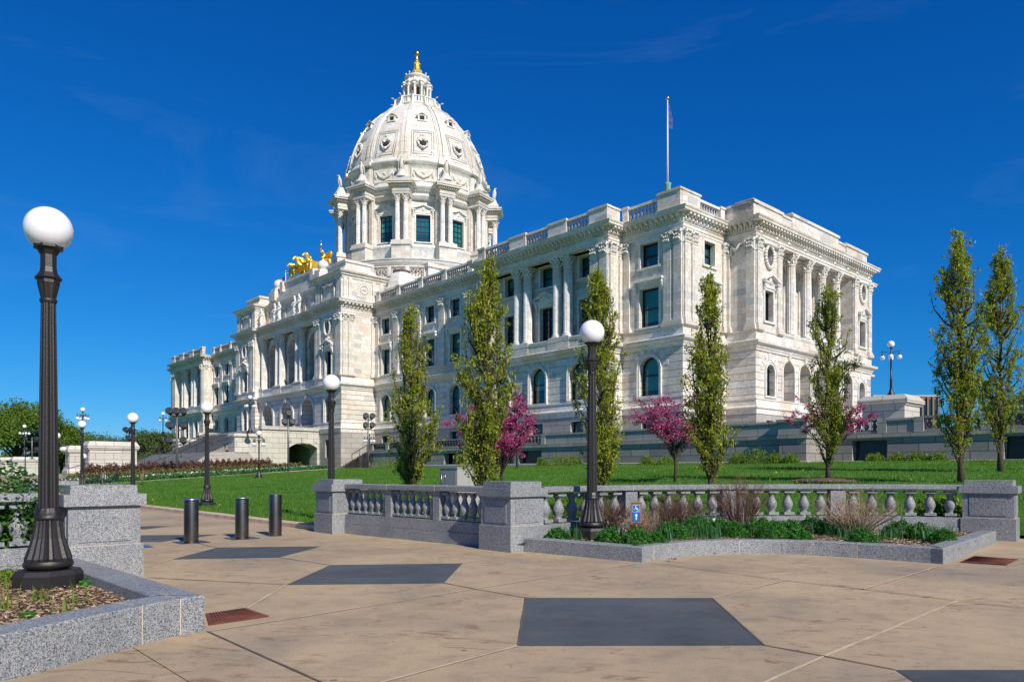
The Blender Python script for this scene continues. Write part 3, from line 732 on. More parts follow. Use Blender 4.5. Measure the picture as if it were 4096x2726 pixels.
# entrance pavilion
for s in (1, -1):
    x = s*12.75
    zone('S', YE, *sorted((s*9.2, s*XE)), [basewin('S', YE, x, 1.2, 3.2, 5.4)] if s > 0 else [], [window('S', YE, x, 7.6, 10.8, 1.45, 'arch')],
         [window('S', YE, x, 13.35, 16.4, 1.5, 'french_ped'), (x-.55, x+.55, 18.55, 20.05)])
    for xx in (9.75, 10.55, 15.0, 15.72): pilaster('S', YE, s*xx, .62)
    pilaster('E' if s > 0 else 'W', s*XE, -21.85*s, .62); pilaster('E' if s > 0 else 'W', s*XE, -21.05*s, .75); pilaster('E' if s > 0 else 'W', s*XE, -17.95*s, .5)
    ax, q = ('E', 1) if s > 0 else ('W', -1); zone(ax, s*XE, *sorted((q*YE, q*YA)))
    # inner returns of the pavilions
    ax = 'W' if s > 0 else 'E'; zone(ax, s*9.2, *sorted((YE*(-1 if ax == 'W' else 1), YBAY*(-1 if ax == 'W' else 1))))
    # wreathed oval opening
    w = MB(); M0 = Matrix.Translation((x, YE-.12, 19.3))
    for k in range(22):
        a0 = 2*pi*k/22; w.ball((x+.72*cos(a0), YE-.14, 19.3+.98*sin(a0)), .17, 7, 5)
    w.tube([(x-.5, YE-.15, 17.95), (x-.1, YE-.2, 17.8), (x+.5, YE-.15, 18.0)], .13, 6); w.tube([(x-1.3, YE-.14, 20.3), (x-.6, YE-.2, 20.15), (x, YE-.2, 20.35), (x+.6, YE-.2, 20.15), (x+1.3, YE-.14, 20.3)], .14, 6)
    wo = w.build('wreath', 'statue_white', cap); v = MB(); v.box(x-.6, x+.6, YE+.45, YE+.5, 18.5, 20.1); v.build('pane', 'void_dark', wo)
AX3 = (-6.15, 0, 6.15)
facade(gb, 'S', YBAY-.12, -9.2, 9.2, 0, Z_G)
facade(gr, 'S', YBAY, -9.2, 9.2, Z_G, Z_B, [(x-1.7, x+1.7, 6.72, 10.9, True, 1.6) for x in AX3], 1.6, 18)
facade(up, 'S', YBAY, -9.2, 9.2, Z_B, 13.12)
facade(up, 'S', YBAY+1.0, -9.2, 9.2, 13.1, Z_E+.02, [(x-1.62, x+1.62, 13.12, 19.8, True, 1.2) for x in AX3], 1.2, 18)
up.box(-9.2, 9.2, YBAY+.04, YBAY+1.0, 13.05, 13.13)
for s in (1, -1): facade(up, 'W' if s > 0 else 'E', s*9.2-.003*s, *sorted((YBAY*(-1 if s > 0 else 1), (YBAY+1.0)*(-1 if s > 0 else 1))), 13.1, Z_E)
for x in AX3:
    a_ = MB(); frame_arch(a_, 1.62, 19.8-1.62, 19.8, .42, -.10, .05, 18, legs=False); a_.box(-2.1, -1.62, -.14, .05, 17.95, 18.18); a_.box(1.62, 2.1, -.14, .05, 17.95, 18.18)
    a_.box(-.3, .3, -.34, .05, 19.85, 20.5)
    a_.build('archivolt', 'marble_plain', cap, True, (x, YBAY+1.0, 0))
    a_ = MB(); frame_arch(a_, 1.7, 10.9-1.7, 10.9, .45, -.14, .05, 18, bottom=6.72); a_.box(-.28, .28, -.36, .05, 10.95, 11.45)
    a_.build('archivolt', 'marble_plain', cap, True, (x, YBAY, 0))
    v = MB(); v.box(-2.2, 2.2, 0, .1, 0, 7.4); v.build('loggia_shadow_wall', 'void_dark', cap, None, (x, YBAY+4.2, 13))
    v = MB(); v.box(-1.8, 1.8, 0, .1, 0, 4.4)
    v.box(-1.5, 1.5, -.05, -.002, 0, 3.4); v.build('doorway', 'marble_plain', cap, True, (x, YBAY+1.62, 6.7))
lg = MB(); lg.box(-9.2, 9.2, YBAY+2.2, YBAY+2.25, 12.5, 12.6); 
for x in (-9.1, -3.08, 3.08, 9.1): lg.box(x-1.4, x+1.4, YBAY+2.2, YBAY+2.6, 13, 20.6)
lg.box(-9.2, 9.2, YBAY+1.1, YBAY+4.3, 20.1, 20.3); lg.build('loggia_piers', 'marble', cap, True)
for xx in (-8.35, -3.73, -2.43, 2.43, 3.73, 8.35): column(xx, YBAY+.42, 13.35)
pm = MB()
for x0, x1 in ((-9.15, -7.75), (-4.4, -1.76), (1.76, 4.4), (7.75, 9.15)): pm.box(x0, x1, YBAY-.12, YBAY+.98, 12.4, 13.36)
split_build(pm, 'column_pedestal', 'marble')
for x0, x1 in ((-7.75, -4.4), (-1.76, 1.76), (4.4, 7.75)): balustrade((x0, YBAY+.12), (x1, YBAY+.12), 12.38, 13.34, pitch=.30, th=.28)
# east end pavilion sides
zone('E', XA, YA, -YB, [basewin('E', XA, -13.9, 1.4)], [window('E', XA, -13.9, 7.7, 10.9, 1.7, 'arch')], [window('E', XA, -13.9, 13.35, 16.5, 1.7, 'sash_hood'), window('E', XA, -13.9, 18.35, 20.3, 1.55, 'sash')])
for u in (-17.15, -16.15, -11.75): pilaster('E', XA, u, .72 if u < -12 else .5)
zone('E', XA, YB, 17.6)
zone('S', -YB, XA, XB); pilaster('S', -YB, XB-.42, .72); pilaster('S', -YB, XA+.25, .4)
rp = MB(); rp.tube([(XA+.6, -YB-.1, 20.35), (XA+1.0, -YB-.14, 19.85), (XA+1.5, -YB-.14, 20.3)], .16, 6); rp.tube([(XA+.6, -YB-.08, 20.3), (XA+.6, -YB-.1, 19.5)], .14, 6); rp.box(XA+.45, XB-.95, -YB-.05, -YB+.02, 19.35, 20.55)
rp.build('wreath', 'statue_stone', cap)
for s in (1, -1):
    y = s*9.3
    zone('E', XB, *sorted((s*7.2, s*YB)), [basewin('E', XB, y, 1.2, 4.9, 5.75)], [window('E', XB, s*9.1, 7.8, 10.45, 1.35, 'arch')], [window('E', XB, y, 14.0, 16.55, 1.35, 'french_ped'), (y-.5, y+.5, 18.7, 20.15)])
    for u in (10.95, 7.6): pilaster('E', XB, s*u, .72)
    w = MB()
    for k in range(22):
        a0 = 2*pi*k/22; w.ball((XB+.12, y+.66*cos(a0), 19.4+.92*sin(a0)), .16, 7, 5)
    w.tube([(XB+.12, y-1.2, 20.35), (XB+.2, y-.5, 20.4), (XB+.2, y+.5, 20.4), (XB+.12, y+1.2, 20.35)], .15, 6)
    wo = w.build('wreath', 'statue_white', cap); v = MB(); v.box(XB-.5, XB-.45, y-.55, y+.55, 18.6, 20.2); v.build('pane', 'void_dark', wo)
facade(gb, 'E', XB, -7.2, 7.2, 0, Z_G)
facade(gr, 'E', XB-.004, -7.2, 7.2, Z_G, Z_B, [(y-1.0, y+1.0, 6.72, 11.0, True, 1.5) for y in (-5.9, -2.95, 0, 2.95, 5.9)], 1.5, 16)
facade(up, 'E', XB-.02, -7.2, 7.2, Z_B, 13.12)
for y in (-5.9, -2.95, 0, 2.95, 5.9):
    a_ = MB(); frame_arch(a_, 1.0, 10.0, 11.0, .2, -.08, .05, 14, bottom=6.9); a_.box(-.2, .2, -.2, .05, 11.05, 11.6); a_.build('archivolt', 'marble_plain', cap, True, (XB-.004, y, 0), pi/2)
bk = MB(); bk.box(XB-1.75, XB-1.65, -7.2, 7.2, Z_G, Z_B); bk.box(XB-2.85, XB, -7.2, 7.2, 13.0, 13.12); bk.box(XB-2.9, XB-.6, -7.2, 7.2, 20.45, 20.66)
bk.box(XB-3.0, XB-.05, 7.2, 7.3, 13.1, 20.6); bk.box(XB-3.0, XB-.05, -7.3, -7.2, 13.1, 20.6)
facade(bk, 'E', XB-2.7, -7.2, 7.2, 13.1, 20.6, [window('E', XB-2.7, y, 13.4, 16.5, 1.3, 'french') for y in (-5.9, -2.95, 0, 2.95, 5.9)]+[window('E', XB-2.7, y, 18.4, 20.0, 1.2, 'sash') for y in (-5.9, -2.95, 0, 2.95, 5.9)])
bk.build('loggia_back_wall', 'marble', cap, True)
for y in (-4.47, -1.49, 1.49, 4.47):
    column(XB-.52, y, 13.35); pilaster('E', XB-2.7, y, .7, z0=13.12)
pm = MB()
for y in (-4.47, -1.49, 1.49, 4.47): pm.box(XB-1.1, XB+.10, y-.62, y+.62, 12.4, 13.36)
for y in (-6.9, 6.9): pm.box(XB-1.1, XB+.10, y-.32, y+.32, 12.4, 13.36)
split_build(pm, 'column_pedestal', 'marble')
for y0, y1 in ((-6.58, -5.09), (-3.85, -2.11), (-.87, .87), (2.11, 3.85), (5.09, 6.58)): balustrade((XB-.1, y0), (XB-.1, y1), 12.38, 13.34, pitch=.28, th=.26)
# hidden north and west sides close the volume
for mbx, z0, z1 in ((gb, 0, Z_G), (gr, Z_G, Z_B), (up, Z_B, Z_E+.02)):
    mbx.add([(XA,17.6,z0),(-XA,17.6,z0),(-XA,17.6,z1),(XA,17.6,z1)], [(0,1,2,3)])
    mbx.add([(-XA,17.6,z0),(-XA,YA,z0),(-XA,YA,z1),(-XA,17.6,z1)], [(0,1,2,3)])
    mbx.add([(-XB,YB,z0),(-XB,-YB,z0),(-XB,-YB,z1),(-XB,YB,z1)], [(0,1,2,3)]); mbx.add([(-XB,-YB,z0),(-XA,-YB,z0),(-XA,-YB,z1),(-XB,-YB,z1)], [(0,1,2,3)])
    mbx.add([(XB,YB,z0),(XA,YB,z0),(XA,YB,z1),(XB,YB,z1)], [(0,1,2,3)])
gb.build('wall', 'granite_base', cap, True); gr.build('wall', 'marble_rust', cap, True); up.build('wall', 'marble', cap, True)
m = MB(); m.prism([(x*.995, y) for x, y in FOOT], 22.18, 22.27); m.build('roof', 'roof_grey', cap)

# ---- parapets ------------------------------------------------------
posts = MB(); ZP0, ZP1 = 22.28, 23.62
def post(x, y, w=.8, d=.55, top=None):
    top = top or ZP1+.12
    posts.box(x-w/2-.07, x+w/2+.07, y-d/2-.07, y+d/2+.07, ZP0, ZP0+.24); posts.box(x-w/2, x+w/2, y-d/2, y+d/2, ZP0+.24, top-.20)
    posts.box(x-w/2-.08, x+w/2+.08, y-d/2-.08, y+d/2+.08, top-.20, top-.06); posts.box(x-w/2-.02, x+w/2+.02, y-d/2-.02, y+d/2+.02, top-.06, top)
for s in (1, -1):
    yy = YA+.1
    xs = [16.9, 21.3, 25.9, 30.4, 35.0, 38.2]
    for x in xs: post(s*x, yy, .75)
    for x0, x1 in zip(xs, xs[1:]):
        p = [(s*(x0+.38), yy), (s*(x1-.38), yy)]; balustrade(*(p if s > 0 else p[::-1]), ZP0, ZP1)
    yy = YD+.1; blk = [(39.0, 1.0), (44.3, 2.2), (49.5, 2.2), (54.3, 2.0)]
    for x, w in blk: post(s*x, yy, w)
    for (x0, w0), (x1, w1) in zip(blk, blk[1:]):
        p = [(s*(x0+w0/2), yy), (s*(x1-w1/2), yy)]; balustrade(*(p if s > 0 else p[::-1]), ZP0, ZP1)
    post(s*54.95, (YD+YA)/2-.1, .6, 1.5); post(s*55.75, YA+.1, .55)
    post(s*60.2, YA+.1, 2.2, .6, 23.95)
    p = [(s*56.0, YA+.1), (s*59.1, YA+.1)]; balustrade(*(p if s > 0 else p[::-1]), ZP0, ZP1)
    post(s*61.05, -16.35, .6, 2.5, 23.93); post(s*61.05, -11.75, .6, .6)
    p = [(s*61.05, -15.1), (s*61.05, -12.05)]; balustrade(p[0], p[1], ZP0, ZP1)
    # solid parapet of the end block, in steps
    for y0, y1, t_ in ((-11.2, -6.4, 23.95), (6.4, 11.2, 23.95), (-4.6, 4.6, 24.3)):
        posts.box(*sorted((s*(XB-.3), s*(XB-2.2))), y0, y1, 22.2, t_-.32); posts.box(*sorted((s*(XB-.18), s*(XB-2.3))), y0-.1, y1+.1, t_-.32, t_-.1); posts.box(*sorted((s*(XB-.45), s*(XB-2.1))), y0+.2, y1-.2, t_-.1, t_+.12)
    for y0, y1 in ((-6.4, -4.6), (4.6, 6.4)): posts.box(*sorted((s*(XB-.4), s*(XB-1.8))), y0, y1, 22.2, 23.6); posts.box(*sorted((s*(XB-.3), s*(XB-1.9))), y0, y1, 23.6, 23.78)
    posts.box(*sorted((s*(XA-.4), s*(XB-.31))), -11.2, -10.6, 22.2, 23.6); posts.box(*sorted((s*(XA-.5), s*(XB-.19))), -11.3, -10.5, 23.63, 23.85)
    posts.box(*sorted((s*(XA-3), s*(XB-2.1))), -11, 11, 22.2, 23.3)
split_build(posts, 'parapet_block', 'marble')

# ---- attic over the entrance --------------------------------------
at = MB()
for s in (1, -1):
    x0, x1 = sorted((s*9.3, s*15.95))
    at.box(x0, x1, -22.15, -16.2, 22.25, 25.0)
    for xx in (9.55, 10.2, 15.0, 15.65): at.box(s*xx-.24, s*xx+.24, -22.3, -22.14, 22.5, 24.95)
    for yy in (-21.8, -21.1, -17.8, -16.7): at.box(*sorted((s*15.94, s*16.10)), yy-.24, yy+.24, 22.5, 24.95)
    P4 = [(x0, -16.2), (x0, -22.15), (x1, -22.15), (x1, -16.2)]
    at.sweep(P4, [(0, 22.25), (.22, 22.27), (.22, 22.5), (.06, 22.6), (0, 22.62)], True)
    at.sweep(P4, [(0, 24.9), (.10, 24.95), (.10, 25.2), (.28, 25.3), (.30, 25.45), (.55, 25.6), (.6, 25.78), (.1, 25.95)], True)
    at.box(x0, x1, -22.1, -16.25, 24.95, 25.93)
    along(P4, .28, lambda M: at.box(-.08, .08, -.26, -.08, 25.26, 25.42, M))
    at.taper(x0+.5, x1-.5, -21.7, -16.8, 25.93, 26.7, .55); at.box(x0+1.05, x1-1.05, -21.1, -17.4, 26.7, 27.2); at.box(x0+.9, x1-.9, -21.25, -17.2, 27.2, 27.5)
at.box(-9.3, 9.3, -20.55, -16.2, 22.25, 25.2); at.sweep([(-9.3, -20.55), (9.3, -20.55)], [(0, 24.95), (.12, 25.0), (.3, 25.2), (.34, 25.4), (.5, 25.55), (.5, 25.7), (0, 25.85)])
at.box(-9.3, 9.3, -20.5, -15.5, 25.2, 25.83)
along([(-9.3, -20.55), (9.3, -20.55)], .28, lambda M: at.box(-.08, .08, -.28, -.1, 25.05, 25.22, M))
for x in (-8.4, -5.3, -3.0, -.6, 3.0, 5.4, 8.5): at.box(x-.35, x+.35, -20.68, -20.54, 22.4, 24.9)
for x0, x1 in ((-7.8, -5.9), (-2.2, 2.2), (5.9, 7.8)): at.box(x0, x1, -20.62, -20.54, 22.8, 24.5)
at.box(-7.6, 7.6, -20.6, -14, 25.85, 26.45); at.box(-6.9, 6.9, -20.3, -14, 26.45, 27.1)
at.box(-5.0, 5.0, -20.0, -12.5, 27.1, 28.3); at.box(-5.2, 5.2, -20.2, -12.3, 28.3, 28.55)
for s in (1, -1):
    at.box(s*4.6-.45, s*4.6+.45, -20.45, -19.4, 27.1, 28.6)
    at.box(s*6.7-.95, s*6.7+.95, -20.9, -18.8, 26.1, 27.4); at.box(s*6.7-.75, s*6.7+.75, -20.7, -19.0, 27.4, 27.9)
at.build('attic', 'marble', cap, True)
for s in (1, -1):
    g = MB(); g.ball((s*6.7, -19.8, 28.65), .72, 20, 12); g.lathe([(.62, 0), (.66, .12), (.4, .3)], 14, (s*6.7, -19.8, 27.9)); g.build('stone_globe', 'statue_white', cap)
# wreath panels of the attic with the letter M
pn = MB(); cx_, cz_ = -19.15, 23.85
for k in range(20): a0 = 2*pi*k/20; pn.ball((16.0, cx_+.52*cos(a0), cz_+.52*sin(a0)), .12, 6, 4)
for k in range(14):
    a0 = 2*pi*k/14; pn.ball((16.0, cx_+.82*cos(a0)*(1.05), cz_+.78*sin(a0)), .10, 6, 4, (.6, 1, 1))
pn.box(15.93, 15.99, cx_-1.0, cx_+1.0, cz_-.95, cz_+.95); po = pn.build('wreath', 'statue_stone', cap)
lt = MB()
for p_, q_ in (((-.2, -.2), (-.2, .2)), ((-.2, .2), (0, -.1)), ((0, -.1), (.2, .2)), ((.2, .2), (.2, -.2))): lt.tube([(16.02, cx_+p_[0], cz_+p_[1]), (16.02, cx_+q_[0], cz_+q_[1])], .04, 5)
lt.build('letter', 'statue_stone', po)
for s in (1, -1):
    w = MB(); xc = s*12.6
    w.tube([(xc-1.5, -22.25, 24.8), (xc-.8, -22.35, 24.3), (xc, -22.3, 24.65), (xc+.8, -22.35, 24.3), (xc+1.5, -22.25, 24.8)], .17, 7)
    for d in (-1.6, 1.6): w.tube([(xc+d, -22.25, 24.7), (xc+d, -22.28, 22.8)], .11, 6)
    w.box(xc-1.2, xc+1.2, -22.22, -22.14, 22.85, 24.1); w.build('wreath', 'statue_stone', cap)
# little octagonal stair dome on the roof
DX, DY = 12.3, -11.2
g = MB(); g.lathe([(2.45, 22.3), (2.45, 25.4), (2.6, 25.5), (2.6, 25.8), (2.25, 25.9)], 8, (DX, DY, 0), False)
g.lathe([(2.2, 25.9), (2.05, 26.7), (1.65, 27.5), (1.05, 28.1)], 8, (DX, DY, 0), False); so_ = g.build('stair_dome', 'marble_dome', cap, True)
g = MB(); g.lathe([(1.15, 28.05), (1.2, 28.3), (.6, 28.5), (.15, 28.65)], 8, (DX, DY, 0), False); g.build('vent_cap', 'copper_brown', so_)
# ================================================================== DOME
dm = bpy.data.objects.new('great_dome', None); COL.objects.link(dm); dm.parent = cap; dm.location = (-.25, 0, 0); dm.scale = (.985, .985, 1)
def dpart(mb, name, mat, uv=None, parent=None, loc=None, rot=None): return mb.build(name, mat, parent or dm, uv, loc, rot)
DIR = lambda th: (sin(th), -cos(th))        # direction at angle th measured from south towards east
def DM(th): return Matrix.Rotation(th-pi/2, 4, 'Z')   # local +x points outward at angle th
m = MB(); m.lathe([(14.4, 22.2), (14.4, 27.9), (14.6, 28.0), (14.6, 28.35), (14.0, 28.4), (14.0, 30.0), (14.35, 30.2), (14.6, 30.5), (14.6, 30.75)], 96, cap=False)
dpart(m, 'dome_base', 'marble_dome', 14.0)
m = MB(); m.lathe([(14.72, 30.7), (14.72, 30.85), (13.2, 31.25), (11, 31.3)], 96, cap=False); dpart(m, 'base_ledge', 'roof_grey')
# lattice parapet ring panels
m = MB()
for i in range(36):
    th = 2*pi*i/36; M = DM(th)
    m.box(14.2, 14.75, -.28, .28, 28.35, 29.75, M)
    for k in (-.8, 0, .8):
        for a_, b_ in ((-.36, .36), (.36, -.36)):
            m.tube([M @ Vector((14.5, k+a_+ (0), 28.5)), M @ Vector((14.5, k+b_, 29.5))], .05, 4)
        m.box(14.4, 14.6, k-.45, k-.38, 28.4, 29.6, M)
m.lathe([(14.25, 29.58), (14.75, 29.6), (14.75, 29.78), (14.25, 29.8)], 72, cap=False)
dpart(m, 'lattice_parapet', 'marble_plain', True)
# four stepped buttress blocks
for sx, sy in ((1, -1), (-1, -1), (1, 1), (-1, 1)):
    b = MB(); x0, x1 = sorted((sx*10.2, sx*13.6)); y0, y1 = sorted((sy*4.8, sy*12.5)); 
    b.box(*sorted((sx*9.5, sx*13.4)), *sorted((sy*3.0, sy*7.4)), 22.3, 29.6); b.box(*sorted((sx*9.3, sx*13.6)), *sorted((sy*2.9, sy*7.6)), 29.6, 30.1)
    dpart(b, 'buttress', 'marble', True)
m = MB(); m.lathe([(11.6, 31.1), (11.6, 33.2), (11.75, 33.3), (11.75, 33.6), (11.2, 33.85)], 96, cap=False); dpart(m, 'drum_plinth', 'marble_dome', 11.5)
# twelve wall bays with windows
AP = 10.55; HW = AP*math.tan(pi/12)
bay = MB(); facade(bay, 'S', 0, -HW, HW, 33.8, 40.6, [(-1.05, 1.05, 34.35, 38.25)], .55)
bay_me = mesh_of(bay, 'drum_wall', 'marble', True)
for k in range(12):
    th = k*pi/6; d = DIR(th)
    o = link('drum_wall', bay_me, dm, (d[0]*AP, d[1]*AP, 0), th)
    mm = win_proto('dome_ped', 2.1, 3.9); link('window', mm[0], o, (0, 0, 34.35))
    link('frame', mm[1], o, (0, 0, 34.35)); link('surround', mm[2], o, (0, 0, 34.35))
# entablature ring, attic ring, cornice
m = MB(); m.lathe([(10.6, 40.3), (11.0, 40.35), (11.0, 40.75), (11.08, 40.78), (11.08, 40.95), (10.98, 41.0), (10.98, 41.35), (11.2, 41.45), (11.2, 41.62), (11.62, 41.72), (11.7, 41.95), (11.78, 42.1), (10.9, 42.3)], 96, cap=False)
dpart(m, 'drum_entablature', 'marble_dome', 11)
m = MB()
for i in range(200):
    M = DM(2*pi*i/200); m.box(11.1, 11.36, -.085, .085, 41.42, 41.62, M)
m_ = dpart(m, 'drum_dentils', 'marble_plain', True); m_['kind'] = 'stuff'
m = MB(); m.lathe([(10.85, 42.2), (10.85, 45.1), (10.95, 45.15), (11.0, 45.35), (11.3, 45.5), (11.4, 45.75), (11.4, 45.85), (11.05, 46.0), (11.05, 46.35), (10.7, 46.4)], 96, cap=False)
dpart(m, 'attic_ring', 'marble_dome', 11)
COL2 = mesh_of(column_mesh(.345, 5.7, .34, 16), 'column', 'marble_plain', .35); CAP2 = mesh_of(capital_mb(.31, .82), 'capital', 'statue_white')
pier = MB()
pier.box(11.0, 13.05, -1.33, 1.33, 31.0, 33.2); pier.box(11.0, 13.25, -1.48, 1.48, 33.2, 33.45); pier.box(11.0, 13.15, -1.38, 1.38, 33.45, 33.85)
pier.box(10.3, 11.15, -1.15, 1.15, 33.85, 40.4); pier.box(11.15, 11.35, -1.05, -.45, 33.85, 40.4); pier.box(11.15, 11.35, .45, 1.05, 33.85, 40.4)
pier.box(10.9, 12.95, -1.22, 1.22, 40.37, 40.78); pier.box(10.9, 13.02, -1.29, 1.29, 40.78, 40.95); pier.box(10.9, 12.9, -1.18, 1.18, 40.95, 41.42)
pier.box(10.9, 13.15, -1.42, 1.42, 41.45, 41.66); pier.box(10.9, 13.55, -1.85, 1.85, 41.70, 41.92); pier.box(10.9, 13.65, -1.95, 1.95, 41.92, 42.12)
for i in range(9): pier.box(13.1, 13.32, -1.4+i*.32-.02, -1.25+i*.32, 41.47, 41.64)
for i in range(7):
    for s in (-1, 1): pier.box(11.2+i*.3, 11.35+i*.3, *sorted((s*1.38, s*1.6)), 41.47, 41.64)
pier.box(11.2, 13.1, -1.3, 1.3, 42.12, 42.75)
pier_me = mesh_of(pier, 'drum_pier', 'marble', True)
cone = MB(); cone.lathe([(1.15, 0), (1.0, .12), (.72, .5), (.5, .95), (.44, 1.15)], 14)
cone_me = mesh_of(cone, 'pier_mound', 'statue_stone')
rib = MB()
PROF = [(10.78, 46.0), (10.72, 47.0), (10.40, 48.7), (9.95, 50.0), (9.5, 51.1), (8.9, 52.3), (8.2, 53.4), (7.45, 54.4), (6.7, 55.2), (5.75, 56.1), (4.9, 56.7), (4.15, 57.2), (3.7, 57.5)]
for i, ((r0, z0), (r1, z1)) in enumerate(zip(PROF, PROF[1:])):
    for s in (-1, 1):
        w0, w1 = .19+.28*r0/10.7, .19+.28*r1/10.7; g0, g1 = .07*r0/10.7+.03, .07*r1/10.7+.03
        for (a0, b0, a1, b1, h_) in ((g0, w0, g1, w1, .24), (w0, w0*1.45, w1, w1*1.45, .12)):
            V = [(r0-.3, s*a0, z0), (r0+h_, s*a0, z0+.02), (r0+h_, s*b0, z0+.02), (r0-.3, s*b0, z0), (r1-.3, s*a1, z1), (r1+h_*.8, s*a1, z1+h_*.6), (r1+h_*.8, s*b1, z1+h_*.6), (r1-.3, s*b1, z1)]
            rib.add(V, [(1,2,6,5), (0,1,5,4), (2,3,7,6)] if s > 0 else [(1,5,6,2), (0,4,5,1), (2,6,7,3)])
rib_me = mesh_of(rib, 'rib', 'marble_plain', True)
att = MB(); att.box(10.7, 11.1, -.75, .75, 42.2, 45.1); att.box(10.7, 11.22, -.5, .5, 42.2, 45.1); att.box(10.7, 11.65, -.85, .85, 45.45, 45.9); att.box(10.7, 11.25, -.75, .75, 45.9, 46.45)
att_me = mesh_of(att, 'attic_pilaster', 'marble_plain', True)
sw = MB()   # star and garland panel
sw.box(10.82, 10.93, -1.75, 1.75, 42.95, 44.75)
for k in range(5):
    a0 = pi/2+2*pi*k/5; c_, s_ = cos(a0), sin(a0); sw.add([(10.93, -s_*.15, 44.1+c_*.15*1), (10.93, s_*.15, 44.1-c_*.15), (10.93, c_*.52, 44.1+s_*.52), (11.08, 0, 44.1)], [(0,2,3), (2,1,3)])
sw.tube([(11.0, -1.3, 44.4), (11.02, -.8, 43.75), (11.05, 0, 43.4), (11.02, .8, 43.75), (11.0, 1.3, 44.4)], .17, 6); sw.ball((11.0, -1.4, 43.8), .2, 6, 5, (.6, 1, 2)); sw.ball((11.0, 1.4, 43.8), .2, 6, 5, (.6, 1, 2))
sw_me = mesh_of(sw, 'garland_panel', 'statue_stone')
def surf(z):
    for (r0, z0), (r1, z1) in zip(PROF, PROF[1:]):
        if z0 <= z <= z1: t_ = (z-z0)/(z1-z0); return r0+(r1-r0)*t_, math.atan2(r0-r1, z1-z0)
ocu = MB()   # oculus with shell hood; local x outward, z up along the surface
for k in range(24):
    a0 = 2*pi*k/24; rr = .13 if k % 2 else .16; ocu.ball((.16, .78*cos(a0), .95*sin(a0)), rr, 7, 5)
for k in range(-5, 6):
    a0 = pi/2+k*pi/12; ocu.tube([(.02, .15*cos(a0), .05+.2*sin(a0)), (.30, .72*cos(a0), .88*sin(a0))], [.05, .10], 5)
ocu.ball((.3, 0, .98), .24, 8, 6); ocu.ball((.3, -.3, .95), .16, 7, 5); ocu.ball((.3, .3, .95), .16, 7, 5); ocu.ball((.2, 0, -1.05), .3, 8, 6, (.6, 1, .7))
ocu_me = mesh_of(ocu, 'oculus', 'statue_white')
od = MB(); od.lathe([(0, .03), (.5, .03), (.5, .1), (0, .1)], 16, M=Matrix.Translation((0, 0, -.25)) @ Matrix.Rotation(pi/2, 4, 'Y')); od_me = mesh_of(od, 'opening', 'void_dark')
op = MB()
for w_, h_, t_ in ((1.35, 1.75, .06), (1.65, 2.1, .05)):
    op.box(0, .05, -w_, w_, h_-t_, h_); op.box(0, .05, -w_, w_, -h_, -h_+t_); op.box(0, .05, -w_, -w_+t_, -h_, h_); op.box(0, .05, w_-t_, w_, -h_, h_)
op_me = mesh_of(op, 'sunk_panel', 'concrete')
dor = MB(); dor.box(-.3, .30, -.62, -.36, -.35, .35); dor.box(-.3, .30, .36, .62, -.35, .35); dor.box(-.3, .36, -.7, .7, -.48, -.35); dor.box(-.4, .36, -.72, .72, .35, .45)
for s in (-1, 1):
    V = [(-.7, 0, .95), (.42, 0, .95), (.42, s*.85, .42), (-.7, s*.85, .42), (-.7, 0, .82), (.42, 0, .82), (.42, s*.85, .30), (-.7, s*.85, .30)]
    F = [(0,3,2,1), (4,5,6,7), (1,2,6,5), (2,3,7,6)]; dor.add(V, F if s < 0 else [tuple(reversed(f)) for f in F])
dor_me = mesh_of(dor, 'dormer', 'statue_white'); dd = MB(); dd.box(-.3, .12, -.36, .36, -.35, .35); dd_me = mesh_of(dd, 'opening', 'void_dark')
m = MB(); m.lathe(PROF, 96, cap=False); dpart(m, 'dome_shell', 'marble_dome', 9)
for k in range(12):
    th = rad(15)+k*pi/6
    o = link('drum_pier', pier_me, dm, (0, 0, 0), th-pi/2); link('pier_mound', cone_me, o, (12.2, 0, 42.75))
    for t_ in (-.6, .6):
        c_ = link('column', COL2, dm, tuple((DM(th) @ Vector((12.45, t_, 33.85)))[:]), th-pi/2); link('capital', CAP2, c_, (0, 0, 5.7))
    link('rib', rib_me, dm, (0, 0, 0), th-pi/2); link('attic_pilaster', att_me, dm, (0, 0, 0), th-pi/2)
    th2 = k*pi/6; link('garland_panel', sw_me, dm, (0, 0, 0), th2-pi/2)
    for z, me_, hole, up_ in ((48.75, ocu_me, od_me, 0), (52.9, dor_me, dd_me, 1)):
        r_, tilt = surf(z); tl = tilt if not up_ else tilt*.35
        p = DM(th2) @ Vector((r_, 0, z)); e = (Matrix.Rotation(th2-pi/2, 3, 'Z') @ Matrix.Rotation(-tl, 3, 'Y')).to_euler()
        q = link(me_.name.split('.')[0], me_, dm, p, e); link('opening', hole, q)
        if not up_: link('sunk_panel', op_me, dm, p, e)
# balcony and lantern
m = MB(); m.lathe([(3.7, 57.4), (3.4, 57.6), (3.4, 57.75), (3.55, 57.85), (3.55, 58.0), (2.6, 58.05)], 48, cap=False)
m.lathe([(3.3, 58.75), (3.55, 58.78), (3.55, 58.95), (3.3, 58.98)], 48, cap=False)
for i in range(48):
    M = DM(2*pi*i/48); m.box(3.36, 3.48, -.13, .13, 58.0, 58.76, M)
for i in range(12):
    M = DM(rad(15)+2*pi*i/12); m.box(3.3, 3.62, -.2, .2, 57.6, 59.05, M)
dpart(m, 'balcony', 'statue_white')
bt = MB(); bt.tube([(4.3, 0, 57.25), (3.95, 0, 57.6), (3.7, 0, 58.3), (3.62, 0, 58.95), (3.9, 0, 59.1)], [.25, .22, .13, .12, .09], 6); bt.ball((4.05, 0, 59.15), .13, 6, 4, (2.0, .8, .6))
bt_me = mesh_of(bt, 'console', 'statue_white')
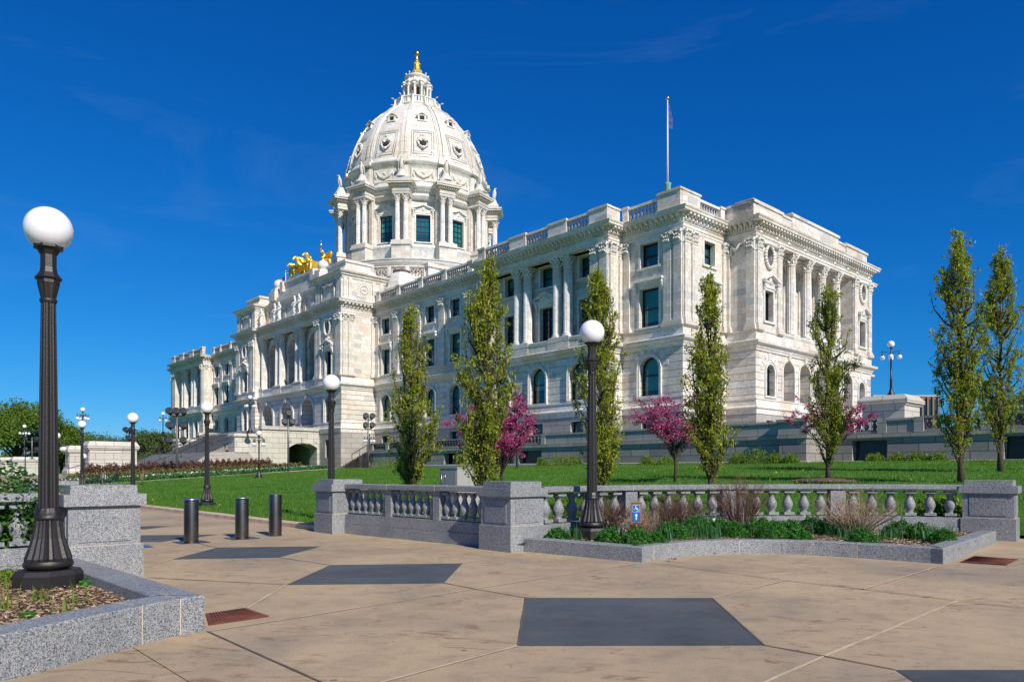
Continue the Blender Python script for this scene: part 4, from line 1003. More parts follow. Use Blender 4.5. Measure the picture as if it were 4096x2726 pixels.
for i in range(12): link('console', bt_me, dm, (0, 0, 0), rad(15)+i*pi/6-pi/2)
ln = bpy.data.objects.new('lantern', None); COL.objects.link(ln); ln.parent = cap; ln.location = (-.25, 0, 0)
m = MB()
for k in range(12):
    th = k*pi/6; hw_ = 1.5*math.tan(pi/12)
    t_ = MB(); facade(t_, 'S', 0, -hw_, hw_, 58.4, 62.0, [(-.25, .25, 58.9, 61.3, True)], .25, 8); m.merge(t_, Matrix.Translation((DIR(th)[0]*1.5, DIR(th)[1]*1.5, 0)) @ Matrix.Rotation(th, 4, 'Z'))
m.lathe([(2.6, 58.0), (2.6, 58.5), (1.4, 58.55)], 36, cap=False)
m.lathe([(1.5, 61.3), (1.8, 61.4), (1.85, 61.75), (2.0, 61.85), (2.05, 62.0), (1.75, 62.1), (1.72, 62.75), (1.95, 62.85), (2.0, 63.05), (1.6, 63.3), (1.1, 63.6)], 36, cap=False)
for k in range(12):
    M = DM(rad(15)+k*pi/6); m.box(1.5, 2.3, -.24, .24, 61.35, 61.75, M); m.box(1.5, 2.42, -.34, .34, 61.75, 62.0, M)
    m.add([(1.7, -.12, 62.0), (2.2, -.12, 62.0), (1.75, -.12, 62.7), (1.7, .12, 62.0), (2.2, .12, 62.0), (1.75, .12, 62.7)], [(0,1,2), (5,4,3), (1,4,5,2), (0,3,4,1)], False, M)
    m.lathe([(.07, 0), (.05, .25), (.06, .3)], 6, M=M @ Matrix.Translation((1.8, 0, 63.05))); m.ball((1.8, 0, 63.45), .14, 8, 6, M=M)
m.build('lantern_body', 'statue_white', ln)
COL3 = MB(); COL3.lathe([(.26, 0), (.26, .18), (.19, .26), (.18, 1.4), (.165, 2.55)], 12); COL3.lathe([(.17, 2.55), (.2, 2.62), (.27, 2.85)], 8); c3 = mesh_of(COL3, 'column', 'statue_white')
for k in range(12): link('column', c3, ln, tuple((DM(rad(15)+k*pi/6) @ Vector((2.08, 0, 58.5)))[:]), 0)
g = MB(); g.lathe([(1.15, 63.5), (.85, 63.95), (.55, 64.6), (.36, 65.2), (.30, 65.6), (.36, 65.7), (.3, 65.85), (.16, 66.0), (.22, 66.15), (.14, 66.3), (.12, 66.6)], 24, mod=lambda i, z: 1.08 if i % 3 == 0 else .97, cap=False, smooth=False)
for k in range(8): a_ = 2*pi*k/8; g.ball((.42*cos(a_), .42*sin(a_), 65.45), .13, 6, 5)
g.build('gilded_spire', 'gold', ln)
g = MB(); g.ball((0, 0, 67.05), .47, 20, 14); g.build('finial_ball', 'gold_dull', ln)

# ---- eagles on the drum piers (each a statue of its own) -----------
def make_eagle():
    nodes = [(0,0,.55,.20),(0.02,0,.95,.30,.34),(0,0,1.35,.27,.30),(.05,0,1.65,.15),(.10,0,1.85,.14),(.30,0,1.84,.05),(.36,0,1.76,.03),
             (-.05,0,.2,.10,.16),(-.08,0,-.05,.04,.1), (.05,.13,.3,.09),(.08,.14,.02,.07),(.05,-.13,.3,.09),(.08,-.14,.02,.07)]
    ed = [(0,1),(1,2),(2,3),(3,4),(4,5),(5,6),(0,7),(7,8),(0,9),(9,10),(0,11),(11,12)]
    r = bpy.data.objects.new('eagle_statue', None); COL.objects.link(r)
    skin('body', nodes, ed, 'statue_stone', r)
    for s in (-1, 1):
        w = MB(); w.add([(-.02, s*.30, 1.55), (.16, s*.40, 1.3), (.1, s*.46, .8), (-.12, s*.42, .1), (-.26, s*.36, .35), (-.26, s*.34, 1.0), (0, s*.48, 1.1)], [(0,1,6), (1,2,6), (2,3,6), (3,4,6), (4,5,6), (5,0,6)])
        w.add([(-.02, s*.22, 1.55), (.16, s*.26, 1.3), (.1, s*.30, .8), (-.12, s*.26, .1), (-.26, s*.26, .35), (-.26, s*.24, 1.0)], [(0,1,2,3,4,5)]); 
        w.build('wing', 'statue_stone', r)
    return r
eg = make_eagle()
EL = {45: 'stone eagle over the drum pier facing the camera, near the middle of the dome', 15: 'stone eagle left of the middle of the drum, wings folded', 345: 'stone eagle silhouetted against sky at the left end of the drum',
      75: 'stone eagle right of the middle of the drum, casting its shadow on a rib', 105: 'stone eagle second from the right end of the drum', 135: 'stone eagle silhouetted against sky at the right end of the drum'}
first = True
for dg_, lab in EL.items():
    th = rad(dg_); d = DIR(th); p = LW(-.25+12.2*d[0], 12.2*d[1], 43.85); e = eg if first else copy_tree(eg)
    first = False; e.location = p; e.rotation_euler = (0, 0, th-pi/2+ROTB); tag(e, lab, 'statue', 'stone eagles around the dome drum')

# ---- quadriga --------------------------------------------------------
def horse(parent, x, lift, turn, head):
    """head: 0 lowered, 1 raised"""
    hz = .75*head
    n = [(0,0,1.55,.42,.50),(0,-.6,1.55,.44,.50),(0,-1.15,1.62,.40,.46),(0,-1.45,1.75+.35*hz,.27,.38),(turn*.12,-1.62-.1*(1-head),2.0+.65*hz,.19,.30),(turn*.2,-1.9-.1*(1-head),2.15+.9*hz,.16,.22),(turn*.25,-2.15,1.95+.85*hz,.14,.16),(turn*.3,-2.35,1.72+.8*hz,.10,.12),
         (0,.5,1.6,.46,.50),(0,.85,1.5,.3,.34),(0,1.1,1.5,.11),(0,1.3,.9,.10),
         (.24,-1.15,1.2,.20),(.26,-1.3-.45*lift,.95+.35*lift,.13),(.26,-1.3-.2*lift,.5+.35*lift,.09),(.26,-1.4,.08+.42*lift,.11),
         (-.24,-1.15,1.2,.20),(-.26,-1.2,.85,.12),(-.26,-1.2,.4,.09),(-.26,-1.25,.06,.11),
         (.26,.65,1.15,.26),(.27,.75,.8,.14),(.27,.98,.5,.10),(.27,.85,.06,.11),
         (-.26,.65,1.15,.26),(-.27,.5,.8,.14),(-.27,.7,.5,.10),(-.27,.6,.06,.11)]
    e = [(0,1),(1,2),(2,3),(3,4),(4,5),(5,6),(6,7),(0,8),(8,9),(9,10),(10,11),(2,12),(12,13),(13,14),(14,15),(2,16),(16,17),(17,18),(18,19),(8,20),(20,21),(21,22),(22,23),(8,24),(24,25),(25,26),(26,27)]
    o = skin('horse', n, e, 'gold', parent, 1, (x, 0, 0))
    mn = MB(); q = [n[2], n[3], n[4], n[5]]; mn.tube([(a[0], a[1]+a[4]*.75, a[2]+a[4]*.45) for a in q], [.10, .14, .15, .07], 6); mn.build('mane', 'gold', o)
    return o
def figure(name, mat, parent, loc, rot=0, robe=True, arm=0, h=1.0, sub=1):
    """standing figure, facing -y. arm: 0 relaxed, 1 raised right arm"""
    n = [(0,0,1.0,.17,.14),(0,0,1.3,.15,.12),(0,0,1.5,.19,.13),(0,0,1.63,.07),(0,-.02,1.73,.10),(0,-.02,1.86,.09)]
    e = [(0,1),(1,2),(2,3),(3,4),(4,5)]
    def ch(a, pts):
        b = a
        for p in pts: n.append(p); e.append((b, len(n)-1)); b = len(n)-1
    ch(0, [(.11,-.02,.9,.13),(.12,-.06,.5,.10 if not robe else .15),(.12,.02,.1,.07 if not robe else .16),(.12,-.10,.03,.06)])
    ch(0, [(-.11,0,.9,.13),(-.12,-.02,.5,.10 if not robe else .15),(-.12,.02,.1,.07 if not robe else .16),(-.12,-.10,.03,.06)])
    ch(2, [(.27,0,1.45,.08),(.33,-.02,1.2,.06),(.30,-.2,1.05,.05),(.24,-.3,1.1,.04)])
    if arm: ch(2, [(-.24,0,1.52,.08),(-.28,-.02,1.8,.06),(-.25,-.05,2.08,.05),(-.25,-.06,2.18,.045)])
    else: ch(2, [(-.27,0,1.45,.08),(-.34,.02,1.2,.06),(-.3,-.16,1.02,.05),(-.22,-.28,1.0,.04)])
    o = skin(name, [(a*h, b*h, c*h, *[r*h*1.3 for r in rr]) for a, b, c, *rr in n], e, mat, parent, sub, loc, rot); return o
qd = thing('quadriga', 'gilded four-horse chariot group with a standing charioteer on the entrance roof', 'statue', LW(-.6, -17.9, 28.62), ROTB)
for i, x in enumerate((-2.25, -.75, .75, 2.25)):
    o = horse(qd, x, 1 if i in (0, 3) else .3, (-1, .3, -.3, 1)[i], (.1, 1, .45, .85)[i]); o.scale = (1.12,)*3
for x in (-3.3, 3.2): figure('walking_figure', 'gold', qd, (x, -1.6, 0), .3 if x < 0 else -.3, True, 0, 1.35)
ch_ = MB()
ch_.lathe([(.55, .7), (.75, 1.0), (.85, 1.5), (.9, 2.0)], 16, (0, 2.2, 0), a0=pi, a1=2*pi, cap=False); ch_.lathe([(.50, .7), (.70, 1.0), (.80, 1.5), (.9, 2.0)], 16, (0, 2.2, 0), a0=pi, a1=2*pi, cap=False); ch_.box(-.7, .7, 1.6, 3.0, .6, .75)
ch_.build('chariot', 'gold', qd)
for s in (-1, 1):
    w = MB()
    for k in range(16): a0, a1 = 2*pi*k/16, 2*pi*(k+1)/16; w.tube([(s*1.0, 2.3+.65*cos(a0), .68+.65*sin(a0)), (s*1.0, 2.3+.65*cos(a1), .68+.65*sin(a1))], .08, 5)
    for k in range(8): a0 = 2*pi*k/8; w.tube([(s*1.0, 2.3, .68), (s*1.0, 2.3+.65*cos(a0), .68+.65*sin(a0))], .05, 4)
    w.build('wheel', 'gold', qd)
figure('charioteer', 'gold', qd, (-.1, 2.1, 1.75), 0, True, 1, 1.72)
cl = MB(); cl.tube([(.2, 2.3, 3.9), (.8, 2.6, 4.0), (1.5, 2.6, 4.25), (1.9, 2.5, 4.05)], [.25, .45, .35, .12], 8); cl.tube([(.3, 2.4, 3.6), (.9, 2.7, 3.2), (1.2, 2.7, 2.6)], [.25, .4, .15], 8); cl.build('cloak', 'gold', qd); qd.scale = (.92,)*3
st = MB(); st.tube([(-.5, 2.02, 4.6), (-.5, 2.02, 6.2)], .05, 6); st.ball((-.5, 2.02, 5.7), .22, 8, 6, (.8, .8, 2.2)); st.ball((-.5, 2.02, 6.35), .10, 8, 6); st.build('standard', 'gold_dull', qd)

# ---- marble statues on the entrance ledge ----------------------------
for x, lab, ar in ((-8.35, 'white marble figure in a long robe standing alone beside the left attic block', 0), (-3.73, 'white marble figure holding a book, left one of the left pair on the ledge', 0), (-2.43, 'white marble robed figure, right one of the left pair on the ledge', 0),
               (2.43, 'white marble figure with a bent arm, left one of the right pair on the ledge', 0), (3.73, 'white marble bare-chested figure, right one of the right pair on the ledge', 0)):
    o = thing('marble_statue', lab, 'statue', LW(x, -21.75, 22.32), ROTB, 'marble statues on the entrance ledge')
    p = MB(); p.box(-.45, .45, -.4, .4, 0, .22); p.build('plinth', 'statue_white', o)
    figure('figure', 'statue_white', o, (0, 0, .2), random.uniform(-.3, .3), x != 3.73, ar, 1.42)

# ---- flagpoles --------------------------------------------------------
fp = thing('flagpole', 'tall white flagpole with green bronze base and limp blue flag on the wing roof', 'flagpole', LW(56.2, -12.4, 22.27))
m = MB(); m.lathe([(.9, 0), (.9, .3), (1.0, 1.3), (.9, 2.2), (.6, 2.75), (.28, 3.0), (.26, 3.2), (.32, 3.4), (.28, 4.6), (.34, 4.75), (.2, 4.85)], 16); m.build('base', 'copper_green', fp)
m = MB(); m.tube([(0, 0, 4.8), (0, 0, 12.2)], [.10, .04], 10); m.build('pole', 'paint_white', fp)
m = MB(); m.ball((0, 0, 12.32), .17, 10, 8, (1, 1, .8)); m.build('finial', 'gold_dull', fp)
fl = MB()
for i in range(8):
    z = 11.8-i*.30; w = .12+.07*min(i, 4); fl_ = [(.06, 0, z), (.06+w*.5, .05*(-1)**i, z-.05), (.06+w, -.04*(-1)**i, z-.12)]
    if i: fl.add(prev+fl_, [(0,1,4,3), (1,2,5,4)], True)
    prev = fl_
fl.build('flag', 'flag_blue', fp)
f2 = thing('flagpole', 'short flagpole with small red, white and blue flag above the left stone globe', 'flagpole', LW(-9.4, -17.5, 25.9))
m = MB(); m.tube([(0, 0, 0), (0, 0, 5.6)], .05, 8); m.build('pole', 'paint_white', f2); m = MB(); m.ball((0, 0, 5.7), .16, 10, 8); m.build('finial', 'gold_dull', f2)
fo = None
for i in range(7):
    fl = MB(); x0, x1 = -.06, -1.35; za = 5.0-.22*i; fl.add([(x0, 0, za), (x0-.6, .1, za-.35), (x1, 0, za-.75), (x1, 0, za-.97), (x0-.6, .1, za-.57), (x0, 0, za-.22)], [(0,1,4,5), (1,2,3,4)])
    if fo is None: fo = fl.build('flag', 'flag_red', f2)
    else: fl.build('stripe', 'flag_red' if i % 2 == 0 else 'paint_white', fo)
fl = MB(); fl.add([(-.06, -.02, 5.02), (-.55, .07, 4.73), (-.55, .07, 4.0), (-.06, -.02, 4.3)], [(0,1,2,3)]); fl.add([(-.06, .02, 5.02), (-.55, .13, 4.73), (-.55, .13, 4.0), (-.06, .02, 4.3)], [(0,1,2,3)]); fl.build('canton', 'flag_blue', fo)
# ================================================================== SITE
def grid_mesh(name, mat, xs, ys, zf, keep=None, frame='L'):
    """sheet on a grid in the building's frame, following zf; keep(x,y) drops cells"""
    nx, ny = len(xs), len(ys); V = []
    for y in ys:
        for x in xs: p = LW(x, y, zf(x, y)); V.append((p.x, p.y, p.z))
    F = [(j*nx+i, j*nx+i+1, (j+1)*nx+i+1, (j+1)*nx+i) for j in range(ny-1) for i in range(nx-1)
         if keep is None or keep((xs[i]+xs[i+1])/2, (ys[j]+ys[j+1])/2)]
    me = bpy.data.meshes.new(name); me.from_pydata(V, [], F); me.materials.append(MATS[mat]); me.polygons.foreach_set('use_smooth', [True]*len(F))
    o = link(name, me); return struct(o)
def lin(a, b, st): n = max(1, int(round((b-a)/st))); return [a+(b-a)*i/n for i in range(n+1)]
far = [-3000, -1200, -500, -200, -120]
gx = far+lin(-100, 130, 5)+[160, 220, 400, 900, 2500]; gy = [-2500, -900, -400, -200, -130]+lin(-110, -20, 3)+[-10, 10, 40, 80, 150, 300, 700, 1500, 3500]
grid_mesh('ground', 'grass', gx, gy, lambda x, y: terr(x, y)-.14)
YL = -57.35
# front pavement: flat sheet, and the walk going west
pave = grid_mesh('plaza_pavement', 'paving', lin(-60, 78, 3)+lin(79, 125, 1), lin(-64.5, YL, .9)[:-1]+[YL], lambda x, y: terr(x, y))
pl = MB(); 
pl2 = grid_mesh('pavement', 'paving', lin(78, 125, 1), lin(-95, -64.5, 1)+lin(-64.5, YL, .9)[1:]+lin(YL, -38, .5), lambda x, y: -.006,
          lambda x, y: (y < -64.5 and x > 79) or (math.hypot(x-ARC_C[0], y-ARC_C[1]) < ARC_R+.05) or (x > 90 and y < -46.4 and y > YL) or (-64.6 < y < YL and x > 124) or (78.2 < x < 85.4 and YL-.6 < y < -56.65))
def in_arc(x, y, pad=.12): return math.hypot(x-ARC_C[0], y-ARC_C[1]) < ARC_R+pad
LX = lin(-60, 60, 2)+lin(61, 104, .5)
def westb(y): return 20+16*clamp((-y-25)/27, 0, 1)**.8       # lawn's west boundary
def lawn_keep(x, y):
    if in_arc(x, y): return False
    if x > 90.5 and y < -46.8: return False
    if x > 78.3 and y < -56.7: return False
    return x > westb(y)
lawn = grid_mesh('lawn', 'grass', lin(18, 60, .75)+lin(60.5, 118, .5), lin(YL+.2, -23.8, .45), lambda x, y: terr(x, y)+.07+.02*sin(x*.9)*cos(y*1.1), lawn_keep)
grid_mesh('lawn', 'grass', lin(30, 80, 2)+lin(81, 92, 1), lin(-95, -64.6, 1), lambda x, y: terr(x, y)+.02, lambda x, y: math.hypot(x-ARC_C[0], y-(2*AXIS_Y-ARC_C[1])) > ARC_R+.3 and x < 90)
# kerb between walk and lawn (real step)
def kerb(pts, w=.32, h=.13, mat='curb_tan', name='kerb'):
    m = MB(); prof = [(-w/2, -.2), (-w/2, h-.02), (-w/2+.03, h), (w/2-.03, h), (w/2, h-.02), (w/2, -.2)]
    P = [LW(x, y) for x, y in pts]; m.sweep([(p.x, p.y) for p in P], prof, zf=terw); return struct(m.build(name, mat, None, True))
kerb([(x, YL+.05+.25*((79-x)/40)**2) for x in lin(37, 79.0, 1.5)])
wb = [(westb(y)+.15, y) for y in lin(-56.6, -26, 1.2)]; kerb(wb, .38, .10)
# walk beside the flower bed near the entrance corner
grid_mesh('path', 'paving', lin(15, 26, .8), lin(-29, -22, .8), lambda x, y: terr(x, y)+.035, lambda x, y: y > -27.5 and x < 25)
grid_mesh('forecourt', 'paving', lin(-26, 36, 1), lin(-57, -40, 1), lambda x, y: terr(x, y)+.01, lambda x, y: True)

# ---- dark slate panels and joints on the plaza -----------------------
K = 4096
def gp(x, y, z=0.0):
    d = (1.5-z)*2930/(y-1885); return ((x-2048)/2930*d, d)
def slab(pts, n=1):
    m = MB(); P = [gp(*p) for p in pts]; A = sum(P[i][0]*P[(i+1) % len(P)][1]-P[(i+1) % len(P)][0]*P[i][1] for i in range(len(P)))
    if A < 0: P = P[::-1]
    m.add([(x, y, .004) for x, y in P], [tuple(range(len(P)))]); return struct(m.build('slate_slab', 'slate'))
SL = [[(2102.9,2390),(2847.7,2391),(3056,2580),(2072,2582)], [(1321,2259),(1850.7,2252),(1775,2331.6),(1146,2338)], [(690,2236),(869,2189),(1285,2184),(1113,2229)],
      [(470,2110),(600,2103),(682,2103),(582,2116)], [(520,2140),(870,2137),(640,2166),(500,2168)], [(3583,2679),(4300,2679),(4500,2860),(3860,2860)]]
for s_ in SL: slab(s_)
def joint(a, b, w=.014, mat='joint_tan'):
    p, q = Vector(gp(*a)), Vector(gp(*b)); d = (q-p); L = d.length; d.normalize(); n = Vector((-d.y, d.x)); m = MB(); N = max(2, int(L/.25))
    V = []; 
    for i in range(N+1):
        c = p+d*(L*i/N); ww = w*(.7+.6*random.random())/2; c2 = c+n*random.uniform(-.002, .002); V += [(c2.x+n.x*ww, c2.y+n.y*ww, .007), (c2.x-n.x*ww, c2.y-n.y*ww, .007)]
    m.add(V, [(2*i+1, 2*i+3, 2*i+2, 2*i) for i in range(N)]); return m
JT, JD = MB(), MB()
for a, b, dk in (((830,2525),(1200,2468.6),0),((1200,2468.6),(1900,2355),0),((1900,2355),(2567,2250),0),((1300,2790),(2071,2583),0),((1900,2355),(2103,2390),1),((1900,2355),(1775,2331),1),
    ((1113,2229),(1321,2259),1),((1850,2252),(2091,2214),0),((2847.7,2391),(3146,2320),0),((2600,2250),(3146,2320.7),1),((3146,2320.7),(3454,2355.6),1),((3454,2355.6),(3825,2400),1),((3825,2400),(4200,2444),1),
    ((3454,2355.6),(3771,2259),0),((2900,2800),(3298,2624),0),((3298,2624),(3832,2402),0),((3056,2580),(3298,2624),1),((3298,2624),(3583,2679),1),((829,2525),(1400,2780),1),((990,2431),(1146,2338),0),
    ((582,2216),(930,2172),0),((1285,2184),(1560,2170),0),((690,2236),(582,2268),0),((590,2310),(1146,2338),1),((4030,2262),(4200,2230),0),((869,2189),(760,2166),1),((2072,2582),(2103,2390),1),((3056,2580),(2848,2391),1)):
    (JD if dk else JT).merge(joint(a, b, .019 if dk else .024))
struct(JT.build('pavement_joint', 'joint_tan')); struct(JD.build('pavement_joint', 'joint_dark'))
# small debris lying about
n_ = 260; P_ = np.zeros((n_, 3)); P_[:, 0] = RNG.uniform(-4, 9, n_); P_[:, 1] = RNG.uniform(4.6, 14, n_); P_[:, 2] = .012
A_, B_ = leaf_axes(n_, .022, .5); A_[:, 2] *= .2; B_[:, 2] *= .2; 
ok = ~((P_[:, 0] < -2.2) & (P_[:, 1] < 9)); o = quads_mesh('litter', P_[ok], A_[ok], B_[ok], 'chips'); o['kind'] = 'stuff'
ps = thing('blue_floor_mark', 'small blue painted panel on the pavement beside the left granite pier', 'marking', (*gp(590, 2185), 0))
m = MB(); c0 = Vector(gp(590, 2185)); m.add([(p[0]-c0.x, p[1]-c0.y, .009) for p in (gp(560, 2190), gp(614, 2188), gp(596, 2180), gp(560, 2178))], [(0,1,2,3)]); m.build('panel', 'blue_paint', ps)
lf = MB()
for k in range(5): a0 = k*1.3; lf.add([(0,0,.02),(.05*cos(a0),.05*sin(a0),.05),(.10*cos(a0+.3),.10*sin(a0+.3),.03),(.05*cos(a0+.6),.05*sin(a0+.6),.02)], [(0,1,2,3)])
o = lf.build('dead_leaf', 'chips', None, None, (*gp(2688, 2242), .004)); tag(o, 'curled brown leaf lying in front of the curved planter curb', 'leaf')

# ---- drains ----------------------------------------------------------
for pts, lab in (([(819,2457),(982,2433),(1080,2466),(832,2502)], 'rusty iron drain grate beside the corner of the left planter curb'), ([(3838,2248),(3895,2224),(4076,2237),(4029,2260)], 'rusty iron drain grate near the right pier')):
    P = [Vector((*gp(*p), 0)) for p in pts]; c = sum(P, Vector())/4; o = thing('drain_grate', lab, 'drain', c, 0, 'rusty drain grates')
    A = sum(P[i].x*P[(i+1) % 4].y-P[(i+1) % 4].x*P[i].y for i in range(4)); P = P if A > 0 else P[::-1]
    m = MB(); m.prism([((p.x-c.x)*.97, (p.y-c.y)*.97) for p in P], .006, .014); m.build('plate', 'rust', o)
    m = MB(); 
    for i in range(1, 14):
        a = P[0].lerp(P[1], i/14)-c; b = P[3].lerp(P[2], i/14)-c; m.tube([(a.x*.9, a.y*.9, .017), (b.x*.9, b.y*.9, .017)], .004, 4)
    m.build('bars', 'rust', o)

# ---- granite piers and balustrades of the plaza ----------------------
def make_pier():
    r = bpy.data.objects.new('granite_pier', None); COL.objects.link(r); h = .43
    m = MB(); m.box(-h-.03, h+.03, -h-.03, h+.03, -.1, .47); m.build('base', 'granite_grey', r)
    m = MB(); m.box(-h, h, -h, h, .478, 1.02); m.build('shaft', 'granite_grey', r)
    for k in range(4):
        f = MB(); f.box(-h+.12, h-.12, -h-.012, -h+.01, .53, .97); f.build('panel', 'granite_grey', r, None, None, k*pi/2)
    m = MB(); m.box(-h-.004, h+.004, -h-.004, h+.004, .469, .479); m.build('joint', 'joint_tan', r)
    m = MB(); m.box(-h-.06, h+.06, -h-.06, h+.06, 1.025, 1.185); m.box(-h+.03, h-.03, -h+.03, h-.03, 1.18, 1.31); m.box(-h+.01, h-.01, -h+.01, h-.01, 1.015, 1.03); m.build('cap', 'granite_grey', r)
    return r
pier0 = make_pier()
BIG = mesh_of(baluster_mb(.56, .125, 16), 'baluster', 'granite_grey'); SMALL = mesh_of(baluster_mb(.56, .10, 14), 'baluster', 'granite_grey')
def rail_section(label, pts, nb, per, big=True, off=None):
    """pts: dense polyline (world x,y) of the centre line; nb bays divided by small posts, per balusters each"""
    o0 = Vector((*pts[0], 0)); o = thing('granite_balustrade', label, 'balustrade', o0, 0, 'granite balustrades around the plaza')
    Q = [Vector((p[0]-o0.x, p[1]-o0.y)) for p in pts]; cum = [0]
    for a, b in zip(Q, Q[1:]): cum.append(cum[-1]+(b-a).length)
    def at(s):
        for i in range(len(Q)-1):
            if s <= cum[i+1]+1e-9: return Q[i].lerp(Q[i+1], (s-cum[i])/max(1e-9, cum[i+1]-cum[i])), math.atan2(Q[i+1].y-Q[i].y, Q[i+1].x-Q[i].x)
        return Q[-1], math.atan2(Q[-1].y-Q[-2].y, Q[-1].x-Q[-2].x)
    L = cum[-1]; path = [(q.x, q.y) for q in Q]
    m = MB(); m.sweep(path, [(-.17, 1.085), (-.19, 1.10), (-.19, 1.19), (-.17, 1.205), (.17, 1.205), (.19, 1.19), (.19, 1.10), (.17, 1.085), (-.17, 1.085)]); m.build('top_rail', 'granite_grey', o)
    m = MB(); m.sweep(path, [(-.17, -.1), (-.17, .24), (.17, .24), (.17, -.1), (-.17, -.1)]); m.sweep(path, [(-.155, .245), (-.155, .47), (.155, .47), (.155, .245), (-.155, .245)]); m.build('plinth_wall', 'granite_grey', o)
    bw = L/nb
    for i in range(1, nb):
        p, a = at(bw*i); m = MB(); w = .17 if big else .10; m.box(-w, w, -.14, .14, .47, 1.09); m.build('post', 'granite_grey', o, None, (p.x, p.y, 0), a)
    for i in range(nb):
        g = .17 if big else .10; s0 = bw*i+(g if i else .02); s1 = bw*(i+1)-(g if i < nb-1 else .02)
        for k in range(per):
            p, a = at(s0+(s1-s0)*(k+.5)/per); b = link('baluster', BIG if big else SMALL, o, (p.x, p.y, .50), a)
    for i in range(1, nb):
        p, a = at(bw*i); m = MB(); m.box(-.004, .004, -.1925, .1925, 1.083, 1.207); m.build('joint', 'joint_tan', o, None, (p.x, p.y, 0), a)
    return o
A0 = ARC_C; 
def arc_pts(a0, a1, n=28, mirror=False, r=ARC_R, c=None):
    out = []
    for i in range(n+1):
        a = rad(a0+(a1-a0)*i/n); x, y = (c or A0)[0]+r*cos(a), (c or A0)[1]+r*sin(a)
        if mirror: y = 2*AXIS_Y-y
        p = LW(x, y); out.append((p.x, p.y))
    return out
# piers in the building's frame: P2 front of middle, P1 back of middle, P3 right; mirrored across the walk's axis
PIERS = [((84.53, -56.74), 0, 'granite pier at the front corner of the middle balustrade, left of the curved planter'), ((78.7, -57.24), 0, 'granite pier at the far left end of the middle balustrade beside the bollards'),
         (WL(10.74, 16.45), 9, 'granite pier at the right edge of the photo ending the curved balustrade'), ((83.26, -63.65), 0, 'big sunlit granite pier behind the leftmost lamp post'), ((77.6, -63.2), 0, 'granite pier hidden behind the leftmost lamp, across the walk')]
for i, ((x, y), a, lab) in enumerate(PIERS):
    o = pier0 if i == 0 else copy_tree(pier0); p = LW(x, y); o.location = p; o.rotation_euler = (0, 0, ROTB+rad(a)); o.scale = ((1,1,1), (1,1,1), (1.12,1,1.0), (1.05,1.05,1.0), (1,1,1))[i]; tag(o, lab, 'pier', 'granite piers around the plaza')
p1, p2 = LW(79.16, -57.2), LW(84.06, -56.74)
rail_section('straight granite balustrade between the two middle piers, mostly in shade', [(p1.x+(p2.x-p1.x)*i/6, p1.y+(p2.y-p1.y)*i/6) for i in range(7)], 3, 6, False)
p1, p2 = LW(78.1, -63.2), LW(82.9, -63.45)
rail_section('straight granite balustrade behind the left pier and leafy shrub', [(p1.x+(p2.x-p1.x)*i/6, p1.y+(p2.y-p1.y)*i/6) for i in range(7)], 3, 6, False)
rail_section('long curved granite balustrade behind the right planter', arc_pts(186.5, 115.8), 4, 6, True)
rail_section('curved granite balustrade at the left edge behind the lamp base', arc_pts(181.5, 148, mirror=True, c=(91.78, -55.75)), 3, 5, True)

# ---- planters -------------------------------------------------------
def planter(label, outer, cap_w=.32, H=.25, cuts=(), loc=None):
    """granite kerb following a polyline of world points; the ground side is to the left of travel"""
    o0 = Vector((*outer[0], 0)); o = thing('planter_curb', label, 'curb', o0)
    path = [(p[0]-o0.x, p[1]-o0.y) for p in outer]
    m = MB(); m.sweep(path, [(0, -.1), (0, H-.015), (-.015, H), (-cap_w+.015, H), (-cap_w, H-.015), (-cap_w, -.1), (0, -.1)]); m.build('curb', 'granite_grey', o)
    for i in cuts:
        a = Vector(path[i]); b = Vector(path[i+1]) if i+1 < len(path) else Vector(path[i]); d = (b-a); ang = math.atan2(d.y, d.x)
        j = MB(); j.box(-.005, .005, 0, cap_w, -.05, H+.002, Matrix.Translation((0, 0, 0))); j.box(-.005, .005, -.002, .1, -.05, H+.002); j.build('joint', 'joint_tan', o, None, (a.x, a.y, 0), ang)
    return o
def bez(P, n):
    out = []
    for i in range(len(P)-1):
        p0, p1, p2, p3 = P[max(i-1, 0)], P[i], P[i+1], P[min(i+2, len(P)-1)]
        for k in range(n):
            t = k/n; out.append(tuple(.5*((2*p1[j])+(-p0[j]+p2[j])*t+(2*p0[j]-5*p1[j]+4*p2[j]-p3[j])*t*t+(-p0[j]+3*p1[j]-3*p2[j]+p3[j])*t**3) for j in (0, 1)))
    out.append(P[-1]); return out
curveR = bez([gp(2567.6,2247), gp(2616,2238), gp(2809.6,2218), gp(3000,2213), gp(3263.6,2219), gp(3679.5,2246), gp(3771.6,2254)], 5)
curbR = [gp(2089.5,2203)]+curveR[:1]+curveR[3:-4]+curveR[-1:]+[gp(3985,2169)]
planter('low granite curb of the right planter, curving in front of the green plants', curbR, .30, .25, (4, 13, 21))
curveL = bez([gp(817.5,2521), gp(682,2547), gp(352,2630), gp(0,2725), (-4.05, 4.6), (-4.7, 3.7)], 5)
L0 = LW(83.8, -64.0)
curbL = [(L0.x, L0.y)]+curveL[:1]+curveL[4:]
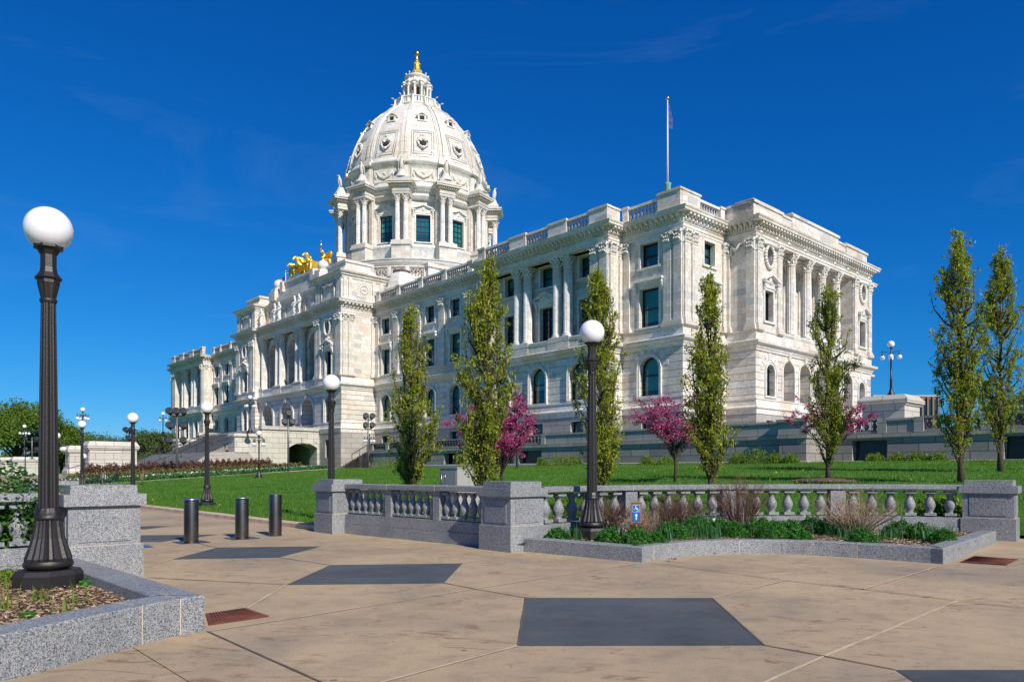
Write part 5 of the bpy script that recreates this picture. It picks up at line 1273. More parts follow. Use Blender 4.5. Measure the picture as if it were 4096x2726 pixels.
# travel so that the bed lies on the left of the path
planter('thick granite curb of the left planter, with a sharp corner toward the plaza', curbL[::-1], .36, .335, (9, 18, 21))
cL = [o for o in bpy.data.objects if o.get('label', '').startswith('thick granite curb')][0]
cR = [o for o in bpy.data.objects if o.get('label', '').startswith('low granite curb')][0]
def stain(parent, outer, px, z0, z1, w, H):
    P = [Vector(p) for p in outer]; best = None
    for a, b in zip(P, P[1:]):
        for k in range(20):
            q = a.lerp(b, k/20); e = abs(2048+2930*q.x/q.y-px)
            if best is None or e < best[0]: best = (e, q, (b-a).normalized())
    _, q, d = best; n = Vector((d.y, -d.x)); 
    if n.dot(-q) < 0: n = -n
    q = q+n*.003-Vector(parent.location[:2]); m = MB(); V = []; N = 7
    for i in range(N+1):
        t = i/N; ww = w*(.4+.6*math.sin(pi*min(1, t*1.1+.1)))*(.8+.4*random.random()); o_ = random.uniform(-.004, .004)
        V += [(q.x-d.x*ww+d.x*o_, q.y-d.y*ww+d.y*o_, z0+(z1-z0)*t), (q.x+d.x*ww+d.x*o_, q.y+d.y*ww+d.y*o_, z0+(z1-z0)*t)]
    m.add(V, [(2*i, 2*i+1, 2*i+3, 2*i+2) for i in range(N)]); m.build('rust_stain', 'rust', parent)
for px, z0, z1, w in ((217, .10, .19, .004), (254, .07, .11, .003)): stain(cL, curbL, px, z0, z1, w, .335)
for px, z0, z1, w in ((3128, .05, .20, .004), (2940, .03, .05, .03), (2860, .02, .035, .05), (3782, .12, .20, .006), (3812, .13, .22, .007), (3832, .13, .20, .012), (3900, .17, .19, .10)): stain(cR, curbR, px, z0, z1, w, .25)
def bed_poly(name, pts, z, mat='soil'):
    m = MB(); A = sum(pts[i][0]*pts[(i+1) % len(pts)][1]-pts[(i+1) % len(pts)][0]*pts[i][1] for i in range(len(pts)))
    P = pts if A > 0 else pts[::-1]; m.add([(x, y, z) for x, y in P], [tuple(range(len(P)))]); return struct(m.build(name, mat))
bedR = [(p[0]+(.45 if i_ == 0 else 0), p[1]+.15) for i_, p in enumerate(curbR)]+arc_pts(117, 191.5, r=ARC_R-.1); bed_poly('planting_soil', bedR, .17)
bedL = [(p[0]-.12, p[1]) for p in curbL]+[(-7.5, 3.7), (-7.5, 9.5)]; bed_poly('planting_soil', bedL, .20)
def in_poly(P, x, y):
    c = False; j = len(P)-1
    for i in range(len(P)):
        if (P[i][1] > y) != (P[j][1] > y) and x < (P[j][0]-P[i][0])*(y-P[i][1])/(P[j][1]-P[i][1])+P[i][0]: c = not c
        j = i
    return c
def mulch(name, poly, z, n, size):
    xs = [p[0] for p in poly]; ys = [p[1] for p in poly]; pts = []
    while len(pts) < n:
        x, y = random.uniform(min(xs), max(xs)), random.uniform(min(ys), max(ys))
        if in_poly(poly, x, y): pts.append((x, y, z+random.uniform(0, .035)))
    P = np.array(pts); A, B = leaf_axes(n, size, .28); A[:, 2] *= .35; B[:, 2] *= .6
    o = quads_mesh(name, P, A, B, 'chips', None, None, False); o['kind'] = 'stuff'; return o
def shrink(poly, k):
    cx = sum(p[0] for p in poly)/len(poly); cy = sum(p[1] for p in poly)/len(poly); return [(cx+(x-cx)*k, cy+(y-cy)*k) for x, y in poly]
mulch('wood_mulch', shrink([p for p in curbL]+[(-7.5, 3.7), (-7.5, 9.5)], .95), .20, 15000, .055)
mulch('wood_mulch', shrink(bedR, .93), .18, 12000, .05)

# ---- plants in the beds ----------------------------------------------
def mound(x, y, z, r, h, n=2600, mat='leaf_mound', size=.035):
    d = rand_dirs(n, .35); d[:, 2] = np.abs(d[:, 2]); lump = 1+.13*np.sin(d[:, 0]*9+x*7)*np.cos(d[:, 1]*8+y*5)+.08*np.sin(d[:, 2]*13+d[:, 0]*11)
    rr = (.80+.22*RNG.random((n, 1)))*lump[:, None]; P = d*rr*np.array([r, r, h]); A, B = leaf_axes(n, size, .75, .6)
    return quads_mesh('green_mound', P, A, B, mat, None, (x, y, z))
def blades(n, r, h, w=.012, spread=.35, base=None):
    m = MB()
    for i in range(n):
        a = random.uniform(0, 2*pi); q = r*math.sqrt(random.random()); x, y = (q*cos(a), q*sin(a)) if base is None else base()
        b = random.uniform(0, 2*pi); hh = h*random.uniform(.6, 1.1); l = spread*hh*random.uniform(.2, 1); px, py = -sin(b)*w, cos(b)*w
        m.add([(x-px, y-py, 0), (x+px, y+py, 0), (x+cos(b)*l*.35+px*.8, y+sin(b)*l*.35+py*.8, hh*.6), (x+cos(b)*l*.35-px*.8, y+sin(b)*l*.35-py*.8, hh*.6), (x+cos(b)*l, y+sin(b)*l, hh)], [(0,1,2,3), (3,2,4)])
    return m
def side(i, n): return 'far left' if i == 0 else 'far right'
mounds = [(2230,2168,.26),(2435,2180,.30),(2545,2172,.34),(2690,2130,.36),(2790,2118,.42),(2870,2115,.36),(2930,2124,.34),(3040,2120,.38),(3090,2158,.40),(3160,2120,.34),(3250,2105,.36),(3330,2112,.38),(3405,2118,.36),(3450,2158,.32),(3600,2125,.36),(3680,2132,.32),(3770,2150,.28),(2620,2165,.26),(3195,2148,.28)]
names = ['small', 'loose', 'full', 'broad', 'tall', 'rounded']
for i, (px, py, r) in enumerate(mounds):
    py += 26; d = 1.33*2930/(py-1885); x, y = (px-2048)/2930*d, d
    if not (in_poly(bedR, x, y-r*.95) and in_poly(bedR, x-r*.7, y-r*.6) and in_poly(bedR, x+r*.7, y-r*.6)): 
        for k in range(14):
            y += .10; x = (px-2048)/2930*y
            if in_poly(bedR, x, y-r*.95) and in_poly(bedR, x-r*.7, y-r*.6) and in_poly(bedR, x+r*.7, y-r*.6): break
    ref = 'near the lamp base' if px < 2500 else ('behind the accessibility sign' if px < 2720 else ('in front of the first bare shrub' if px < 2950 else ('in the middle of the planter' if px < 3300 else ('before the rightmost bare shrub' if px < 3550 else 'at the right end of the planter'))))
    r *= .9; o = mound(x, y, .15, r, r*1.15, int(3800*r/.34), size=.03); tag(o, f'{names[i % 6]} bright green leafy mound {ref}, number {i+1} from the left' if False else f'{names[i % 6]} green leafy mound {ref}', 'plant', 'green mounds in the right planter')
MNS = [o for o in bpy.data.objects if o.name.startswith('green_mound')]
ordw = ['1st', '2nd', '3rd', '4th', '5th', '6th', '7th', '8th', '9th', '10th', '11th', '12th', '13th', '14th', '15th', '16th', '17th', '18th', '19th', '20th']
for k, o in enumerate(sorted(MNS, key=lambda o: o.location.x/o.location.y)): o['label'] = f"{o['label']}, {ordw[k]} from the left"
daffs = [(2290,2165),(2330,2150),(2480,2150),(2560,2140),(2620,2150),(2670,2160),(2760,2150),(2800,2160),(2850,2160),(2960,2145),(3210,2140),(3290,2150),(3350,2150),(3420,2165),(3560,2160),(3620,2165),(3720,2165),(3780,2160),(3130,2060),(2960,2075),(2660,2090),(3060,2065),(3220,2060),(2380,2100)]
dl = []
for i, (px, py) in enumerate(daffs):
    d = 1.33*2930/(py-1885); x, y = (px-2048)/2930*d, d
    if y < 12.4 or i % 4 == 3: continue
    o = blades(48, .24, .36, .008, .6).build('daffodil_clump', 'leaf_daff', None, None, (x, y, .16)); dl.append(o)
    if i in (8, 10):
        f = MB(); f.ball((0, 0, 0), .03, 8, 5); 
        for k in range(6): a0 = k*pi/3; f.add([(0,0,0), (.05*cos(a0-.3), .05*sin(a0-.3), .01), (.085*cos(a0), .085*sin(a0), 0), (.05*cos(a0+.3), .05*sin(a0+.3), .01)], [(0,1,2,3)], False, Matrix.Rotation(pi/2.4, 4, 'X'))
        f.build('flower', 'petal_white', o, None, (0, -.1, .42)).scale = (.45,)*3
for k, o in enumerate(sorted(dl, key=lambda o: o.location.x/o.location.y)):
    tag(o, f'tuft of blue-green daffodil leaves in the right planter, {ordw[k] if k < 20 else str(k+1)+"th"} from the left', 'plant', 'daffodil leaves in the right planter')
def bare_shrub(x, y, z, r, h, label, n=170, mat='twig_red', leaves=900):
    o = thing('bare_shrub', label, 'shrub', (x, y, z), 0, 'bare brown shrubs along the balustrade'); m = MB(); tips = []
    for i in range(n):
        a = random.uniform(0, 2*pi); sp = random.random()**.6; bx, by = .08*cos(a), .08*sin(a); tx, ty = r*sp*cos(a), r*sp*sin(a); hh = h*(1-.35*sp)*random.uniform(.65, 1.05)
        pts = [(bx, by, 0), (bx+tx*.35+random.uniform(-.04, .04), by+ty*.35, hh*.45), (tx*.8+random.uniform(-.06, .06), ty*.8, hh*.8), (tx, ty, hh)]
        m.tube(pts, [.007, .005, .0035, .002], 3, cap=False)
        for q in range(3):
            p = Vector(pts[1]).lerp(Vector(pts[3]), random.random()); e = p+Vector((random.uniform(-.16, .16), random.uniform(-.16, .16), random.uniform(.02, .2))); m.tube([p, e], [.003, .0015], 3, cap=False); tips.append(e); tips.append(p.lerp(e, .5))
    m.build('stems', mat, o)
    idx = RNG.integers(0, len(tips), leaves); P = np.array([tuple(tips[i]) for i in idx])+RNG.normal(size=(leaves, 3))*.025; A, B = leaf_axes(leaves, .024, .6)
    quads_mesh('dry_leaves', P, A, B, 'leaf_barberry', o); return o
for px, d, r, h, lab in ((2420, 15.4, .75, .95, 'bare brown shrub directly behind the second lamp base'), (2700, 15.9, .8, 1.0, 'bare reddish shrub left of the balustrade post, right of the sign'), (2965, 15.9, .75, 1.45, 'tallest bare reddish shrub, in the middle of the curved balustrade'),
                         (3420, 14.9, .95, 1.08, 'widest bare brown shrub, in front of the right part of the balustrade'), (2560, 14.6, .4, .62, 'small bare tan shrub behind the accessibility sign')):
    bare_shrub((px-2048)/2930*d, d, .15, r, h, lab, mat='twig_tan' if px in (2560, 3420) else 'twig_red')
# left bed: weeds and grasses
for px, py, lab in ((60, 2350, 'clump of green weeds at the left edge of the left planter'), (250, 2480, 'tuft of long grass blades in front of the left lamp base'), (330, 2420, 'thin tuft of grass right of the lamp base corner'), (150, 2410, 'sprig of green weed below the left lamp base'), (20, 2440, 'grassy tuft low at the left edge')):
    d = 1.3*2930/(py-1885); x, y = (px-2048)/2930*d, d
    o = blades(12 if 'tuft' in lab else 24, .10, .26 if 'grass' in lab else .2, .006, .6).build('weed', 'leaf_bright', None, None, (x, y, .2)); tag(o, lab, 'plant', 'weeds in the left planter')
for px, py, r, lab in ((350, 2345, .10, 'low leafy weed between lamp base and left curb arm'), (30, 2330, .22, 'leafy green weed patch at the left edge'), (110, 2470, .07, 'tiny leafy weed in the mulch')):
    d = 1.3*2930/(py-1885); o = mound((px-2048)/2930*d, d, .2, r, r*.7, 500, 'leaf_bright' if r > .2 else 'leaf_mound', .035); tag(o, lab, 'plant', 'weeds in the left planter')
    o.name = 'weed'
# leafy shrub behind the left balustrade
def leafy_shrub(x, y, z, r, h, label, n=5200, size=.10, mat='leaf_shrub'):
    o = thing('leafy_shrub', label, 'shrub', (x, y, z)); m = MB(); P = []
    for i in range(34):
        a = random.uniform(0, 2*pi); q = r*random.random()**.5; hh = h*(1-.3*(q/r)**2)*random.uniform(.55, 1.0); pts = [(0, 0, 0), (q*.5*cos(a), q*.5*sin(a), hh*.5), (q*cos(a), q*sin(a), hh)]
        m.tube(pts, [.012, .008, .003], 4, cap=False)
        for k in range(n//34):
            t_ = random.uniform(.3, 1.02); p = Vector(pts[1]).lerp(Vector(pts[2]), (t_-.5)*2) if t_ > .5 else Vector(pts[0]).lerp(Vector(pts[1]), t_*2); P.append((p.x+random.gauss(0, .09), p.y+random.gauss(0, .09), p.z+random.gauss(0, .05)))
    m.build('branches', 'bark_dark', o); P = np.array(P); A, B = leaf_axes(len(P), size, .6); A[:, 2] *= .6; quads_mesh('foliage', P, A, B, mat, o); return o
leafy_shrub(-6.9, 10.3, 0, .75, 1.72, 'leafy green shrub behind the left curved balustrade', 4200, .075)
leafy_shrub(-7.9, 10.9, 0, .8, 1.8, 'dark leafy shrub at the very left edge behind the balustrade', 4200, .075)
# ---- lamps ------------------------------------------------------------
def fluted(m, prof, n=12, seg=48, depth=.13, c=(0, 0, 0)):
    m.lathe(prof, seg, c, False, lambda i, z: 1-depth*(1 if (i*n*2//seg) % 2 else 0)*1.0, False)
def make_globe_lamp():
    r = bpy.data.objects.new('street_lamp', None); COL.objects.link(r)
    m = MB(); m.lathe([(.345, 0), (.345, .15), (.31, .20), (.20, .205)], 8, smooth=False, a0=pi/8, a1=pi/8+2*pi); m.build('base_plate', 'bronze_paint', r)
    m = MB(); m.lathe([(.18, .20), (.245, .235), (.25, .27), (.235, .30)], 32, cap=False)
    m.lathe([(.232, .30), (.235, .33), (.205, .42), (.165, .55), (.14, .68), (.132, .76)], 48, smooth=False, cap=False, mod=lambda i, z: (.88 if i % 3 == 2 else 1))
    m.lathe([(.135, .76), (.145, .775), (.145, .79), (.135, .80), (.14, .82), (.125, .86), (.115, .89)], 32, cap=False, mod=lambda i, z: 1 if z < .81 else (.94 if i % 3 == 0 else 1.03))
    m.build('pedestal', 'bronze_paint', r)
    m = MB(); m.lathe([(.103, .86), (.098, 1.4), (.086, 2.4), (.074, 3.22)], 48, smooth=False, cap=False, mod=lambda i, z: (.88 if i % 4 == 3 else 1)); m.build('post', 'bronze_paint', r)
    m = MB(); m.lathe([(.078, 3.20), (.088, 3.22), (.088, 3.24), (.075, 3.25)], 16, cap=False); m.lathe([(.075, 3.25), (.112, 3.42)], 24, smooth=False, cap=False, mod=lambda i, z: (.92 if i % 3 == 2 else 1))
    m.lathe([(.118, 3.42), (.118, 3.455), (.145, 3.475), (.13, 3.49), (.095, 3.54), (.085, 3.60), (.085, 3.74), (.12, 3.80), (.155, 3.815), (.155, 3.845), (.14, 3.85)], 8, smooth=False); m.build('capital', 'bronze_paint', r)
    m = MB(); m.ball((0, 0, 4.035), .246, 32, 20); m.build('globe', 'globe_white', r); return r
gl = make_globe_lamp()
LAMPS = [((-5.24, 8.28), .2, 'tall dark single-globe lamp post nearest the camera at the left edge'), ((1.575, 14.43), .2, 'single-globe lamp post standing in the right planter'),
         ((-5.18, 21), 0, 'single-globe lamp post behind the left end of the middle balustrade'), ((-12.41, 29.8), .06, 'single-globe lamp post on the lawn behind the bollards'),
         ((-17.6, 34), -.05, 'single-globe lamp post rising behind the big left granite pier'), ((-27.0, 46), .42, 'distant single-globe lamp post in front of the left stone pedestals'), ((-35.1, 60), -1.3, 'far low single globe lamp seen beyond the stair foot')]
for i, (p, z, lab) in enumerate(LAMPS):
    o = gl if i == 0 else copy_tree(gl); o.location = (*p, z); tag(o, lab, 'street lamp', 'single-globe lamp posts')
    if i == 0: o.rotation_euler = (0, 0, rad(12))
def make_five():
    r = bpy.data.objects.new('five_globe_lamp', None); COL.objects.link(r)
    m = MB(); m.lathe([(.42, 0), (.42, .10), (.34, .14), (.30, .30), (.16, .55), (.14, .70)], 16); m.build('pedestal', 'bronze_paint', r)
    m = MB(); m.lathe([(.11, .70), (.10, 1.5), (.12, 1.52), (.12, 1.6), (.085, 1.62), (.07, 3.6), (.10, 3.62), (.12, 3.8), (.08, 3.84), (.10, 4.0), (.05, 4.05), (.06, 4.25), (.14, 4.35), (.14, 4.38)], 14); m.build('post', 'bronze_paint', r)
    for k in range(4):
        a = Matrix.Rotation(pi/4+k*pi/2, 4, 'Z'); m = MB(); m.tube([a @ Vector(p) for p in ((.04, 0, 3.75), (.3, 0, 3.98), (.55, 0, 4.0), (.74, 0, 3.98))], .028, 6); m.ball(tuple(a @ Vector((.74, 0, 4.06))), .05, 6, 5)
        m.lathe([(.03, 3.99), (.05, 3.9), (.07, 3.84), (.11, 3.70), (.12, 3.66)], 10, tuple((a @ Vector((.66, 0, 0)))[:])); q = m.build('arm', 'bronze_paint', r)
        g = MB(); g.ball(tuple(a @ Vector((.66, 0, 3.50))), .20, 16, 10); g.build('globe', 'globe_white', q)
    m = MB(); m.ball((0, 0, 4.66), .29, 20, 12); m.build('top_globe', 'globe_white', r); return r
fv = make_five()
def at(px, d, z=None):
    x = (px-2048)/2930*d; return (x, d, terw(x, d) if z is None else z)
FIVE = [(at(3561, 58, 5.85), .78, .3, 'five-globe lamp on the stone pedestal right of the building'), (at(1036, 55, 1.02), .72, .2, 'five-globe lamp at the edge of the lawn before the flower bed'), (at(1000, 84.5, 5.95), .88, .5, 'five-globe lamp on the stair cheek in front of the entrance pavilion'),
        (at(1477, 80, 1.95), .82, .6, 'five-globe lamp near the floodlight pole at the entrance corner'), (at(652, 98, 5.6), .78, .4, 'slender five-globe lamp left of the west end of the building'),
        (at(331, 76, 4.2), .80, .2, 'five-globe lamp standing on the left stone pedestal'), (at(98, 104, 3.9), .86, .1, 'five-globe lamp on the farthest pedestal among the trees'), (at(228, 62, .1), .95, .7, 'five-globe lamp mostly hidden behind the nearest lamp post')]
for i, (p, s, a, lab) in enumerate(FIVE):
    o = fv if i == 0 else copy_tree(fv); o.location = p; o.scale = (s,)*3; o.rotation_euler = (0, 0, a); tag(o, lab, 'street lamp', 'five-globe lamp posts')
def make_flood(h, rows, name='floodlight_pole'):
    r = bpy.data.objects.new(name, None); COL.objects.link(r)
    m = MB(); m.box(-.22, .22, -.22, .22, 0, .12); m.tube([(0, 0, .1), (0, 0, h)], [.10, .075], 12); m.build('pole', 'grey_pole', r)
    for z, hw, n in rows:
        b = MB(); b.box(-hw, hw, -.05, .05, z-.06, z+.02); bo = b.build('crossbar', 'grey_pole', r)
        for k in range(n):
            x = -hw+2*hw*k/(n-1) if n > 1 else 0; f = MB(); M = Matrix.Translation((x, .12, z+.28)) @ Matrix.Rotation(rad(-62), 4, 'X')
            f.lathe([(.10, -.28), (.20, -.2), (.26, .05), (.30, .22), (.30, .30), (.24, .30)], 14, M=M); f.tube([(x, 0, z), (x-.0, .02, z+.15)], .03, 5); f.build('floodlight', 'dark_metal', r)
    return r
FL = [(at(708, 62), 5.6, [(5.3, .55, 3), (4.1, .55, 2), (2.85, .55, 2)], .2, 'tall floodlight pole with three tiers of lamps before the stairs'), (at(1153, 70), 5.7, [(5.3, .0, 1), (4.5, .38, 2)], .4, 'floodlight pole in front of the entrance landing wall'),
      (at(1473, 74), 5.4, [(5.0, .34, 2), (4.1, .34, 2)], .5, 'floodlight pole beside the steps at the entrance corner'), (at(2069, 54), 5.3, [(5.0, .30, 2), (4.2, .28, 2)], .6, 'floodlight pole behind the pink tree in the centre'),
      (at(128, 100, 3.2), 3.0, [(2.4, .7, 2), (1.0, .7, 2)], .1, 'cluster of floodlights on the farthest pedestal'), (at(518, 80, 3.2), 3.0, [(2.5, .3, 2), (1.6, .3, 1)], .1, 'small floodlight cluster above the largest stone pedestal')]
for p, h, rows, a, lab in FL:
    o = make_flood(h, rows); o.location = p; o.rotation_euler = (0, 0, a+pi+ROTB*.0); tag(o, lab, 'floodlight pole', 'floodlight poles')

# ---- bollards -----------------------------------------------------------
def make_bollard(h, cap_=True):
    r = bpy.data.objects.new('bollard', None); COL.objects.link(r)
    m = MB(); m.lathe([(.145, 0), (.145, h-.03), (.14, h)], 40); m.build('post', 'steel', r)
    m = MB()
    if cap_: m.lathe([(.175, h), (.18, h+.006), (.175, h+.014)], 32)
    else: m.lathe([(.142, h), (.13, h+.006)], 32)
    m.build('cap', 'steel_top', r)
    m = MB(); m.ball((.06, -.13, h-.09), .016, 8, 6); m.build('lock', 'dark_metal', r)
    if cap_: m = MB(); m.prism([(-.30, -.30), (.30, -.30), (.30, .30), (-.30, .30)], .002, .008); m.build('floor_plate', 'steel', r)
    return r
for px, py, h, c_, lab in ((765, 2168, .90, True, 'leftmost stainless steel bollard, nearest the left granite pier'), (967.5, 2152, .895, True, 'middle stainless steel bollard'), (1101, 2142, .965, False, 'rightmost stainless steel bollard, taller and without a cap rim')):
    o = make_bollard(h, c_); o.location = (*gp(px, py), .004); o.rotation_euler = (0, 0, ROTB); tag(o, lab, 'bollard', 'steel bollards across the walk')

# ---- utility cabinet -------------------------------------------------------
c = LW(76.2, -51.3); cb = thing('utility_cabinet', 'grey metal utility cabinet on the lawn behind the middle balustrade', 'cabinet', (c.x, c.y, terr(76.6, -51)+.02), ROTB)
cpx = (1862-2048)/2930; 
m = MB(); m.box(-.45, .45, -.65, .65, 0, 1.27); m.box(-.47, .47, -.67, .67, 1.27, 1.31); m.box(-.42, .42, -.62, .62, -.2, 0); m.build('body', 'cabinet_dark', cb)
m = MB(); m.box(-.40, .40, -.665, -.655, .05, 1.2); d_ = m.build('door', 'cabinet_dark', cb); m = MB(); m.tube([(-.28, -.67, 1.1), (-.28, -.73, 1.08), (-.28, -.73, .82), (-.28, -.67, .80)], .012, 6); m.tube([(-.16, -.665, 1.12), (-.16, -.665, .78)], .006, 5); m.build('handle', 'steel_top', d_)

# ---- accessibility sign ------------------------------------------------------
sg = thing('access_sign', 'small blue wheelchair sign with arrow in brown frame on a short post', 'sign', (*((2545-2048)/2930*12.95, 12.95), .17), rad(-9))
m = MB(); m.tube([(0, .03, 0), (0, .03, .72)], .022, 10); m.build('post', 'grey_pole', sg)
zb, zt = .50, .80+.06
m = MB(); m.box(-.105, .105, -.012, .02, .46, .835); m.box(-.11, .11, -.02, .024, .835, .848); m.build('frame', 'sign_brown', sg)
m = MB(); m.box(-.075, .075, -.018, -.0125, .49, .805); pn = m.build('panel', 'sign_blue', sg); sg.scale = (.93,)*3
m = MB()
def line(a, b, w=.005): 
    a, b = Vector(a), Vector(b); d = (b-a).normalized(); n = Vector((-d.y, d.x))*w
    m.prismy([(a.x-n.x, a.y-n.y), (b.x-n.x, b.y-n.y), (b.x+n.x, b.y+n.y), (a.x+n.x, a.y+n.y)], -.0215, -.0185)
for x0, x1, z0, z1 in ((-.066, .066, .665, .795), ):
    line((x0, z0), (x1, z0), .002); line((x1, z0), (x1, z1), .002); line((x1, z1), (x0, z1), .002); line((x0, z1), (x0, z0), .002)
m.ball((-.008, -.02, .775), .011, 10, 6, (1, .3, 1))
line((-.008, .762), (-.004, .722), .006); line((-.006, .742), (.024, .738), .004); line((-.004, .722), (.026, .720), .006); line((.026, .720), (.040, .690), .005); line((.040, .690), (.050, .694), .004)
for k in range(-13, 5): a0, a1 = rad(-k*15-30), rad(-k*15-15); line((.0+.033*cos(a0), .706+.033*sin(a0)), (.0+.033*cos(a1), .706+.033*sin(a1)), .0035)
line((0, .515), (0, .60), .010); m.prismy([(-.03, .59), (.03, .59), (0, .64)], -.0215, -.0185)
m.build('symbol', 'sign_white', pn)

# ---- benches ------------------------------------------------------------------
def make_bench():
    r = bpy.data.objects.new('metal_bench', None); COL.objects.link(r)
    m = MB()
    for i in range(9): m.box(-.75, .75, -.22+.055*i, -.185+.055*i, .43, .45)
    m.build('seat', 'bench_blue', r); m = MB()
    for i in range(8): m.box(-.75, .75, .25+.012*i, .27+.012*i, .50+.05*i, .535+.05*i)
    for x in (-.74, 0, .74): m.tube([(x, .25, .44), (x, .36, .93)], .02, 6)
    m.build('backrest', 'bench_blue', r)
    for x in (-.74, .74):
        m = MB(); m.tube([(x, -.30, 0), (x, -.24, .42), (x, -.22, .62), (x, .0, .68), (x, .26, .60)], .02, 6); m.tube([(x, .34, 0), (x, .22, .42)], .02, 6); m.tube([(x, -.24, .42), (x, .25, .43)], .02, 6); m.build('leg', 'bench_blue', r)
    return r
bn = make_bench()
for i, (px, lab) in enumerate(((385, 'left one of two dark slatted metal benches before the pedestals'), (445, 'right one of two dark slatted metal benches, beside the flower bed'))):
    o = bn if i == 0 else copy_tree(bn); o.location = at(px, 49); o.rotation_euler = (0, 0, rad(-75)+ROTB*0); o.location.z += .02; tag(o, lab, 'bench', 'dark metal benches')
o = thing('marker_post', 'thin pale post with small sign in the flower bed', 'post', at(572, 49)); m = MB(); m.tube([(0, 0, 0), (0, 0, 1.05)], .035, 8); m.build('post', 'grey_pole', o); m = MB(); m.box(-.16, -.06, -.03, .03, .45, .85); m.build('plate', 'sign_brown', o)
o = thing('outlet_post', 'short post with white box beside the benches', 'post', at(413, 52)); m = MB(); m.box(-.05, .05, -.05, .05, 0, .9); m.build('post', 'sign_brown', o); m = MB(); m.box(-.13, .13, -.1, .1, .45, .8); m.build('box', 'paint_white', o)

# ================================================================== STAIRS AND TERRACE
stp = thing('grand_staircase', 'broad stone staircase with landing and vaulted carriage arch before the entrance', 'staircase', (OX, OY, 0), ROTB)
wl = MB()
for s in (1, -1):
    ax = 'E' if s > 0 else 'W'; q = 1 if s > 0 else -1
    facade(wl, ax, s*10.7, *sorted((q*-29.9, q*-22.2)), 0, 6.55, [(*sorted((q*-26.5, q*-22.75)), 0.2, 4.9)] if s > 0 else [], 2.0)
    wl.box(*sorted((s*10.0, s*10.9)), -30.0, -22.2, 6.55, 6.95)
    # cheek block carrying the lamp
    wl.box(*sorted((s*9.0, s*10.9)), -33.2, -29.9, 0, 5.55); wl.box(*sorted((s*8.85, s*11.05)), -33.4, -29.8, 5.55, 5.7); wl.taper(*sorted((s*8.9, s*11.0)), -33.3, -29.9, 5.7, 5.95, .15)
    wl.box(*sorted((s*8.9, s*9.9)), -29.9, -29.1, 0, 6.55)
wl.box(-10.0, 10.0, -30.0, -29.3, 4, 6.5)
wl.build('cheek_wall', 'granite_light', stp, True)
ar = MB(); hw_ = 1.87; yc = -24.62
# segmental arch head filling the rectangular opening's top
N_ = 14; R_ = 3.1; zc = 4.9-R_+.15; pts = []
for i in range(N_+1):
    y = -hw_+2*hw_*i/N_; pts.append((y, zc+math.sqrt(R_*R_-y*y)))
for (y0, z0), (y1, z1) in zip(pts, pts[1:]):
    ar.add([(10.7, yc+y0, z0), (10.7, yc+y1, z1), (10.7, yc+y1, 5.2), (10.7, yc+y0, 5.2), (8.2, yc+y0, z0), (8.2, yc+y1, z1)], [(0,1,2,3), (0,4,5,1)])
    t = .38; ar.add([(10.78, yc+y0, z0), (10.78, yc+y1, z1), (10.78, yc+y1*1.08, z1+t), (10.78, yc+y0*1.08, z0+t)], [(0,1,2,3)])
ar.box(10.7, 11.0, yc-.3, yc+.3, 5.0, 5.65)
ar.build('arch', 'granite_light', stp, True)
dk = MB(); dk.box(2.0, 2.1, -29, -22.4, 0, 6.3); dk.box(2, 8.7, -22.5, -22.42, 0, 6.3); dk.box(2, 10, -29.2, -29.0, 0, 6.3); dk.box(2, 10, -29, -22.4, 6.3, 6.4); dk.build('passage', 'granite_base', stp, True)
st_ = MB(); ld = MB(); ld.box(-10.0, 10.0, -29.3, -22.2, 6.4, 6.62); ld.build('landing', 'step_stone', stp, True)
n1 = 17; rise = .168; top = 6.62
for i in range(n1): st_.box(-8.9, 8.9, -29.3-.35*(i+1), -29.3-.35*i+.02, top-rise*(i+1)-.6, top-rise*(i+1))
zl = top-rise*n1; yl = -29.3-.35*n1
st_.build('steps', 'step_shaded', stp, True)
lo = MB()
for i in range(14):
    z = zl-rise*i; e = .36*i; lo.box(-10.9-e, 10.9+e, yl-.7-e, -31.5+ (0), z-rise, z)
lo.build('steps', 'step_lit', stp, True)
def railing(pts, label, zoff=.95, parent=None):
    m = MB(); P = [Vector(p) for p in pts]
    m.tube([p+Vector((0, 0, zoff)) for p in P], .04, 6)
    L = sum((b-a).length for a, b in zip(P, P[1:])); n = max(2, int(L/1.6))
    for a, b in zip(P, P[1:]):
        k = max(1, int((b-a).length/1.7))
        for i in range(k+1): q = a.lerp(b, i/k); m.tube([q, q+Vector((0, 0, zoff))], .035, 6)
    return m.build('handrail', 'dark_metal', parent or stp)
for x in (-3.5, 4.5): railing([(x, -29.8, 6.3), (x, yl, zl)], '', .95); railing([(x, yl, zl), (x, yl-5.4, zl-rise*14)], '', .95)
railing([(9.2, -33.6, zl+.5), (9.2, yl-.5, zl)], '')
railing([(-8, -22.9, 6.6), (8, -22.9, 6.6)], '', 1.0)
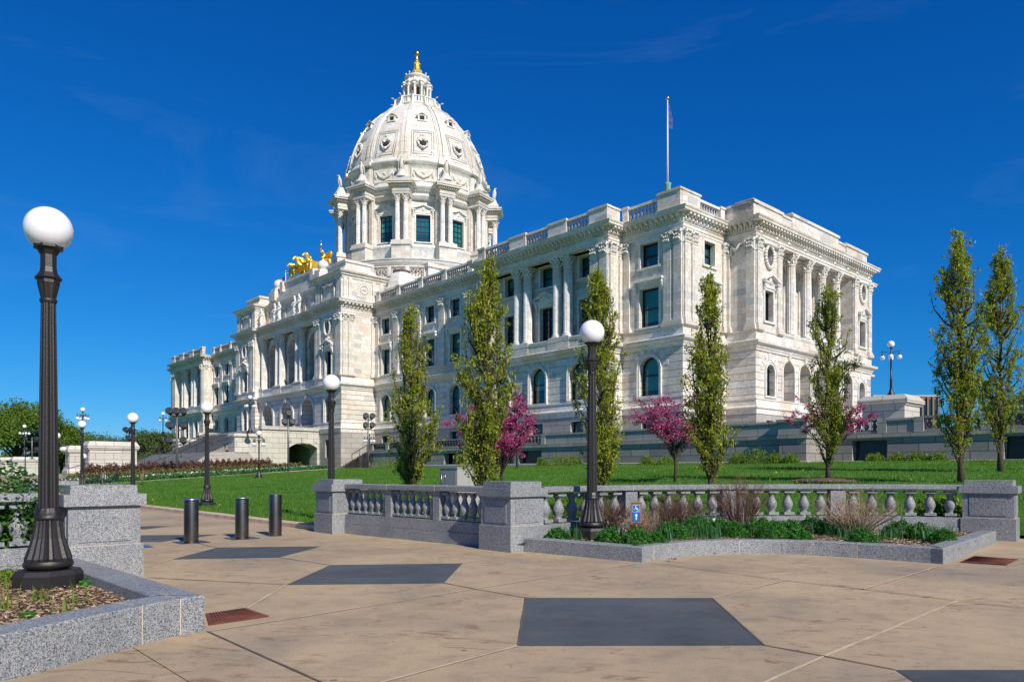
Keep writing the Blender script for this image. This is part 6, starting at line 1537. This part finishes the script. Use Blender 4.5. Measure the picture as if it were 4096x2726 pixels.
# terrace wall in front of the wing
tr = thing('terrace_wall', 'long dark granite terrace wall with balustrade running before the wing', 'terrace', (OX, OY, 0), ROTB)
YT = -23.8; w = MB(); T0 = 1.4
tops = lambda x: 4.35+.0035*(x-25)
facade(w, 'S', YT, 25, 72.9, T0, 3.6, [(x-1.45, x+1.45, 2.2, 3.25) for x in (39.9, 43.4, 46.9, 50.4)]+[(x-1.1, x+1.1, 2.2, 3.2) for x in (32.5,)], .6)
facade(w, 'S', -21.6, 74.6, 130, T0, 3.75, [(76.2, 78.2, 2.1, 3.35), (84, 86, 2.1, 3.35), (92, 94, 2.1, 3.35)], .6)
w.box(72.9, 74.6, YT-.35, YT+2.6, T0, 3.7); w.box(25, 25.6, YT, YT+5.8, T0, 3.6)
w.build('wall', 'granite_terrace', tr, True)
k_ = MB(); k_.box(39, 52, YT+.6, YT+.65, 2, 3.4); k_.box(31, 34, YT+.6, YT+.65, 2, 3.4); k_.box(75, 95, -21.0, -20.95, 2, 3.5); k_.build('basement_window', 'basement_dark', tr)
m = MB(); m.sweep([(25, -18), (25, YT), (72.9, YT), (72.9, YT-.35), (74.6, YT-.35), (74.6, -21.6), (130, -21.6)], [(0, 3.45), (.10, 3.5), (.10, 3.72), (-.4, 3.74)]); m.sweep([(25, -18), (25, YT), (72.9, YT), (72.9, YT-.35), (74.6, YT-.35), (74.6, -21.6), (130, -21.6)], [(0, 1.3), (.14, 1.3), (.14, 2.1), (0, 2.14)]); m.build('coping', 'granite_base', tr, True)
fl = MB(); fl.box(25.2, 72.5, YT+.3, YA-.1, 3.4, 3.7); fl.box(61.5, 130, -21.3, 20, 3.4, 3.72); fl.build('floor', 'granite_base', tr, True)
pp = MB(); Z0, Z1 = 3.74, 4.58
def solid(x0, x1, y=YT): pp.box(x0, x1, y+.05, y+.4, Z0, Z1-.12); pp.box(x0-.05, x1+.05, y-.02, y+.47, Z1-.12, Z1)
def tpost(x, y=YT, w_=.45): pp.box(x-w_/2, x+w_/2, y-.02, y+.47, Z0, Z1+.02)
for x in (25.3, 28.4, 31.6, 36.6, 41.5, 46.6, 52.0): tpost(x, YT, .5 if x > 26 else .6)
solid(52.3, 72.9); solid(33.9, 36.3); 
for x in (60, 66): tpost(x)
pp.box(72.85, 74.65, YT-.4, YT+2.6, 3.72, 4.62); pp.box(72.75, 74.75, YT-.5, YT+2.7, 4.5, 4.66)
for x0, x1 in ((25.6, 28.1), (28.7, 31.3), (31.9, 33.9), (36.9, 41.2), (41.8, 46.3), (46.9, 51.7)): balustrade((x0, YT+.22), (x1, YT+.22), Z0, Z1, tr, 'granite_terrace', .34, .40, bm='granite_base')
ye = -21.6
for x in (75.1, 77.9, 79.9, 83.2, 86.4, 89.6, 92.8, 96, 99.5): tpost(x, ye, .5)
solid(78.1, 79.7, ye)
for x0, x1 in ((75.35, 77.65), (80.15, 82.95), (83.45, 86.15), (86.65, 89.35), (89.85, 92.55), (93.05, 95.75), (96.25, 99.25)): balustrade((x0, ye+.22), (x1, ye+.22), Z0, Z1+.05, tr, 'granite_terrace', .34, .42, bm='granite_base')
solid(99.8, 130, ye)
pp.build('parapet', 'granite_base', tr, True)
# steps by the entrance corner
es = thing('corner_steps', 'small flight of stone steps at the entrance corner with handrail', 'steps', (OX, OY, 0), ROTB); m = MB()
for i in range(11): m.box(16.3+.55*i, 24.9, -22.6, -20.2, 1.5, 1.95+.16*(i+1))
m.build('steps', 'step_stone', es, True); railing([(19.2, -22.7, 2.6), (22.5, -22.7, 3.6)], '', .9, es)
railing([(22.5, -22.7, 3.6), (24.7, -22.7, 3.7)], '', .9, es)

# ---- stone pedestals -----------------------------------------------------------
def make_ped(h=3.55, l=4.0, w_=2.0):
    r = bpy.data.objects.new('stone_pedestal', None); COL.objects.link(r)
    m = MB(); m.box(-w_/2-.25, w_/2+.25, -l/2-.25, l/2+.25, -.6, .95); m.taper(-w_/2-.25, w_/2+.25, -l/2-.25, l/2+.25, .95, 1.25, .2); m.build('base', 'granite_light', r, True)
    m = MB(); m.box(-w_/2, w_/2, -l/2, l/2, 1.2, h-.75); m.build('block', 'granite_light', r, True); m = MB(); m.box(w_/2, w_/2+.03, -l/2+.3, l/2-.3, 1.55, h-1.0); m.box(-w_/2+.2, w_/2-.2, -l/2-.03, -l/2, 1.55, h-1.0); m.build('panel', 'granite_light', r, True)
    m = MB(); m.box(-w_/2-.12, w_/2+.12, -l/2-.12, l/2+.12, h-.75, h-.62); m.box(-w_/2-.2, w_/2+.2, -l/2-.2, l/2+.2, h-.62, h-.38); m.taper(-w_/2-.18, w_/2+.18, -l/2-.18, l/2+.18, h-.38, h, .22); m.build('cap', 'granite_light', r, True); return r
pd = make_ped()
for i, (x, y, z, s, lab) in enumerate(((18.4, -47.9, .75, (1, 1, 1), 'largest pale stone pedestal, nearest the reddish shrubs'), (8.2, -47.5, .62, (1, 1, 1), 'pale stone pedestal carrying a lamp, left of the largest one'), (-33, -46.5, .1, (1, 1, 1.0), 'low pale stone pedestal seen behind the leafy shrub at left'), (-45, -46.5, .2, (1, 1, 1.0), 'farthest pale stone pedestal at the left edge'))):
    o = pd if i == 0 else copy_tree(pd); p = LW(x, y); o.location = (p.x, p.y, z); o.scale = s; o.rotation_euler = (0, 0, ROTB); tag(o, lab, 'pedestal', 'stone pedestals of the approach steps')
p = LW(75.44, -13.6); o = thing('lamp_pedestal', 'square stone pedestal with moulded cap on the terrace, right of the building', 'pedestal', (p.x, p.y, 4.3), ROTB)
m = MB(); m.box(-1.35, 1.35, -1.35, 1.35, 0, 1.6); m.build('block', 'granite_light', o, True); m = MB(); m.box(-1.45, 1.45, -1.45, 1.45, 1.6, 1.75); m.box(-1.6, 1.6, -1.6, 1.6, 1.75, 2.0); m.taper(-1.58, 1.58, -1.58, 1.58, 2.0, 2.3, .25); m.build('cap', 'granite_light', o, True)
FVP = [x for x in bpy.data.objects if x.get('label', '').startswith('five-globe lamp on the stone pedestal right')][0]; FVP.location = (p.x, p.y, 6.55)
ap = thing('approach_steps', 'low stone steps between the left pedestals with dark handrail', 'steps', (OX, OY, 0), ROTB); m = MB()
for i in range(6): m.box(9.8, 16.9, -50.2+.38*i, -45, .2, .78+.15*(i+1))
m.build('steps', 'step_stone', ap, True); railing([(14.5, -50.6, .85), (14.5, -47.8, 1.7)], '', .95, ap)
# ================================================================== VEGETATION
def columnar_tree(px, d, ztop, width, label, seed, n=13000):
    global RNG
    RNG = np.random.default_rng(seed); rnd = random.Random(seed)
    x = (px-2048)/2930*d; z0 = terw(x, d)+.05; H = ztop-z0
    o = thing('columnar_tree', label, 'tree', (x, d, z0), 0, 'narrow upright trees along the lawn'); m = MB(); R = width/2
    h0 = .07*H; TS = .62 if H > 7.5 else .46
    def prof(t, a=0):
        b = (.22+.78*(t/.26)**.8) if t < .26 else (1.0 if t < TS else max(.13, 1-.87*((t-TS)/(1-TS))**1.05))
        return R*b*(1+.10*math.sin(t*17+seed+2*math.sin(a+seed))+.10*math.sin(a*2+t*9+seed)+.08*math.sin(a*3-t*31))
    m.tube([(0, 0, -.1), (.02, 0, H*.08), (.0, .02, H*.3), (.03, 0, H*.6), (0, 0, H*.95)], [.105*H/7.5, .09*H/7.5, .06, .035, .008], 9)
    nodes = []; nb = 90; cl = n/nb
    for i in range(nb):
        t0 = rnd.uniform(0.0, .86)**1.1; a = rnd.uniform(0, 2*pi); L = rnd.uniform(.10, .26)*(1-.3*t0); t1 = min(1.0, t0+L); over = rnd.uniform(.45, 1.22); pts = []
        for k in range(6):
            u = k/5; t = t0+(t1-t0)*u; rr = .03+prof(t, a)*over*(u**.6)*rnd.uniform(.9, 1.08); a2 = a+.25*u*math.sin(i); pts.append(Vector((rr*cos(a2), rr*sin(a2), h0+(H-h0)*t+.05*k*rnd.random())))
        m.tube(pts, [.036, .030, .023, .016, .010, .005], 4, cap=False)
        w = rnd.uniform(.15, 1.85)
        for k in range(1, 6):
            p0, p1 = pts[k-1], pts[k]
            for s_ in range(3):
                c = p0.lerp(p1, rnd.random()); tw = c+Vector((rnd.uniform(-.17, .17), rnd.uniform(-.17, .17), rnd.uniform(-.05, .22)))
                m.tube([c, tw], [.004, .002], 3, cap=False)
                for q in range(int(cl*w/15*(0.35+.9*k/5))): e = c.lerp(tw, rnd.uniform(.2, 1.15)); nodes.append((e.x+rnd.gauss(0, .045), e.y+rnd.gauss(0, .045), e.z+rnd.gauss(0, .06)))
    for q in range(int(n*.03)): t = rnd.uniform(.80, 1.0); s_ = .09*(1.05-t)/.2+.03; nodes.append((rnd.gauss(0, s_), rnd.gauss(0, s_), h0+(H-h0)*t))
    for q in range(10):   # stray shoots
        t = rnd.uniform(.1, .8); a = rnd.uniform(0, 2*pi); b = Vector((prof(t, a)*cos(a)*.8, prof(t, a)*sin(a)*.8, h0+(H-h0)*t)); e = b+Vector((.22*cos(a), .22*sin(a), rnd.uniform(.02, .35))); m.tube([b, e], [.006, .002], 3, cap=False)
        for w_ in range(26): c = b.lerp(e, rnd.uniform(.3, 1.1)); nodes.append((c.x+rnd.gauss(0, .03), c.y+rnd.gauss(0, .03), c.z+rnd.gauss(0, .03)))
    m.build('trunk', 'bark', o)
    P = np.array(nodes); A, B = leaf_axes(len(P), .088, .46, -.25); k = RNG.random(len(P)) > .09
    quads_mesh('crown', P[k], A[k], B[k], 'leaf_column', o)
    Pc = P[~k]; n_ = len(Pc); A = np.zeros((n_, 3)); A[:, 2] = .055; A += RNG.normal(size=(n_, 3))*.012; B = np.cross(A, rand_dirs(n_)); B = B/np.linalg.norm(B, axis=1)[:, None]*.009
    quads_mesh('catkins', Pc, A, B, 'leaf_catkin', o, None, False)
    return o
CT = [(1648, 24.5, 7.05, 1.72, 'narrow upright tree farthest left, left of the utility cabinet'), (1946, 19.5, 7.15, 1.62, 'tall narrow upright tree right of the utility cabinet, before a pink tree'), (2400, 20.2, 7.0, 1.34, 'narrow upright tree directly behind the second lamp post'),
      (2840, 21.0, 7.15, 1.22, 'narrow upright tree right of the dark pink crabapple'), (3311, 28.0, 8.65, 1.55, 'narrow upright tree in a ring of mulch before the right end of the building'), (3842, 24.5, 9.5, 1.62, 'tallest narrow upright tree, left of the two at the right edge'), (4000, 28.8, 10.15, 1.62, 'narrow upright tree at the right edge of the photo')]
for i, c_ in enumerate(CT): columnar_tree(*c_, 100+i*7, 20500 if i > 4 else (16000 if i == 1 else 13000))
# mulch ring
mr = MB(); q = at(3311, 28.0); mr.lathe([(0, .14), (.9, .12), (1.25, .06), (1.3, .0)], 24, (q[0], q[1], q[2]+.04), cap=False); struct(mr.build('planting_soil', 'soil'))
n_ = 2500; a_ = RNG.uniform(0, 2*pi, n_); r_ = 1.3*np.sqrt(RNG.random(n_)); P = np.stack([q[0]+r_*np.cos(a_), q[1]+r_*np.sin(a_), q[2]+.18-.08*r_], 1); A, B = leaf_axes(n_, .07, .3); A[:, 2] *= .4
quads_mesh('wood_mulch', P, A, B, 'chips', None, None, False)['kind'] = 'stuff'

def crab_tree(px, d, zb, zt, width, label, seed, n=11000, squash=1.0):
    global RNG
    RNG = np.random.default_rng(seed); rnd = random.Random(seed)
    x = (px-2048)/2930*d; z0 = terw(x, d)+.05; o = thing('crabapple_tree', label, 'tree', (x, d, z0), 0, 'pink flowering crabapple trees')
    m = MB(); zb -= z0; zt -= z0; hc = (zb+zt)/2; R = width/2; m.tube([(0, 0, -.1), (.03, .02, zb*.6), (0, .03, zb+.15), (.05, 0, hc)], [.075, .06, .05, .03], 8); pts = []
    for i in range(30):
        a = rnd.uniform(0, 2*pi); el = rnd.uniform(-.25, 1.25); L = R*rnd.uniform(.6, 1.08); ex, ey, ez = L*cos(el)*cos(a), L*cos(el)*sin(a), max(zb-.1, hc+(zt-hc)*1.0*sin(el)*L/R)
        b = Vector((0, 0, zb*rnd.uniform(.75, 1.2))); e = Vector((ex, ey, ez)); mid = b.lerp(e, .5)+Vector((rnd.uniform(-.12, .12), rnd.uniform(-.12, .12), .12)); P_ = [b, mid, e]
        m.tube(P_, [.03, .018, .005], 5, cap=False)
        for k in range(6):
            t = rnd.uniform(.35, 1); c0 = (b.lerp(mid, t*2) if t < .5 else mid.lerp(e, t*2-1)); e2 = c0+Vector((rnd.uniform(-.5, .5), rnd.uniform(-.5, .5), rnd.uniform(-.2, .45)))
            m.tube([c0, e2], [.008, .003], 4, cap=False)
            for q in range(n//180): c = c0.lerp(e2, rnd.uniform(.1, 1.08)); pts.append((c.x+rnd.gauss(0, .06), c.y+rnd.gauss(0, .06), c.z+rnd.gauss(0, .055)))
    m.build('trunk', 'bark_dark', o); P = np.array(pts); A, B = leaf_axes(len(P), .065, .8); quads_mesh('crown', P, A, B, 'leaf_pink', o); return o
crab_tree(2700, 31, 2.2, 5.05, 4.1, 'dark pink flowering crabapple with slender bare trunk, left of a narrow tree', 5)
crab_tree(2005, 26.5, 1.5, 4.5, 4.3, 'spreading pink crabapple half hidden behind the tall narrow tree near the cabinet', 11)
crab_tree(3315, 36, 2.6, 5.4, 4.2, 'pink crabapple behind the narrow tree in the mulch ring', 17)

def broad_tree(px, d, z0, zt, width, label, seed, n=16000, mat='leaf_oak', size=.5, name='broadleaf_tree', group='trees beyond the left pedestals'):
    global RNG
    RNG = np.random.default_rng(seed); rnd = random.Random(seed); x = (px-2048)/2930*d; H = zt-z0; R = width/2
    o = thing(name, label, 'tree', (x, d, z0), 0, group); m = MB(); m.tube([(0, 0, -.5), (.1, 0, H*.25), (0, .1, H*.5)], [.035*H, .028*H, .015*H], 8); pts = []
    for i in range(34):
        a = rnd.uniform(0, 2*pi); el = rnd.uniform(-.3, 1.35); c = Vector((R*.82*cos(el)*cos(a), R*.82*cos(el)*sin(a), H*.56+H*.38*sin(el)))*1.0; b = Vector((0, 0, H*rnd.uniform(.2, .5)))
        m.tube([b, b.lerp(c, .55)+Vector((0, 0, .04*H)), c], [.012*H, .007*H, .002*H], 5, cap=False)
        rr = R*rnd.uniform(.22, .36)
        for q in range(n//34):
            dd = Vector((rnd.gauss(0, 1), rnd.gauss(0, 1), rnd.gauss(0, .8))); dd = dd.normalized()*rr*rnd.random()**.45; pts.append(tuple(c+dd))
    m.build('trunk', 'bark_dark', o); P = np.array(pts); A, B = leaf_axes(len(P), size, .7); quads_mesh('crown', P, A, B, mat, o); return o
broad_tree(70, 130, 0, 13.2, 17, 'big green tree at the left edge behind the pedestals', 3, 22000, size=.36)
broad_tree(245, 140, 0, 9.6, 12, 'green tree partly hidden by the nearest lamp post', 4, 14000, size=.38)
broad_tree(-120, 120, 0, 12, 15, 'green tree cut by the left edge of the photo', 6, 12000, size=.36)
for i, (px, d, zt, w_, lab) in enumerate(((395, 190, 10.2, 18, 'thin distant tree above the left stone pedestal'), (480, 180, 8.7, 14, 'distant low tree above the largest pedestal'), (590, 150, 9.4, 11, 'distant pale tree left of the building end'), (648, 140, 8.8, 8, 'light green tree touching the west end of the building'), (320, 210, 9.0, 14, 'distant tree between the far lamps'), (560, 170, 7.0, 12, 'low hazy tree right of the fifth lamp'))):
    broad_tree(px, d, 0, zt, w_, lab, 30+i, 7000, 'leaf_far', .34)
for i, (px, d, zt, w_, lab) in enumerate(((3710, 120, 8.6, 9, 'dull green tree between the brick building and the tall trees'), (3800, 110, 7.0, 8, 'tree behind the tall narrow trees at right'), (4080, 100, 12.5, 10, 'dark tree at the right edge behind the narrow tree'), (3640, 150, 5.6, 10, 'low tree below the distant brick building'))):
    broad_tree(px, d, 1.0, zt, w_, lab, 50+i, 6000, 'leaf_far', .3, 'broadleaf_tree', 'trees beyond the terrace at right')
# far woods closing the horizon
n_ = 26000; px_ = RNG.uniform(-900, 5000, n_); dd_ = RNG.uniform(300, 420, n_); P = np.stack([(px_-2048)/2930*dd_, dd_, 1+RNG.random(n_)**1.2*(7+3*np.sin(px_*.02)+2*np.sin(px_*.053))], 1); A, B = leaf_axes(n_, 2.2, .8)
o = quads_mesh('distant_woods', P, A, B, 'leaf_far'); o['kind'] = 'stuff'

# small spruce by the wall
sp = thing('young_spruce', 'small dark evergreen against the sunlit wall behind the second lamp', 'tree', (*LW(60.7, -25.4)[:2], terr(60.7, -25.4))); m = MB(); m.tube([(0, 0, 0), (0, 0, 3.6)], [.07, .01], 6); m.build('trunk', 'bark_dark', sp)
n_ = 4200; t = RNG.random(n_); r_ = .75*(1-t)*(.75+.35*np.sin(t*60))*np.sqrt(RNG.random(n_)); a_ = RNG.uniform(0, 2*pi, n_); P = np.stack([r_*np.cos(a_), r_*np.sin(a_), .5+3.2*t], 1); A, B = leaf_axes(n_, .12, .35); quads_mesh('crown', P, A, B, 'leaf_spruce', sp)

def bush(px, d, r, h, label, mat='leaf_bright', n=1600, size=.09, name='green_shrub', group=None, z=None, cat='shrub'):
    x, y, zz = at(px, d) if z is None else at(px, d, z); zz += .05; dn = rand_dirs(n, .3); dn[:, 2] = np.abs(dn[:, 2]); lump = 1+.2*np.sin(dn[:, 0]*7+px)*np.cos(dn[:, 1]*6+px*.3)
    P = dn*(RNG.random((n, 1))**.35)*lump[:, None]*np.array([r, r, h]); A, B = leaf_axes(n, size, .6, .3); o = quads_mesh(name, P, A, B, mat, None, (x, y, zz)); return tag(o, label, cat, group)
def wall_d(px, y=-24.9):   # depth of the strip before the terrace wall at this bearing
    t = (px-2048)/2930; lo_, hi_ = 20, 120
    for _ in range(40):
        mid = (lo_+hi_)/2; Y = WL(t*mid, mid)[1]
        if Y < y: lo_ = mid
        else: hi_ = mid
    return mid
G_ = 'low shrubs along the terrace wall'
for i, (px, r, h, lab) in enumerate(((1535, 1.5, .9, 'wide yellow-green shrub left of the first narrow tree'), (1590, 1.2, .8, 'yellow-green shrub touching the first narrow tree'), (2170, .55, .7, 'small shrub at the foot of the wall right of the pink tree'), (2235, 1.0, .9, 'broad green shrub before the dark wall, left of the second lamp'), (2295, .8, .8, 'green shrub just left of the second lamp'),
      (2590, .6, .6, 'low shrub left of the dark pink tree'), (2665, .8, .6, 'low shrub behind the dark pink tree trunk'), (2950, .65, .75, 'bright shrub right of the fourth narrow tree'), (3025, .85, 1.0, 'largest bright shrub before the shaded wall'), (3100, .5, .7, 'small bright shrub before the shaded wall'), (3165, .5, .6, 'sparse twiggy shrub at the wall corner'),
      (3500, .6, .5, 'low bright shrub right of the mulch ring tree'), (3590, .55, .5, 'low bright shrub before the terrace balustrade'), (3672, .6, .55, 'low yellow-green shrub left of the tallest tree'), (3750, .5, .5, 'low shrub hidden by the tallest tree'))):
    bush(px, wall_d(px, -22.9 if px > 3260 else -24.9), r, h, lab, group=G_, n=1400)
for i, (px, lab) in enumerate(((3700, 'yellow-green shrub seen through the right balusters, left one'), (3760, 'yellow-green shrub seen through the right balusters, middle one'), (3815, 'yellow-green shrub seen through the right balusters, right one'), (2260, 'yellow-green shrub seen through balusters beside the middle pier'), (1700, 'yellow-green shrub behind the middle balustrade'))):
    bush(px, 17.6 if px > 3000 else (17.2 if px > 2000 else 18.6), .33, .62, lab, 'leaf_bright', 500, .09, group='yellow-green shrubs behind the balustrades', z=.25)
# planting bed between lawn and stairs: red barberry, juniper, daffodils
def strip(name, label, xs, yf, wf, h, mat, n, size, up=.4, cat=None, th=.5):
    P = []
    for _ in range(n):
        y = random.uniform(*xs); x = yf(y)-random.random()*wf; lump = .65+.35*math.sin(x*1.7+y*2.3)*math.cos(y*1.3-x)+.25*math.sin(y*4.1); hh = max(.25*h, h*(.62+.22*lump+.3*math.sin(x*3.1-y*2.7)*math.cos(y*5.3+x*1.9)))
        p = LW(x, y, terr(x, y)+.05+hh*random.random()**th); P.append(tuple(p))
    A, B = leaf_axes(n, size, .5, up); o = quads_mesh(name, np.array(P), A, B, mat); o['kind'] = 'stuff'; return o
strip('daffodil_bed', '', (-55.5, -27), lambda y: westb(y)-.3, 2.2, .42, 'leaf_daff', 26000, .20, 1.5)
strip('juniper_bed', '', (-54.0, -30), lambda y: westb(y)-2.3, 3.2, .80, 'leaf_juniper', 26000, .16, .6)
strip('barberry_hedge', '', (-52.5, -33), lambda y: westb(y)-5.2, 2.6, 1.35, 'leaf_barberry', 34000, .17, .8, th=.8)
for mt, nn in (('petal_white', 420), ('petal_yellow', 90)):
    P = []
    for _ in range(nn):
        y = random.uniform(-55.5, -27.5); x = westb(y)-.4-random.random()*1.9; P.append(tuple(LW(x, y, terr(x, y)+.40+.12*random.random())))
    A, B = leaf_axes(nn, .10, 1.0); quads_mesh('daffodil_flowers', np.array(P), A, B, mt)['kind'] = 'stuff'
# grass blades over the nearer lawn, dandelions
P = []
while len(P) < 90000:
    x, y = random.uniform(56, 96), -57.1+34*random.random()**1.6
    if lawn_keep(x, y) and not in_arc(x, y, .35): P.append(tuple(LW(x, y, terr(x, y)+.10)))
while len(P) < 135000:
    x, y = random.uniform(30, 57), random.uniform(-57.1, -27)
    if lawn_keep(x, y): P.append(tuple(LW(x, y, terr(x, y)+.10)))
P = np.array(P); n_ = len(P); A = np.zeros((n_, 3)); A[:, 2] = .045+.03*RNG.random(n_); A[:, :2] = RNG.normal(size=(n_, 2))*.022; B = RNG.normal(size=(n_, 3)); B[:, 2] = 0; B = B/np.linalg.norm(B, axis=1)[:, None]*.009
quads_mesh('grass_blades', P, A, B, 'grass_blade')['kind'] = 'stuff'
P = []
for _ in range(70):
    x, y = random.uniform(56, 92), random.uniform(-57, -28)
    if lawn_keep(x, y): P.append(tuple(LW(x, y, terr(x, y)+.17)))
P = np.array(P); A, B = leaf_axes(len(P), .07, 1.0); A[:, 2] *= .2; quads_mesh('dandelions', P, A, B, 'petal_yellow')['kind'] = 'stuff'

# ---- buildings beyond the terrace ------------------------------------
def far_building(px0, px1, d, zt, label, rows, mat='brick_red', depth=18):
    x0, x1 = (px0-2048)/2930*d, (px1-2048)/2930*d; w_ = x1-x0; o = thing('distant_building', label, 'building', (x0, d, 0), 0, 'buildings beyond the terrace')
    m = MB(); m.box(0, w_, 0, depth, 0, zt); m.build('wall', mat, o); m = MB(); m.box(-.3, w_+.3, -.3, depth+.3, zt, zt+.5); m.build('roof', 'concrete', o)
    for (a, b, za, zb) in rows:
        m = MB(); m.box(a*w_, b*w_, -.12, .02, za, zb); m.build('window', 'glass_dark', o)
    return o
b1 = far_building(3645, 3752, 240, 26.0, 'distant brown brick building with a pale upper storey and dark bays', [(i/5+.04, i/5+.15, 19.5, 25.2) for i in range(5)]+[(i/3+.03, i/3+.28, 11, 13.5) for i in range(3)], 'brick_red')
m = MB()
for i in range(6): m.box(i*8.76/5-.3, i*8.76/5+.3, -.5, 0, 14.8, 26)
m.box(0, 8.76, -.3, 0, 14.6, 18.8); m.build('pier', 'brick_tan', b1)
b2 = far_building(3496, 3620, 120, 13.5, 'low red brick penthouse rising above the terrace pedestal', [(.05, .35, 12.0, 13.0)])
